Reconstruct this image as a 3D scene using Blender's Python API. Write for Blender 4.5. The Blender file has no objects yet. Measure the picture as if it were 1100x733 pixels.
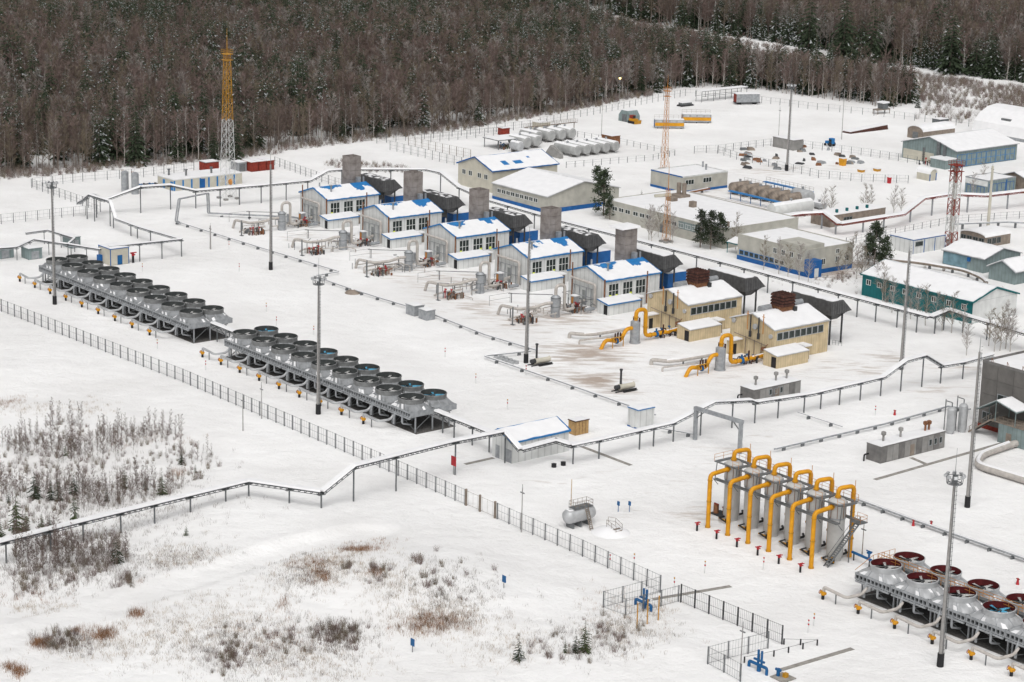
import bpy, math, random
from mathutils import Vector, Matrix, noise
random.seed(7)
S = bpy.context.scene
COL = S.collection
# ------------------------------------------------------------------ camera
F, H, TH, RO = 2400.0, 120.0, math.atan((366.5 + 260) / 2400.0), math.radians(1.5)
cam = bpy.data.cameras.new('camera'); co = bpy.data.objects.new('camera', cam); COL.objects.link(co)
cam.sensor_width = 36; cam.lens = F / 1100 * 36; cam.clip_start = 1; cam.clip_end = 6000
co.matrix_world = Matrix.Translation((0, 0, H)) @ Matrix.Rotation(math.pi / 2 - TH, 4, 'X') @ Matrix.Rotation(RO, 4, 'Z')
S.camera = co
# ------------------------------------------------------------------ sky, sun, exposure (overcast winter day)
SUN_EL, SUN_AZ = 55, 182          # azimuth measured clockwise from +Y
w = bpy.data.worlds.new('World'); S.world = w; w.use_nodes = True
nt = w.node_tree; bg = nt.nodes['Background']
sky = nt.nodes.new('ShaderNodeTexSky'); sky.sky_type = 'NISHITA'; sky.sun_disc = False
sky.sun_elevation = math.radians(SUN_EL); sky.sun_rotation = math.radians(SUN_AZ)
sky.air_density = 1.0; sky.dust_density = 6.0; sky.ozone_density = 1.0
hs = nt.nodes.new('ShaderNodeHueSaturation'); hs.inputs['Saturation'].default_value = 0.1
nt.links.new(sky.outputs[0], hs.inputs['Color']); nt.links.new(hs.outputs[0], bg.inputs['Color'])
bg.inputs['Strength'].default_value = 0.12
sl = bpy.data.lights.new('sun', 'SUN'); sl.energy = 0.5; sl.angle = math.radians(70); sl.color = (1, .95, .89)
so = bpy.data.objects.new('sun', sl); COL.objects.link(so)
az, el = math.radians(SUN_AZ), math.radians(SUN_EL)
sd = Vector((math.sin(az) * math.cos(el), math.cos(az) * math.cos(el), math.sin(el)))
so.rotation_euler = sd.to_track_quat('Z', 'Y').to_euler(); so.location = (0, 300, 300)
S.view_settings.view_transform = 'Standard'; S.view_settings.look = 'None'
S.view_settings.gamma = 1; S.view_settings.use_curve_mapping = False
S.view_settings.exposure = 0.14
# ------------------------------------------------------------------ survey: yard axes u (along the rows) and v (across)
UA = math.radians(-50.7); CU, SU = math.cos(UA), math.sin(UA)
OX, OY = 0.165, 434.782
def W(u, v, z=0): return Vector((OX + u * CU - v * SU, OY + u * SU + v * CU, z))
def toyard(x, y):
    x -= OX; y -= OY
    return x * CU + y * SU, -x * SU + y * CU
_c, _s, _ct, _st = math.cos(RO), math.sin(RO), math.cos(TH), math.sin(TH)
def G(px, py, z=0):                                   # ground point seen at a place of the picture
    x = (px - 550) / F; y = -(py - 366.5) / F
    a = x * _c - y * _s; b = x * _s + y * _c
    d = (a, _ct + b * _st, -_st + b * _ct); t = (z - H) / d[2]
    return d[0] * t, d[1] * t
# ------------------------------------------------------------------ materials
MATS = {}
def M(name, col, rough=.6, metal=0, var=.12, scale=1.5, bump=0, bscale=8, emit=0, dark=None, stripe=0, sdir='X'):
    m = bpy.data.materials.new(name); m.use_nodes = True; n = m.node_tree.nodes; L = m.node_tree.links
    p = n['Principled BSDF']; p.inputs['Roughness'].default_value = rough; p.inputs['Metallic'].default_value = metal
    p.inputs['Specular IOR Level'].default_value = .3
    tc = n.new('ShaderNodeTexCoord'); nz = n.new('ShaderNodeTexNoise'); nz.inputs['Scale'].default_value = scale
    nz.inputs['Detail'].default_value = 6; L.new(tc.outputs['Object'], nz.inputs['Vector'])
    rp = n.new('ShaderNodeValToRGB'); rp.color_ramp.elements[0].position = .3; rp.color_ramp.elements[1].position = .7
    d = dark or tuple(c * (1 - 1.6 * var) for c in col); l = tuple(min(.95, c * (1 + var)) for c in col)
    rp.color_ramp.elements[0].color = (*d, 1); rp.color_ramp.elements[1].color = (*l, 1)
    L.new(nz.outputs['Fac'], rp.inputs['Fac']); out = rp.outputs['Color']
    if stripe:                                        # cladding joints
        wv = n.new('ShaderNodeTexWave'); wv.wave_type = 'BANDS'; wv.bands_direction = 'DIAGONAL' if sdir == 'D' else sdir
        wv.inputs['Scale'].default_value = stripe; mp = n.new('ShaderNodeMapping'); mp.inputs['Scale'].default_value = (1, 1, 0); L.new(tc.outputs['Object'], mp.inputs['Vector']); L.new(mp.outputs[0], wv.inputs['Vector'])
        r2 = n.new('ShaderNodeValToRGB'); r2.color_ramp.elements[0].position = 0; r2.color_ramp.elements[1].position = .12
        r2.color_ramp.elements[0].color = (.78, .78, .78, 1); r2.color_ramp.elements[1].color = (1, 1, 1, 1)
        mx = n.new('ShaderNodeMix'); mx.data_type = 'RGBA'; mx.blend_type = 'MULTIPLY'; mx.inputs['Factor'].default_value = 1
        L.new(wv.outputs['Fac'], r2.inputs['Fac']); L.new(out, mx.inputs['A']); L.new(r2.outputs['Color'], mx.inputs['B']); out = mx.outputs['Result']
    L.new(out, p.inputs['Base Color'])
    if bump:
        n2 = n.new('ShaderNodeTexNoise'); n2.inputs['Scale'].default_value = bscale; n2.inputs['Detail'].default_value = 4
        bp = n.new('ShaderNodeBump'); bp.inputs['Strength'].default_value = bump; bp.inputs['Distance'].default_value = .1
        L.new(tc.outputs['Object'], n2.inputs['Vector']); L.new(n2.outputs['Fac'], bp.inputs['Height']); L.new(bp.outputs[0], p.inputs['Normal'])
    if emit:
        p.inputs['Emission Color'].default_value = (*col, 1); p.inputs['Emission Strength'].default_value = emit
    MATS[name] = m; return m
M('snow', (.79, .79, .80), .75, var=.03, scale=.5, bump=.35, bscale=1.2)
M('galv', (.33, .345, .36), .5, .25, .16, 1.2)
M('galv_d', (.16, .17, .175), .55, .2, .2, 1.5)
M('galv_m', (.19, .195, .195), .6, .1, .2, 1.0)
M('vessel', (.47, .465, .45), .6, 0, .12, .6)
M('tankg', (.38, .385, .38), .6, .05, .15, .5)
M('galv_h', (.29, .30, .31), .5, .25, .18, 1.0)
M('galv_l', (.46, .47, .48), .45, .25, .12, .8)
M('steel_d', (.045, .047, .05), .6, 0, .2)
M('bundle', (.035, .036, .038), .7, 0, .25, 4)
M('pole', (.30, .29, .28), .7, 0, .12, 2)
M('concrete', (.27, .265, .255), .85, 0, .15, .6, .2)
M('concrete_d', (.17, .165, .16), .85, 0, .18, .8, .2)
M('stackc', (.265, .24, .225), .85, 0, .16, .7, .2, dark=(.19, .165, .15))
M('white_p', (.62, .63, .62), .6, 0, .1, .35, stripe=.42, sdir='D')
M('white', (.62, .63, .62), .6, 0, .08, .6)
M('pipe_w', (.46, .43, .40), .6, 0, .14, 1.2)
M('cream', (.50, .475, .40), .75, 0, .08, .5)
M('brickw', (.42, .41, .365), .8, 0, .1, .5)
M('greyw', (.30, .315, .31), .7, 0, .1, .6, stripe=.5, sdir='D')
M('tealg', (.21, .265, .265), .7, 0, .12, .6, stripe=.6, sdir='D')
M('darkw', (.145, .138, .13), .85, 0, .14, .5, .15)
M('brownw', (.24, .2, .165), .85, 0, .2, .8)
M('beige', (.56, .455, .29), .7, 0, .12, .5, stripe=.9, sdir='D')
M('teal', (.004, .125, .135), .55, 0, .12, .5, stripe=.6, sdir='D')
M('blue', (.010, .10, .31), .5, 0, .12, .8)
M('blue_r', (.018, .175, .44), .45, 0, .14, .8)
M('blue_v', (.01, .10, .26), .5, 0, .1)
M('fan_blue', (.08, .33, .5), .5, 0, .1)
M('pale_blue', (.17, .28, .33), .7, 0, .2, .6)
M('blade', (.42, .42, .41), .5, 0, .12)
M('lining', (.062, .068, .068), .7, 0, .2)
M('lining_r', (.10, .012, .014), .65, 0, .2)
M('hoodg', (.095, .095, .097), .75, 0, .18, 1.2)
M('yellow', (.63, .29, .012), .45, 0, .1, 1.0)
M('yellow_d', (.48, .24, .02), .55, 0, .15)
M('orange', (.50, .22, .055), .6, 0, .15)
M('red', (.42, .022, .03), .5, 0, .15)
M('redrust', (.24, .035, .022), .7, 0, .25)
M('rust', (.075, .03, .022), .85, 0, .35, 2, dark=(.025, .012, .01))
M('ochre', (.27, .225, .185), .7, 0, .3, .7)
M('rust_l', (.22, .10, .05), .85, 0, .3, 2)
M('wood', (.42, .27, .12), .8, 0, .15, 2)
M('black', (.018, .018, .02), .6, 0, .2)
M('glass', (.035, .045, .042), .12, 0, .3, .7)
M('glass_l', (.55, .62, .08), .4, 0, .2, emit=.35)
M('lamp', (1, .8, .25), .4, 0, .02, emit=4)
M('bark', (.20, .165, .14), .9, 0, .25, 3)
M('birchbark', (.44, .41, .38), .9, 0, .3, 4)
M('twig', (.155, .118, .10), .95, 0, .2, .6)
M('twig_p', (.20, .145, .13), .95, 0, .2, .6)
M('twig_f', (.31, .28, .26), .95, 0, .2, .6)
M('twig_y', (.20, .165, .12), .95, 0, .2, .6)
M('twig_s', (.155, .105, .095), .95, 0, .2, .6)
M('needle', (.036, .052, .028), .9, 0, .3, .8)
M('needle_p', (.045, .062, .034), .9, 0, .3, .8)
M('needle_l', (.06, .085, .03), .9, 0, .3, .8)
M('frost', (.42, .44, .44), .9, 0, .2, .8)
M('grass_r', (.27, .14, .07), .95, 0, .3, .8)
M('grass_y', (.36, .28, .20), .95, 0, .3, .8)
M('grass_g', (.20, .165, .145), .95, 0, .3, .8)
M('gravel', (.12, .115, .11), .95, 0, .3, 3, .6, 12)
M('slab', (.30, .285, .26), .9, 0, .2, 1.2, .3)
M('green', (.10, .15, .05), .7, 0, .2)
# ------------------------------------------------------------------ mesh collector
def fillet(pts, r, n=4):
    if r <= 0 or len(pts) < 3: return [Vector(p) for p in pts]
    o = [Vector(pts[0])]
    for i in range(1, len(pts) - 1):
        a, b, c = Vector(pts[i - 1]), Vector(pts[i]), Vector(pts[i + 1])
        d1, d2 = (a - b), (c - b); k = min(r, d1.length * .49, d2.length * .49)
        p, q = b + d1.normalized() * k, b + d2.normalized() * k
        for j in range(n + 1):
            t = j / n; o.append(p * (1 - t) ** 2 + b * 2 * t * (1 - t) + q * t * t)
    o.append(Vector(pts[-1])); return o
class B:
    def __init__(s): s.v = []; s.f = []; s.mi = []; s.k = 0
    def _f(s, *ix): s.f.append(ix); s.mi.append(s.k)
    def poly(s, pts):
        b = len(s.v); s.v += [tuple(p) for p in pts]; s._f(*range(b, b + len(pts)))
    def box(s, x0, x1, y0, y1, z0, z1):
        b = len(s.v); s.v += [(x, y, z) for z in (z0, z1) for y in (y0, y1) for x in (x0, x1)]
        for f in ((0, 2, 3, 1), (4, 5, 7, 6), (0, 1, 5, 4), (2, 6, 7, 3), (0, 4, 6, 2), (1, 3, 7, 5)): s._f(*[b + i for i in f])
        return s
    def hexa(s, lo, hi):                              # two quads, bottom and top (counter-clockwise from above)
        b = len(s.v); s.v += [tuple(p) for p in lo] + [tuple(p) for p in hi]
        for f in ((3, 2, 1, 0), (4, 5, 6, 7), (0, 1, 5, 4), (1, 2, 6, 5), (2, 3, 7, 6), (3, 0, 4, 7)): s._f(*[b + i for i in f])
        return s
    def bar(s, p, q, w, h=None, up=(0, 0, 1)):
        p, q = Vector(p), Vector(q); d = q - p
        if d.length < 1e-6: return s
        d.normalize(); u = Vector(up)
        if abs(d.dot(u)) > .98: u = Vector((1, 0, 0))
        r = d.cross(u).normalized(); u = r.cross(d); h = h or w; r *= w / 2; u *= h / 2
        s.hexa([p - r - u, p + r - u, q + r - u, q - r - u], [p - r + u, p + r + u, q + r + u, q - r + u]); return s
    def cyl(s, p, q, r0, r1=None, n=8, cap=True):
        p, q = Vector(p), Vector(q); r1 = r0 if r1 is None else r1; d = (q - p).normalized()
        a = d.orthogonal().normalized(); c = d.cross(a); b = len(s.v)
        for P, r in ((p, r0), (q, r1)):
            for i in range(n):
                t = 2 * math.pi * i / n; s.v.append(tuple(P + (a * math.cos(t) + c * math.sin(t)) * r))
        for i in range(n): s._f(b + i, b + (i + 1) % n, b + n + (i + 1) % n, b + n + i)
        if cap: s._f(*[b + i for i in reversed(range(n))]); s._f(*[b + n + i for i in range(n)])
        return s
    def tube(s, pts, r, n=8, fil=0):
        P = fillet(pts, fil); b = len(s.v); a = None
        for i, p in enumerate(P):
            d = (P[min(i + 1, len(P) - 1)] - P[max(i - 1, 0)]).normalized()
            if a is None: a = d.orthogonal().normalized()
            a = (a - d * a.dot(d)).normalized(); c = d.cross(a)
            for j in range(n):
                t = 2 * math.pi * j / n; s.v.append(tuple(p + (a * math.cos(t) + c * math.sin(t)) * r))
        for i in range(len(P) - 1):
            for j in range(n):
                k = (j + 1) % n; s._f(b + i * n + j, b + i * n + k, b + (i + 1) * n + k, b + (i + 1) * n + j)
        e = b + (len(P) - 1) * n
        s._f(*[b + j for j in reversed(range(n))]); s._f(*[e + j for j in range(n)]); return s
    def lathe(s, prof, n=12, c=(0, 0, 0), axis='z'):
        b = len(s.v)
        for r, h in prof:
            for i in range(n):
                t = 2 * math.pi * i / n; x, y = r * math.cos(t), r * math.sin(t)
                p = (x, y, h) if axis == 'z' else ((h, x, y) if axis == 'x' else (x, h, y))
                s.v.append((p[0] + c[0], p[1] + c[1], p[2] + c[2]))
        for k in range(len(prof) - 1):
            for i in range(n):
                j = (i + 1) % n; q = (b + k * n + i, b + k * n + j, b + (k + 1) * n + j, b + (k + 1) * n + i)
                s._f(*(q if axis != 'y' else q[::-1]))
        return s
    def ext(s, poly, d):                              # extrude a planar polygon by a vector
        b = len(s.v); n = len(poly); d = Vector(d)
        s.v += [tuple(p) for p in poly] + [tuple(Vector(p) + d) for p in poly]
        s._f(*range(b, b + n)); s._f(*[b + n + i for i in reversed(range(n))])
        for i in range(n):
            j = (i + 1) % n; s._f(b + j, b + i, b + n + i, b + n + j)
        return s
    def mesh(s, name, mats, smooth=False):
        me = bpy.data.meshes.new(name); me.from_pydata(s.v, [], s.f); me.update()
        for m in (mats if isinstance(mats, (list, tuple)) else [mats]): me.materials.append(MATS[m])
        if any(s.mi): me.polygons.foreach_set('material_index', s.mi)
        if smooth:
            me.shade_smooth()
            try: me.set_sharp_from_angle(angle=math.radians(40))
            except Exception: pass
        return me
    def o(s, name, mats, parent=None, smooth=False):
        return mk(name, s.mesh(name, mats, smooth), parent)
def mk(name, me, parent=None, loc=None, rz=0):
    o = bpy.data.objects.new(name, me); COL.objects.link(o); o.parent = parent
    if loc is not None: o.location = loc
    if rz: o.rotation_euler.z = rz
    return o
def tag(o, label=None, cat=None, group=None, kind=None):
    if label: o['label'] = label
    if cat: o['category'] = cat
    if group: o['group'] = group
    if kind: o['kind'] = kind
    return o
def E(name, label, cat, u, v, z=0, rz=0, group=None):
    o = bpy.data.objects.new(name, None); COL.objects.link(o); o.empty_display_size = .5
    o.location = W(u, v, z); o.rotation_euler.z = UA + rz
    return tag(o, label, cat, group)
def dup(root, u, v, z=None, rz=None, label=None, group=None):
    def cp(o, par):
        c = o.copy(); COL.objects.link(c); c.parent = par
        for ch in KIDS.get(o.name, []): cp(ch, c)
        return c
    if root.name not in KIDS:
        def reg(o):
            KIDS[o.name] = list(o.children)
            for c in o.children: reg(c)
        reg(root)
    r = cp(root, None); r.location = W(u, v, root.location.z if z is None else z)
    if rz is not None: r.rotation_euler.z = UA + rz
    if label: r['label'] = label
    if group: r['group'] = group
    return r
KIDS = {}
def top(o, u, v, label, cat, group=None, z=0, rz=0):   # a thing that is one mesh
    o.location = W(u, v, z); o.rotation_euler.z = UA + rz; return tag(o, label, cat, group)
# ------------------------------------------------------------------ ground
def sm(a, b, x):
    t = min(1, max(0, (x - a) / (b - a))); return t * t * (3 - 2 * t)
BUMPS = [(G(480, 645), 14, 1.3), (G(430, 610), 16, 1.1), (G(340, 640), 20, 1.0), (G(120, 505), 25, -.5), (G(385, 700), 12, -1.0),
         (G(250, 545), 12, .6), (G(60, 640), 16, -.6), (G(600, 690), 14, .5), (G(700, 690), 10, .6), (G(200, 700), 20, .5)]
ROAD = [G(*q) for q in ((-60, 712), (0, 690), (80, 664), (160, 638), (250, 612), (330, 590), (400, 575))]
def rdist(x, y):
    best = 99
    for a, b in zip(ROAD, ROAD[1:]):
        d = (b[0] - a[0], b[1] - a[1]); k = max(0, min(1, ((x - a[0]) * d[0] + (y - a[1]) * d[1]) / (d[0] ** 2 + d[1] ** 2))); best = min(best, math.hypot(x - a[0] - d[0] * k, y - a[1] - d[1] * k))
    return best
def gh(x, y):
    u, v = toyard(x, y)
    k = 1 - sm(-74, -62, v)
    z = 0
    if k > 0:
        n = noise.noise((x * .045, y * .045, 3)) * .7 + noise.noise((x * .16, y * .16, 7)) * .22
        for (cx, cy), r, a in BUMPS:
            d = ((x - cx) ** 2 + (y - cy) ** 2) / (r * r)
            if d < 6: n += a * math.exp(-d)
        if x < 0 and y < 400:                          # the snowed-in track: flat bed, wheel ruts, low banks
            d = rdist(x, y); q = 1 - sm(2.6, 5, d); n = n * (1 - .85 * q) + q * -.12 + .3 * math.exp(-((d - 4.2) / .9) ** 2) - .14 * math.exp(-((d - 1.2) / .5) ** 2)
        z += k * n
    far = sm(520, 720, y) * (1 - sm(-262, -250, u) if v < 300 else 0)
    z += .8 * sm(-250, -262, u) * noise.noise((x * .03, y * .03, 1)) if u < -250 else 0
    return z
def lines(segs):
    o = []
    for a, b, st in segs:
        n = max(1, int((b - a) / st)); o += [a + (b - a) * i / n for i in range(n)]
    return o + [segs[-1][1]]
xs = lines([(-1500, -260, 60), (-260, -130, 5), (-130, 130, 1.3), (130, 300, 5), (300, 1500, 60)])
ys = lines([(60, 270, 10), (270, 480, 1.3), (480, 800, 3), (800, 1400, 30), (1400, 3400, 100)])
DIRT = [(px, py, r, a) for px, py, r, a in (
    (600, 340, 16, .55), (560, 345, 14, .5), (520, 330, 14, .5), (470, 300, 14, .5), (420, 285, 13, .5), (380, 265, 12, .4), (330, 255, 12, .4),
    (630, 380, 13, .7), (600, 400, 10, .45), (640, 408, 8, .75), (700, 390, 14, .35), (790, 400, 14, .35), (920, 395, 12, .45), (960, 385, 10, .45), (880, 400, 12, .35),
    (1010, 420, 10, .4), (760, 360, 10, .3), (1040, 395, 9, .5), (900, 345, 9, .45), (840, 180, 10, .45), (820, 185, 12, .5), (900, 180, 10, .4), (720, 225, 12, .35),
    (990, 215, 12, .35), (1000, 235, 10, .35), (890, 292, 9, .8), (905, 285, 8, .8), (950, 300, 10, .5), (770, 205, 10, .45), (755, 485, 7, .3), (745, 555, 6, .5),
    (660, 420, 6, .6), (575, 385, 5, .5), (480, 320, 9, .45), (440, 300, 9, .45))]
DIRT = [(*G(px, py), r * 1.1, a * 1.25) for px, py, r, a in DIRT]
for pl in ([(640, 600), (690, 540), (760, 500), (840, 462)], [(632, 604), (680, 540), (752, 498), (832, 458)], [(470, 470), (520, 510), (600, 520), (700, 495)], [(520, 345), (580, 372), (640, 395), (760, 440)], [(525, 340), (590, 368), (655, 392), (772, 434)], [(900, 405), (960, 395), (1040, 390)], [(620, 180), (700, 190), (780, 185), (860, 195), (960, 215), (1050, 225)], [(655, 155), (760, 165), (900, 168)], [(700, 150), (720, 135), (800, 125)]):
    P = [G(*q) for q in pl]
    for a_, b_ in zip(P, P[1:]):
        n_ = int(math.hypot(b_[0] - a_[0], b_[1] - a_[1]) / 2.2) + 1
        DIRT += [(a_[0] + (b_[0] - a_[0]) * i / n_ + random.uniform(-.3, .3), a_[1] + (b_[1] - a_[1]) * i / n_, 1.5, .42) for i in range(n_)]
DB = {}
for d_ in DIRT:
    k_ = d_[2] * 2.3
    for i in range(int((d_[0] - k_) // 40), int((d_[0] + k_) // 40) + 1):
        for j in range(int((d_[1] - k_) // 40), int((d_[1] + k_) // 40) + 1): DB.setdefault((i, j), []).append(d_)
def ground():
    vs, at = [], []
    for y in ys:
        for x in xs:
            vs.append((x, y, gh(x, y))); d = 0
            if 300 < y < 780 and -180 < x < 180:
                for cx, cy, r, a in DB.get((int(x // 40), int(y // 40)), ()):
                    q = ((x - cx) ** 2 + (y - cy) ** 2) / (r * r)
                    if q < 5: d = max(d, a * math.exp(-q))
            at.append(d)
    nx = len(xs)
    fs = [(j * nx + i, j * nx + i + 1, (j + 1) * nx + i + 1, (j + 1) * nx + i) for j in range(len(ys) - 1) for i in range(nx - 1)]
    me = bpy.data.meshes.new('snow_ground'); me.from_pydata(vs, [], fs); me.update(); me.shade_smooth()
    a = me.attributes.new('dirt', 'FLOAT', 'POINT'); a.data.foreach_set('value', at)
    m = bpy.data.materials.new('snow_field'); m.use_nodes = True; n = m.node_tree.nodes; L = m.node_tree.links; p = n['Principled BSDF']
    p.inputs['Roughness'].default_value = .8; p.inputs['Specular IOR Level'].default_value = .2
    tc = n.new('ShaderNodeTexCoord'); att = n.new('ShaderNodeAttribute'); att.attribute_name = 'dirt'
    def nz(sc, det, rough=.55):
        k = n.new('ShaderNodeTexNoise'); k.inputs['Scale'].default_value = sc; k.inputs['Detail'].default_value = det; k.inputs['Roughness'].default_value = rough
        L.new(tc.outputs['Object'], k.inputs['Vector']); return k.outputs['Fac']
    def mth(op, a, b):
        k = n.new('ShaderNodeMath'); k.operation = op; k.use_clamp = op != 'SUBTRACT'
        for i, q in enumerate((a, b)):
            if isinstance(q, (int, float)): k.inputs[i].default_value = q
            else: L.new(q, k.inputs[i])
        return k.outputs[0]
    rp = n.new('ShaderNodeValToRGB'); e = rp.color_ramp.elements
    e[0].position = .32; e[0].color = (.75, .742, .735, 1); e[1].position = .68; e[1].color = (.87, .868, .865, 1)
    L.new(nz(.035, 8, .6), rp.inputs['Fac'])
    # drifted snow over dirty, driven ground: noise breaks the dirt into streaks
    mp = n.new('ShaderNodeMapping'); mp.inputs['Rotation'].default_value[2] = -UA; mp.inputs['Scale'].default_value = (.12, .5, 1)
    L.new(tc.outputs['Object'], mp.inputs['Vector']); k = n.new('ShaderNodeTexNoise'); k.inputs['Scale'].default_value = 1.1; k.inputs['Detail'].default_value = 7; k.inputs['Roughness'].default_value = .65
    L.new(mp.outputs[0], k.inputs['Vector'])
    t = mth('SUBTRACT', k.outputs['Fac'], mth('SUBTRACT', .66, mth('MULTIPLY', att.outputs['Fac'], .36)))
    r2 = n.new('ShaderNodeValToRGB'); r2.color_ramp.elements[0].position = 0; r2.color_ramp.elements[0].color = (0, 0, 0, 1)
    r2.color_ramp.elements[1].position = .16; r2.color_ramp.elements[1].color = (1, 1, 1, 1); L.new(t, r2.inputs['Fac'])
    fac = mth('MULTIPLY', r2.outputs['Color'], mth('ADD', mth('MULTIPLY', att.outputs['Fac'], 1.0), .1))
    mx = n.new('ShaderNodeMix'); mx.data_type = 'RGBA'; L.new(fac, mx.inputs['Factor']); L.new(rp.outputs['Color'], mx.inputs['A']); mx.inputs['B'].default_value = (.42, .35, .30, 1)
    L.new(mx.outputs['Result'], p.inputs['Base Color'])
    hsum = mth('ADD', nz(.25, 6), mth('MULTIPLY', nz(1.6, 4), .25))
    bp = n.new('ShaderNodeBump'); bp.inputs['Strength'].default_value = .8; bp.inputs['Distance'].default_value = .7
    L.new(hsum, bp.inputs['Height']); L.new(bp.outputs[0], p.inputs['Normal'])
    me.materials.append(m)
    tag(mk('snow_ground', me), kind='structure')
ground()
def strip(name, pts, wdt, z=.03, mat='slab'):          # flat strips of concrete or gravel lying on the ground
    b = B()
    for (u0, v0), (u1, v1) in zip(pts, pts[1:]): b.bar(W(u0, v0, z - .05), W(u1, v1, z - .05), wdt, .1)
    return tag(b.o(name, mat), kind='structure')
for q in ([(46.3, -21.2), (59.6, -21.2)], [(42.6, -45), (42.5, -38.5)], [(89.9, 8.6), (88.6, 45)], [(139.8, -65.6), (140.3, -51.7)], [(109.9, -62), (112.7, -48.6)], [(84.9, 23.7), (89, 23)]):
    strip('path', q, .9)
for u0, u1, vc in ((-122, -54.5, -36.9), (-42, 23.5, -36.9), (126.5, 170, -31.7)):
    strip('gravel_bed', [(u0, vc), (u1, vc)], 9.2, .012, 'gravel')
# ------------------------------------------------------------------ air coolers
def make_cooler(name, label, group, pitch, red, blades, rail):
    hm, rm = ('galv_l', 'galv_l') if red else ('galv_h', 'galv_m')
    t = E(name, label, 'air cooler', 0, 0, group=group)
    hx, hy, z0, z1, z2, z3 = pitch / 2 - .04, 5.35, 3.1, 4.15, 5.05, 5.95
    b = B()                                            # finned tube bundle between side beams
    b.box(-hx + .1, hx - .1, -hy + .35, hy - .35, z0 + .1, z1 - .12)
    b.o('tube_bundle', 'bundle', t)
    for sy in (-1, 1):
        b = B(); y0, y1 = (sy * hy, sy * (hy - .4)) if sy < 0 else (sy * (hy - .4), sy * hy)
        b.box(-hx, hx, y0, y1, z1 - .3, z1 - .02); b.box(-hx, hx, y0, y1, z0, z0 + .18)
        n = 9
        for i in range(n + 1):
            x = -hx + .09 + (2 * hx - .18) * i / n; b.box(x - .09, x + .09, y0 + .02, y1 - .02, z0 + .18, z1 - .3)
        b.o('header_frame', 'galv', t)
        b = B(); b.box(-hx + .05, hx - .05, sy * (hy - .38), sy * (hy - .34), z0 + .1, z1 - .2)
        for i in range(9):
            x = -hx + .09 + (2 * hx - .18) * (i + .5) / 9
            for z in (z0 + .32, z0 + .56): b.box(x - .13, x + .13, sy * (hy - .33) - .1, sy * (hy - .33) + .1, z - .07, z + .07)
        b.o('header_box', 'steel_d', t)
    for sx in (-1, 1):
        b = B(); b.box(*sorted((sx * hx, sx * (hx - .1))), -hy + .4, hy - .4, z0, z1 - .02); b.o('side_beam', 'galv', t)
    lm = None
    for x in (-hx + .35, hx - .35):
        for y in (-3.9, 0, 3.9):
            if lm is None: lm = B().box(-.11, .11, -.11, .11, 0, z0).mesh('leg', 'galv')
            mk('leg', lm, t, (x, y, 0))
    b = B()
    for y in (-3.9, 3.9): b.bar((-hx + .35, y, .2), (hx - .35, y, z0 - .2), .1); b.bar((-hx + .35, y + .12, z0 - .2), (hx - .35, y + .12, .2), .1)
    for x in (-hx + .35, hx - .35): b.bar((x, -3.9, .5), (x, -.2, z0 - .1), .1); b.bar((x, 3.9, .5), (x, .2, z0 - .1), .1)
    b.box(-hx + .2, hx - .2, -4.3, -4.1, z0 - .25, z0 - .02); b.box(-hx + .2, hx - .2, 4.1, 4.3, z0 - .25, z0 - .02)
    b.o('bracing', 'galv_d', t)
    R = 2.3 if red else 2.42
    for sy in (-1, 1):
        cy = sy * 2.56
        n = 32; b = B(); lo, mid, hi = [], [], []
        for i in range(n):
            a = 2 * math.pi * (i + .5) / n; c, q = math.cos(a), math.sin(a); k = max(abs(c), abs(q))
            X, Y = c / k * (hx - .02), cy + q / k * 2.55
            if sy * q < 0: Y = cy + q / k * 2.54
            lo.append((X, Y, z1)); hi.append((c * R, cy + q * R, z2))
            m = .45 + .1 * (i % 2); mid.append((X * (1 - m) + c * R * m, Y * (1 - m) + (cy + q * R) * m, z1 * (1 - m) + z2 * m + .1 - .1 * (i % 4 == 0)))
        base = len(b.v); b.v += lo + mid + hi
        for k in range(2):
            for i in range(n): j = (i + 1) % n; b.k = 2 if random.random() < (.2 if k == 0 else .07) else 0; b._f(base + k * n + i, base + k * n + j, base + (k + 1) * n + j, base + (k + 1) * n + i)
        b.k = 1
        for i in range(0, n, 4): b.bar(lo[(i + 2) % n][:2] + (z1 + .06,), hi[(i + 2) % n][:2] + (z2 + .06,), .1)
        d = b.o('diffuser', [hm, 'galv', 'snow'], t)
        b = B(); b.lathe([(R, z2 - .02), (R + .03, z2), (R + .03, z3 - .25), (R + .1, z3 - .25), (R + .1, z3 - .05), (R + .02, z3), (R - .03, z3)], 32, (0, cy, 0))
        r = b.o('fan_ring', rm, t, True)
        b = B(); b.lathe([(R - .03, z3 - .01), (R - .03, z2 - .1)], 32, (0, cy, 0)); b.o('lining', 'lining_r' if red else 'lining', r, True)
        b = B(); b.cyl((0, cy, z1 - .1), (0, cy, z2 + .45), .2, n=10); b.cyl((0, cy, z2 + .2), (0, cy, z2 + .42), .42, n=12)
        b.bar((-R + .1, cy - .3, z2 - .15), (R - .1, cy - .3, z2 - .15), .12); b.bar((-R + .1, cy + .3, z2 - .15), (R - .1, cy + .3, z2 - .15), .12)
        f = b.o('fan', 'steel_d', t)
        bm_ = B()
        bm_.hexa([(.3, -.14, -.1), (2.25, -.2, -.03), (2.25, .2, -.07), (.3, .2, .12)], [(.3, -.14, -.06), (2.25, -.2, .01), (2.25, .2, -.03), (.3, .2, .16)])
        me = bm_.mesh('blade', blades[0 if sy < 0 else 1]); a0 = random.random() * 6
        for k in range(5):
            o = mk('blade', me, f, (0, cy, z2 + .3)); o.rotation_euler.z = a0 + k * 2 * math.pi / 5
    b = B()                                            # discharge nozzle and manifold
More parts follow.
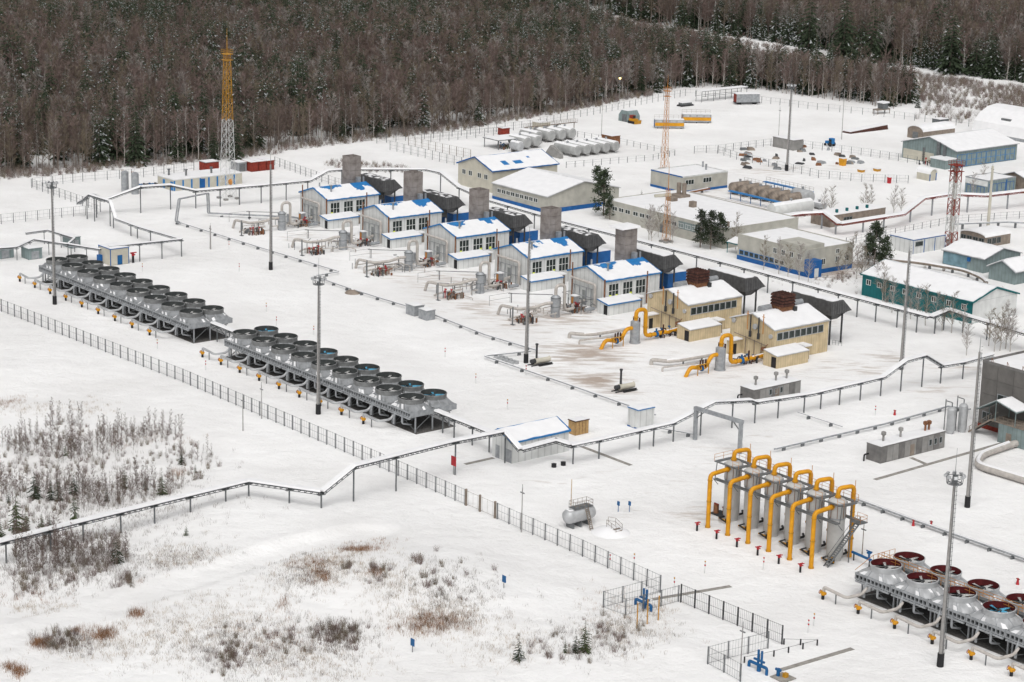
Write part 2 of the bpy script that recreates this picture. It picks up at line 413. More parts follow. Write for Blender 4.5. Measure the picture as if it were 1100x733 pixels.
    b.tube([(-1.2, -hy - .25, .9), (-1.2, -hy - .25, 2.3), (-1.2, -hy + .2, z0 + .2)], .2, 8, .4); b.tube([(1.3, -hy - .2, z0 + .1), (1.3, -hy - .2, 1.6), (1.3, -3.5, 1.0)], .18, 8, .4)
    b.box(-hx + .2, hx - .2, -hy - .1, -hy + .25, z0 - .35, z0 - .06); b.o('manifold', 'galv', t, True)
    if rail:
        b = B(); y = -.02
        for x in (-hx, -hx / 2, 0, hx / 2): b.bar((x, y + .45, z1), (x, y + .45, z2 + 1.05), .06); b.bar((x, y - .45, z1), (x, y - .45, z2 + 1.05), .06)
        for s_ in (-.45, .45):
            for z in (z2 + .55, z2 + 1.03): b.bar((-hx, y + s_, z), (hx, y + s_, z), .05)
        b.o('walkway_rail', 'orange', t)
        b = B(); b.box(-hx, hx, -.44, .44, z2 - .1, z2); b.o('walkway', 'galv_d', t)
    return t
def inlet(u, v, dv, label, group, mat='pipe_w', L=4.4):
    t = E('inlet_pipe', label, 'pipe', u, v, group=group)
    B().tube([(0, 0, 1.3), (0, 0, 1.95), (L, .1, 1.6), (L + .3, dv, 1.6), (L + .3, dv + .9, 2.4)], .24, 8, .7).o('pipe', mat, t, True)
    B().bar((L * .55, .05, 0), (L * .55, .05, 1.5), .14).o('support', 'galv_d', t)
    return t
def valve(u, v, label, group):
    t = E('gas_valve', label, 'valve', u, v, group=group)
    B().cyl((0, 0, 0), (0, 0, .75), .24, n=10).o('riser', 'black', t, True)
    b = B(); b.cyl((0, 0, .7), (0, 0, 1.35), .34, .3, 10); b.cyl((-.5, 0, 1.02), (.5, 0, 1.02), .24, n=10); b.o('body', 'yellow', t, True)
    b = B(); b.lathe([(.28, -.04), (.34, 0), (.28, .04), (.22, 0), (.28, -.04)], 12, (-.62, 0, 1.02), 'x'); b.bar((-.62, -.28, 1.02), (-.62, .28, 1.02), .05); b.bar((-.62, 0, .74), (-.62, 0, 1.3), .05); b.o('handwheel', 'redrust', t)
    return t
ROWS = [(-117.6, 7.4, 9, -37.1, 'the row beside the cream booth', ('blade', 'blade')),
        (-37.4, 7.1, 9, -37.1, 'the row ending at the white shed', ('blade', 'fan_blue'))]
for r, (u0, p, n, v, wh, bl) in enumerate(ROWS):
    lab = 'grey twin-fan air cooler in ' + wh; g = 'air coolers in ' + wh
    a = make_cooler('air_cooler', lab, g, p, False, bl, False); a.location = W(u0, v)
    a2 = make_cooler('air_cooler', lab, g, p, False, ('blade', 'blade') if r == 0 else ('blade', 'blade'), False); a2.location = W(u0 + p, v)
    for i in range(2, n): dup(a if i % 2 == (0 if r == 0 else 1) or i > 6 else a2, u0 + i * p, v)
    vl = valve(u0 - p * .95, -45.6, 'yellow valve on a black riser before ' + wh + ' of coolers', 'valves before ' + wh)
    il = inlet(u0 - p * .95 + .1, -45.6, 2.6, 'pale inlet pipe bending under ' + wh + ' of coolers', 'inlet pipes of ' + wh, 'galv_l')
    for i in range(1, n): dup(vl, u0 - p * .95 + i * p, -45.6); dup(il, u0 - p * .95 + i * p + .1, -45.6)
lab = 'large air cooler with dark red fan rings and orange walkway rails'
a = make_cooler('air_cooler', lab, 'red-ringed air coolers', 7.05, True, ('blade', 'blade'), True); a.location = W(130.4, -31.7)
a2 = make_cooler('air_cooler', lab, 'red-ringed air coolers', 7.05, True, ('fan_blue', 'blade'), True); a2.location = W(130.4 + 3 * 7.05, -31.7)
for i in (1, 2, 4, 5): dup(a, 130.4 + i * 7.05, -31.7)
vl = valve(131.6 - 7.05 * 0, -41.1, 'yellow valve on a black riser beside the red-ringed coolers', 'valves of the red-ringed coolers')
il = inlet(131.7, -41.1, 3.2, 'frosty white inlet pipe bending under the red-ringed coolers', 'inlet pipes of the red-ringed coolers')
for i in (-1, 1, 2, 3, 4): dup(vl, 131.6 + i * 7.05, -41.1); dup(il, 131.7 + i * 7.05, -41.1)
# end rail of the red row
t = E('end_railing', 'orange railing across the end of the red-ringed cooler row', 'railing', 126.7, -31.7)
b = B()
for y in (-1.2, 0, 1.2, 2.4, 3.6): b.bar((0, y, 4.1), (0, y, 5.9), .06)
for z in (5.1, 5.9): b.bar((0, -1.2, z), (0, 3.6, z), .05)
b.bar((0, -1.2, 5.9), (-.3, -4.8, 4.2), .06); b.o('rails', 'orange', t)
B().box(-.45, .2, -1.3, 3.7, 4.0, 4.1).o('walkway', 'galv_d', t)
b = B(); b.bar((-.1, 3.5, 0), (-.1, 3.5, 4.0), .1); b.bar((-.1, -1.1, 0), (-.1, -1.1, 4.0), .1); b.o('leg', 'galv_d', t)
# ------------------------------------------------------------------ filter separators with yellow pipes
def make_filter():
    t = E('filter_separator', 'tall grey filter vessel with yellow inlet and looped outlet pipe', 'filter vessel', 0, 0, group='filter separators with yellow pipes')
    b = B(); b.lathe([(0, 10.15), (.6, 10.12), (1.15, 9.95), (1.4, 9.7), (1.4, 9.55), (1.33, 9.5), (1.33, .9), (1.1, .5), (1.1, 0)], 20); b.v = [(x, y, z) for x, y, z in b.v]
    b.f = [f[::-1] for f in b.f]; vs = b.o('vessel', 'vessel', t, True)
    b = B(); b.lathe([(1.34, 6.9), (1.42, 6.9), (1.42, 7.1), (1.34, 7.1)], 20); b.lathe([(1.34, 9.4), (1.6, 9.4), (1.6, 9.58), (1.34, 9.58)], 20); b.o('flange', 'galv', vs, True)
    b = B()
    for a in range(8):
        c, s_ = math.cos(a * .785), math.sin(a * .785); b.bar((c * 1.37, s_ * 1.37, 7.1), (c * 1.37, s_ * 1.37, 9.4), .06)
    b.o('lagging_strap', 'rust_l', vs)
    b = B(); b.tube([(.7, -5.9, -.1), (.7, -5.9, 9.0), (.2, -1.0, 9.0)], .36, 12, .8); b.o('inlet_pipe', 'yellow', t, True)
    b = B(); b.tube([(0, 0, 10.1), (0, 0, 11.7), (.6, 2.9, 11.7), (.6, 2.9, -.1)], .36, 12, .8); b.o('outlet_pipe', 'yellow', t, True)
    b = B(); b.cyl((.6, 2.9, 3), (.6, 2.9, 3.25), .46, n=12); b.cyl((.7, -5.9, .0), (.7, -5.9, .25), .45, n=12); b.cyl((.7, -5.9, 4.4), (.7, -5.9, 4.55), .42, n=12); b.cyl((.7, -5.9, 8.0), (.7, -5.9, 8.12), .42, n=12); b.cyl((.27, -1.7, 9.0), (.28, -1.5, 9.0), .48, n=12); b.cyl((0, 0, 10.25), (0, 0, 10.45), .5, n=12); b.cyl((.6, 2.9, 7.4), (.6, 2.9, 7.52), .42, n=12); b.o('pipe_flange', 'yellow_d', t, True)
    b = B(); b.tube([(.4, 1.0, .7), (.4, 2.4, .7), (-.6, 3.2, .7)], .2, 8, .3); b.tube([(-.3, -1, .7), (-.3, -2.4, .7), (1.2, -2.6, .5)], .13, 8, .2); b.box(.9, 1.5, -2.2, -1.5, .1, .8); b.o('drain_piping', 'black', t, True)
    b = B(); b.tube([(-1.0, -1.8, .35), (1.6, -1.8, .35)], .14, 8); b.cyl((.6, -1.3, .2), (.6, -1.3, .9), .22, n=8); b.o('drain_valve', 'yellow_d', t, True)
    b = B(); b.bar((2.3, .8, 0), (2.3, .8, 9.4), .14); b.o('column', 'galv_d', t)
    b = B(); b.cyl((1.9, 1.7, 9.4), (1.9, 1.7, 13.2), .05, n=6); b.o('vent_rod', 'orange', t)
    return t
f0 = make_filter(); f0.location = W(90.6, -27.0)
for i in range(1, 6): dup(f0, 90.6 + 4.6 * i, -27.0)
def railing(b, pts, h=1.1, st=1.4):
    for a, c in zip(pts, pts[1:]):
        a, c = Vector(a), Vector(c); n = max(1, int((c - a).length / st))
        for i in range(n + 1): p = a.lerp(c, i / n); b.bar(p, p + Vector((0, 0, h)), .05)
        for z in (h * .5, h): b.bar(a + Vector((0, 0, z)), c + Vector((0, 0, z)), .045)
t = E('service_platform', 'steel walkways with orange rails linking the grey filter vessels', 'platform', 90.6, -27)
b = B(); b.box(-2.2, 25.2, -2.4, -1.5, 6.75, 6.9); b.box(-2.2, 25.2, 1.5, 2.4, 6.75, 6.9); b.o('lower_deck', 'galv_d', t)
b = B(); b.box(-2.6, 25.2, -1.9, -1.55, 9.6, 9.75); b.box(-2.6, 25.2, 1.55, 2.3, 9.6, 9.75)
for i in range(7): x = 4.6 * i - 2.3; b.box(x - .4, x + .4, -1.53, 1.53, 9.61, 9.74)
b.o('upper_deck', 'galv_d', t)
b = B()
railing(b, [(-2.6, 2.25, 9.75), (-2.6, -1.85, 9.75)]); railing(b, [(-2.6, 2.25, 9.75), (25.2, 2.25, 9.75)], 1.1, 1.5); railing(b, [(25.2, 2.3, 6.9), (27.2, 2.3, 6.9), (27.2, .8, 6.9), (25.2, .8, 6.9)])
for i in range(6): x = 4.6 * i; railing(b, [(x + 1.6, -1.85, 9.75), (x + 3.0, -1.85, 9.75)])
b.o('guard_rail', 'orange', t)
b = B(); b.box(25.22, 27.3, .7, 2.4, 6.75, 6.9); b.o('landing', 'galv_d', t)
b = B()
for i in range(7): x = 4.6 * i - 2.2; b.bar((x, -2.2, 6.75), (x, -1.2, 5.7), .1); b.bar((x, -1.9, 6.9), (x, -1.6, 9.6), .1)
b.o('bracket', 'galv_d', t)
a0, a1 = Vector((24.6, -3.6, 0)), Vector((26.2, 1.4, 6.75)); b = B()
for s_ in (-.4, .4): b.bar(a0 + Vector((s_, 0, 0)), a1 + Vector((s_, 0, 0)), .12, .2); b.bar(a0 + Vector((s_, 0, 1)), a1 + Vector((s_, 0, 1)), .06)
for i in range(6): p = a0.lerp(a1, i / 5); b.bar(p + Vector((.4, 0, 0)), p + Vector((.4, 0, 1)), .05)
st_ = b.o('stair', 'galv_d', t); me = B().box(-.4, .4, -.14, .14, -.02, .03).mesh('step', 'galv_m')
for i in range(1, 22): mk('step', me, st_, a0.lerp(a1, i / 22))
t = E('drain_manifold', 'blue drain pipe with handwheel valve below the filter stair', 'pipe', 117.5, -24.6)
b = B(); b.tube([(-2.2, -.2, 1.3), (2.2, -.6, 1.3), (3.4, -1.0, .2)], .22, 8, .3); b.cyl((1.6, -.55, 1.3), (1.6, -.55, 2.3), .18, n=8); b.o('pipe', 'blue_v', t, True)
b = B(); b.box(1.3, 1.9, -.8, -.3, 2.2, 2.5); b.bar((1.0, -.55, 2.6), (2.2, -.55, 2.6), .14); b.o('valve_head', 'blue_v', t)
b = B(); b.bar((-1.8, -.2, 0), (-1.8, -.2, 1.3), .15); b.bar((1.8, -.6, 0), (1.8, -.6, 1.3), .15); b.o('support', 'steel_d', t)
def hydrant(u, v, label, group, s_=1):
    t = E('stem_valve', label, 'valve', u, v, group=group)
    B().cyl((0, 0, 0), (0, 0, 1.0 * s_), .17 * s_, n=10).o('stem', 'black', t, True)
    b = B(); b.cyl((0, 0, 1.0 * s_), (0, 0, 1.35 * s_), .2 * s_, n=10); b.bar((-.55 * s_, 0, 1.25 * s_), (.55 * s_, 0, 1.25 * s_), .14 * s_); b.bar((0, -.45 * s_, 1.45 * s_), (0, .45 * s_, 1.45 * s_), .12 * s_); b.bar((.45 * s_, -.3 * s_, 1.55 * s_), (.45 * s_, .3 * s_, 1.55 * s_), .12 * s_); b.o('handwheel', 'red', t)
    return t
h0 = hydrant(91.5, -35.5, 'red-handled valve on a black stem before the filter vessels', 'red-handled valves before the filter vessels')
for i in range(1, 6): dup(h0, 91.5 + 4.62 * i, -35.6)
t = E('pump_skid', 'rusty pump skid in the snow beside the first filter vessel', 'pump skid', 88.2, -26.6)
b = B(); b.box(-1.6, 1.2, -1.2, 1, .02, .25); b.o('base', 'steel_d', t)
b = B(); b.cyl((-.9, -.6, .25), (-.9, -.6, 1.7), .45, n=10); b.cyl((.3, .2, .25), (.3, .2, 1.4), .35, n=10); b.o('tank', 'rust_l', t, True)
b = B(); b.bar((-1.4, -.6, 1.8), (-.4, -.6, 1.8), .2); b.bar((.3, -.4, 1.5), (.3, .7, 1.5), .15); b.o('valve_head', 'redrust', t)
# ------------------------------------------------------------------ roofs, snow and windows
def snowslab(b, q, th=.22, nx=12, ny=8, jit=.25, hole=None, seed=0):
    """snow lying on a quad q (4 points, counter-clockwise from above); ragged edge, holes where the roof shows"""
    q = [Vector(p) for p in q]; P = {}; base = []; cells = set()
    L1, L2 = (q[1] - q[0]).length, (q[3] - q[0]).length
    for j in range(ny + 1):
        for i in range(nx + 1):
            a, c = i / nx, j / ny
            p0 = q[0].lerp(q[1], a).lerp(q[3].lerp(q[2], a), c)
            n = noise.noise((p0.x * .9 + seed, p0.y * .9, seed * 1.7))
            e = .04 + jit * max(0, .5 + n)
            aa = min(max(a, e / L1), 1 - e / L1) if i in (0, nx) else a; cc = min(max(c, e / L2), 1 - e / L2) if j in (0, ny) else c
            p0 = q[0].lerp(q[1], aa).lerp(q[3].lerp(q[2], aa), cc)
            edge = i in (0, nx) or j in (0, ny)
            P[i, j] = (p0, th * (.55 if edge else 1) * (1 + .35 * n))
    for j in range(ny):
        for i in range(nx):
            if hole and hole((i + .5) / nx, (j + .5) / ny): continue
            cells.add((i, j))
    ix = {}
    def vt(k, topv):
        if (k, topv) not in ix:
            p, h = P[k]; ix[k, topv] = len(b.v); b.v.append((p.x, p.y, p.z + (h if topv else .01)))
        return ix[k, topv]
    for i, j in cells:
        K = [(i, j), (i + 1, j), (i + 1, j + 1), (i, j + 1)]
        b._f(*[vt(k, 1) for k in K])
        for (di, dj), (a, c) in (((0, -1), (0, 1)), ((1, 0), (1, 2)), ((0, 1), (2, 3)), ((-1, 0), (3, 0))):
            if (i + di, j + dj) not in cells: b._f(vt(K[a], 0), vt(K[c], 0), vt(K[c], 1), vt(K[a], 1))
WIN = {}
def window(par, face, d, a, z, w_, h_, nx=2, nz=2, frame='white', glass='glass', lit=(), name='window'):
    """face 'x': wall looking along +x at x=d, a = centre along y; face 'y': wall looking along -y at y=d, a = centre along x"""
    key = (round(w_, 2), round(h_, 2), nx, nz, frame, glass, lit, face)
    if key not in WIN:
        f, g = B(), []
        bw = min(.11, w_ * .1)
        def bx(B_, a0, a1, z0, z1, o0, o1):
            if face == 'x': B_.box(o0, o1, a0, a1, z0, z1)
            else: B_.box(a0, a1, -o1, -o0, z0, z1)
        bx(f, -w_ / 2, w_ / 2, -h_ / 2, -h_ / 2 + bw, .0, .1); bx(f, -w_ / 2, w_ / 2, h_ / 2 - bw, h_ / 2, .0, .1)
        for i in range(nx + 1):
            x = -w_ / 2 + bw / 2 + (w_ - bw) * i / nx; bx(f, x - bw / 2, x + bw / 2, -h_ / 2 + bw, h_ / 2 - bw, 0, .09)
        for j in range(1, nz):
            z_ = -h_ / 2 + h_ * j / nz; bx(f, -w_ / 2 + bw, w_ / 2 - bw, z_ - bw / 2, z_ + bw / 2, .01, .08)
        fm = f.mesh(name, frame); pm = []
        for i in range(nx):
            g = B(); x0 = -w_ / 2 + bw + (w_ - bw) * i / nx; x1 = x0 + (w_ - bw) / nx - bw
            bx(g, x0 + .005, x1 - .005, -h_ / 2 + bw, h_ / 2 - bw, .012, .035)
            g.k = 1
            if i in lit: bx(g, x0 + .1, x1 - .1, -h_ / 2 + bw + .05, -h_ / 2 + bw + .05 + h_ * .17, .036, .05)
            pm.append(g.mesh('pane', [glass, 'glass_l']))
        WIN[key] = (fm, pm)
    fm, pm = WIN[key]
    o = mk(name, fm, par, (d, a, z) if face == 'x' else (a, d, z))
    for m in pm: mk('pane', m, o)
    return o
def panel(par, name, face, d, a0, a1, z0, z1, mat, th=.06):
    b = B()
    if face == 'x': b.box(d + .003, d + th, a0, a1, z0, z1)
    else: b.box(a0, a1, d - th, d - .003, z0, z1)
    return b.o(name, mat, par)
def gable(par, x0, x1, y0, y1, h, rz, axis, wall, roof, ov=.35, trim=None, th=.14, snow=.22, hole=None, off=.5, z0=0, grid=(12, 8)):
    """walls with gables, two roof slabs, verge trim and snow; axis = direction of the ridge"""
    sw = (lambda x, y, z: (x, y, z)) if axis == 'y' else (lambda x, y, z: (y, x, z))
    if axis == 'y': a0, a1, c0, c1 = x0, x1, y0, y1
    else: a0, a1, c0, c1 = y0, y1, x0, x1
    m = a0 + (a1 - a0) * off
    pr = [sw(a0, c0, z0), sw(a1, c0, z0), sw(a1, c0, h), sw(m, c0, rz), sw(a0, c0, h)]
    b = B(); b.ext(pr, Vector(sw(0, c1 - c0, 0))); b.o('wall', wall, par)
    s1, s2 = (rz - h) / (m - a0), (rz - h) / (a1 - m)
    rb = B(); sb = B(); tb = B(); slopes = []
    for sd, e, sl in ((-1, a0, s1), (1, a1, s2)):
        ze = h - sl * ov; ea = e + sd * ov
        lo = [sw(ea, c0 - ov, ze + .01), sw(m, c0 - ov, rz + .01), sw(m, c1 + ov, rz + .01), sw(ea, c1 + ov, ze + .01)]
        hi = [(p[0], p[1], p[2] + th) for p in lo]
        if (sd > 0) == (axis == 'y'): lo, hi = lo[::-1], hi[::-1]
        rb.hexa(lo, hi)
        snowslab(sb, hi, snow, grid[0], grid[1], hole=(lambda i, j, s_=sd: hole(s_, i, j)) if hole else None, seed=random.random() * 50)
        if trim:
            for c in (c0 - ov - .03, c1 + ov + .03): tb.bar(sw(ea, c, ze + .08), sw(m, c, rz + .08), .06, .34)
            tb.bar(sw(ea + sd * .03, c0 - ov - .03, ze + .06), sw(ea + sd * .03, c1 + ov + .03, ze + .06), .06, .26)
    ro = rb.o('roof', roof, par); sb.o('snow_cover', 'snow', ro, True)
    if trim: tb.o('roof_trim', trim, ro)
    return ro
def flat(par, x0, x1, y0, y1, h, wall, par_h=.35, trim=None, snow=.25, grid=(14, 10)):
    b = B(); b.box(x0, x1, y0, y1, 0, h); b.o('wall', wall, par)
    r = B(); t_ = .25
    r.box(x0 - .05, x1 + .05, y0 - .05, y0 + t_, h, h + par_h); r.box(x0 - .05, x1 + .05, y1 - t_, y1 + .05, h, h + par_h)
    r.box(x0 - .05, x0 + t_, y0 + t_, y1 - t_, h, h + par_h); r.box(x1 - t_, x1 + .05, y0 + t_, y1 - t_, h, h + par_h)
    ro = r.o('roof', trim or wall, par)
    s_ = B(); e = t_ if par_h > .2 else -.05
    z = h + .01 if par_h > .2 else h + par_h
    snowslab(s_, [(x0 + e, y0 + e, z), (x1 - e, y0 + e, z), (x1 - e, y1 - e, z), (x0 + e, y1 - e, z)], snow, *grid, jit=.05, seed=random.random() * 50); s_.o('snow_cover', 'snow', ro, True)
    return ro
def monoroof(par, x0, x1, y0, y1, zl, zh, roof, trim=None, ov=.2, snow=.16):   # slopes down towards +x
    lo = [(x0, y0 - ov, zh), (x1 + ov, y0 - ov, zl), (x1 + ov, y1 + ov, zl), (x0, y1 + ov, zh)]; hi = [(a, b_, c + .1) for a, b_, c in lo]
    b = B(); b.hexa(lo, hi); ro = b.o('roof', roof, par); s_ = B(); snowslab(s_, hi, snow, 5, 10, .12, seed=random.random() * 9); s_.o('snow_cover', 'snow', ro, True)
    if trim:
        b = B(); b.bar((x0, y0 - ov - .03, zh + .03), (x1 + ov, y0 - ov - .03, zl + .03), .05, .22); b.bar((x1 + ov + .03, y0 - ov, zl + .02), (x1 + ov + .03, y1 + ov, zl + .02), .05, .2); b.o('roof_trim', trim, ro)
    return ro
# ------------------------------------------------------------------ compressor buildings
def intake(e, blue, label, k):
    t = E('air_intake', label, 'air intake', e, 50)
    zb, zt = 6.5, 9.6; x0, x1 = -15, -3.0
    b = B(); A = lambda x, d: [(x, 20.0 + d, zb), (x, 26.4 - d, zb + .5), (x, 23.6, zt), (x, 20.0, zt)]
    b.ext([(x0, 20.0, zb), (x0, 26.5, zb + .5), (x0, 23.7, zt), (x0, 20.0, zt)][::-1], (x1 - x0, 0, 0)); b.o('hood', 'hoodg', t)
    b = B(); b.hexa([(x0 + 4, 21.6, 5.2), (x1 - 1.5, 21.6, 5.2), (x1 - 1.5, 23.6, 5.2), (x0 + 4, 23.6, 5.2)], [(x0 + 1, 20.3, zb), (x1 - .3, 20.3, zb), (x1 - .3, 25.6, zb + .4), (x0 + 1, 25.6, zb + .4)]); b.o('hopper', 'hoodg', t)
    b = B(); b.box(x0 + 5, x1 - 4, 16.6, 23, 3.6, 5.2); b.o('duct', 'hoodg', t)
    for x in (x0 + 1.5, x1 - .6):
        for y in (20.6, 24.2): B().bar((x, y, 0), (x, y, 6.5), .3).o('column', 'steel_d', t)
    s_ = B(); snowslab(s_, [(x0, 20.05, zt), (x1, 20.05, zt), (x1, 23.6, zt), (x0, 23.6, zt)], .25 if k else .1, 16, 5, .35, hole=None if k else (lambda i, j: noise.noise((i * 9 + e, j * 4, 2)) > -.1), seed=e); s_.o('snow_cover', 'snow', t, True)
    b = B()
    for i in range(7): b.box(x1 + .003, x1 + .05, 20.3 + i * .75, 20.34 + i * .75, zb + .2, zt - .3 - .35 * max(0, i - 4))
    b.o('seam', 'steel_d', t)
    b = B(); railing(b, [(x1 - .4, 21.4, 0), (x1 + 1.6, 22.2, 0)], 1.0, .7); b.o('base_rail', 'galv_d', t)
def piping_clutter(t, x, y, n, seed, cols=('rust_l', 'galv_d', 'steel_d', 'brownw')):
    r = random.Random(seed)
    for c in cols:
        b = B()
        for i in range(n):
            a, d = x + r.uniform(-1.8, 1.8), y + r.uniform(-2.2, 2.2); h = r.uniform(.5, 1.5)
            if r.random() < .5: b.cyl((a, d, 0), (a, d, h), r.uniform(.08, .28), n=7)
            else: b.tube([(a, d, .1), (a, d, h), (a + r.uniform(-1, 1), d + r.uniform(-1.2, 1.2), h)], r.uniform(.07, .15), 6, .2)
        tag(b.o('small_pipes', c, t, True), kind='stuff')
    b = B()
    for i in range(3):
        b = B(); a, d, z = x + r.uniform(-1, 1), y + r.uniform(-1.5, 1.5), r.uniform(1.3, 1.9); b.bar((a, d, 0), (a, d, z), .1); b.box(a - .22, a + .22, d - .18, d + .18, z, z + .22); b.bar((a - .4, d, z + .32), (a + .4, d, z + .32), .08); b.o('valve_head', 'red' if 'galv_d' in cols else 'blue_v', t)
ORD = ['fifth', 'fourth', 'third', 'second', 'first']
def RH(s_, i, j, e):                                   # where wind and warmth have bared the blue roof
    y = j if s_ < 0 else 1 - j; d = 1 - i; n = noise.noise((i * 3.5 + e, y * 6, e)) * .3 + noise.noise((i * 16 + e, y * 30, e)) * .1
    if s_ < 0: return y > .55 + n and d < .8
    return (abs(y - .3) < .2 and d < .3 + n - abs(y - .3)) or (y > .68 and d < .42 + n * 1.3 - (y - .68) * .3) or (abs(y - .8) < .05 and d < .55 + n)
BLUE_E = [-138.8, -111.1, -83.5, -55.6, -28.5]
for k, e in enumerate(BLUE_E):
    wh = ORD[k] + ' counted from the beige buildings'
    t = E('compressor_building', 'white compressor building with blue gable roof and square stack, ' + wh, 'building', e, 50)
    Wd, Ln, h, rz = 13.0, 16.3, 6.9, 9.1
    ro = gable(t, -Wd, 0, 0, Ln, h, rz, 'y', 'white_p', 'blue_r', .3, 'blue_r', snow=.14, hole=lambda s_, i, j, e=e: RH(s_, i, j, e), grid=(26, 56))
    for m, (a, lit) in enumerate(((2.25, (0,) if k != 4 else (0, 2)), (6.5, (2,) if k > 1 else ()), (10.4, (1,) if k == 2 else ()))):
        window(t, 'x', 0, a, 4.45, 3.0, 3.3, 3, 2, 'white', 'glass', lit)
    panel(t, 'door', 'x', 0, 13.2, 14.6, .1, 5.6, 'white'); panel(t, 'corner_post', 'x', 0, .0, .25, 0, 6.8, 'white')
    b = B(); b.box(-.05, .25, -.1, .1, .3, 7.4); o = b.o('downpipe', 'rust_l', t); o.location = (.1, -.6, 0)
    o = B().box(-.12, .12, -.1, .1, .3, 7.8).o('downpipe', 'rust_l', t); o.location = (.25, 11.9 + .35, 0)
    o = B().box(-.12, .12, -.1, .1, .3, 9.3).o('downpipe', 'rust_l', t); o.location = (-11, -.6, 0)
    # annex
    b = B(); b.ext([(0.01, -2.4, 0), (3.7, -2.4, 0), (3.7, -2.4, 2.4), (.01, -2.4, 3.1)], (0, 9.6, 0)); an = b.o('annex', 'white_p', t)
    monoroof(an, .02, 3.7, -2.4, 7.2, 2.42, 3.12, 'blue_r', 'blue_r')
    panel(an, 'door', 'y', -2.4, 2.2, 3.4, .1, 2.2, 'black'); b = B(); b.box(.02, 2.0, 8.0, 9.4, 0, 2.5); po = b.o('porch', 'white', t); panel(po, 'door', 'x', 2.0, 8.1, 9.3, .1, 2.3, 'brownw'); b = B(); b.box(0.02, 2.3, 7.8, 9.6, 2.5, 2.75); b.o('snow_cover', 'snow', po)
    # stack: storey bands of panels with recessed joints
    s0 = -9.6; sy = 14.2; hw = 1.8
    b = B(); zs = [7.4, 9.9, 12.2, 14.2, 16.0]
    for q in range(4): b.box(s0 - hw + .1, s0 + hw - .1, sy - hw + .1, sy + hw - .1, zs[q] + .01, zs[q + 1] - .01) if q < 3 else None
    stk = b.o('stack', 'rust', t)
    for q in range(4):
        for f_ in range(4):
            for c in range(2):
                b = B(); g_ = .03; z0, z1 = zs[q] + g_, zs[q + 1] - g_
                a0, a1 = -hw + g_ + c * hw, -g_ + c * hw; o0, o1 = hw - .12, hw
                if f_ == 0: b.box(s0 + a0, s0 + a1, sy - o1, sy - o0, z0, z1)
                elif f_ == 1: b.box(s0 + o0, s0 + o1, sy + a0 + (.13 if c == 0 else 0), sy + a1 - (.13 if c else 0), z0, z1)
                elif f_ == 2: b.box(s0 + a0, s0 + a1, sy + o0, sy + o1, z0, z1)
                else: b.box(s0 - o1, s0 - o0, sy + a0 + (.13 if c == 0 else 0), sy + a1 - (.13 if c else 0), z0, z1)
                b.o('panel', 'stackc', stk)
    if k == 4: b = B(); b.hexa([(s0 - 2.6, sy - 3.2, 16.0), (s0 + 2.2, sy - 3.2, 16), (s0 + 2.2, sy + 2.6, 16), (s0 - 2.6, sy + 2.6, 16)], [(s0 - 2.5, sy - 3.1, 16.35), (s0 + 2, sy - 3.1, 16.3), (s0 + 2, sy + 2.4, 16.5), (s0 - 2.4, sy + 2.4, 16.5)]); b.o('snow_cover', 'snow', stk)
    b = B(); b.box(-7.4, -6.4, 14.0, 15.0, 8.3, 10.6); b.cyl((-3.2, 3.2, 8), (-3.2, 3.2, 9.9), .22, n=8); b.box(-3.6, -2.8, 2.8, 3.6, 9.9, 10.05); b.cyl((-9.8, 4, 7.8), (-9.8, 4, 9.6), .2, n=8); b.cyl((-6.6, 16, 9), (-6.6, 16, 10.6), .25, n=8); b.o('roof_vent', 'galv', t)
    # exposed ducts on the gable wall
    b = B(); b.tube([(-11.2, -.15, 5.9), (-11.2, -1.0, 5.9), (-2.6, -1.0, 5.7), (-2.6, -1.0, .3)], .3, 10, .6); b.o('bleed_duct', 'pipe_w', t, True)
    b = B()
    for x in (-10.5, -8.6, -6.3, -4.6): b.bar((x, -.4, .2), (x, -.4, 4.2), .16)
    b.bar((-11, -.5, 4.3), (-4, -.5, 4.3), .12); b.bar((-11, -.5, 2.2), (-2.5, -.5, 2.2), .14); b.o('gable_pipes', 'galv', t)
    panel(t, 'door', 'y', 0, -8.1, -6.7, 0.05, 3.4, 'greyw')
    # gas scrubber of the unit, with its looped white pipe
    vx = -2.3; g = E('gas_scrubber', 'grey gas scrubber with looped white pipe before the white building ' + ORD[k] + ' from beige', 'vessel', e + vx, 37.2)
    b = B(); b.lathe([(0, 5.0), (.5, 4.95), (.95, 4.6), (1.02, 4.3), (1.02, .35), (1.1, .3), (1.1, 0)], 16); b.f = [f[::-1] for f in b.f]; b.o('vessel', 'galv', g, True)
    b = B(); b.lathe([(1.0, 4.25), (1.12, 4.25), (1.12, 4.4), (1.0, 4.4)], 16); b.o('band', 'galv_d', g); b = B(); b.lathe([(1.02, 2.3), (1.08, 2.3), (1.08, 2.4), (1.02, 2.4)], 16); b.o('band', 'galv_d', g)
    b = B(); b.tube([(0, 0, 4.9), (0, 0, 7.1), (.1, 2.5, 7.1), (.1, 2.5, 1.2), (.2, 5.4, 1.2), (-2, 6.4, 1.2), (-4.6, 12.6, 1.2)], .36, 10, 1.1); b.o('outlet_pipe', 'pipe_w', g, True)
    b = B(); b.tube([(0, -1, 3.3), (-.2, -3.0, 3.3), (-1.6, -4.2, 2.4), (-2, -8.6, 2.4), (-7.4, -9.6, 2.4), (-8.4, -9.6, .1)], .34, 10, .9); b.tube([(-1, -4.5, 1.2), (-1, -10.5, 1.2), (-3, -11, .2)], .22, 8, .6); b.o('inlet_pipe', 'pipe_w', g, True)
    b = B()
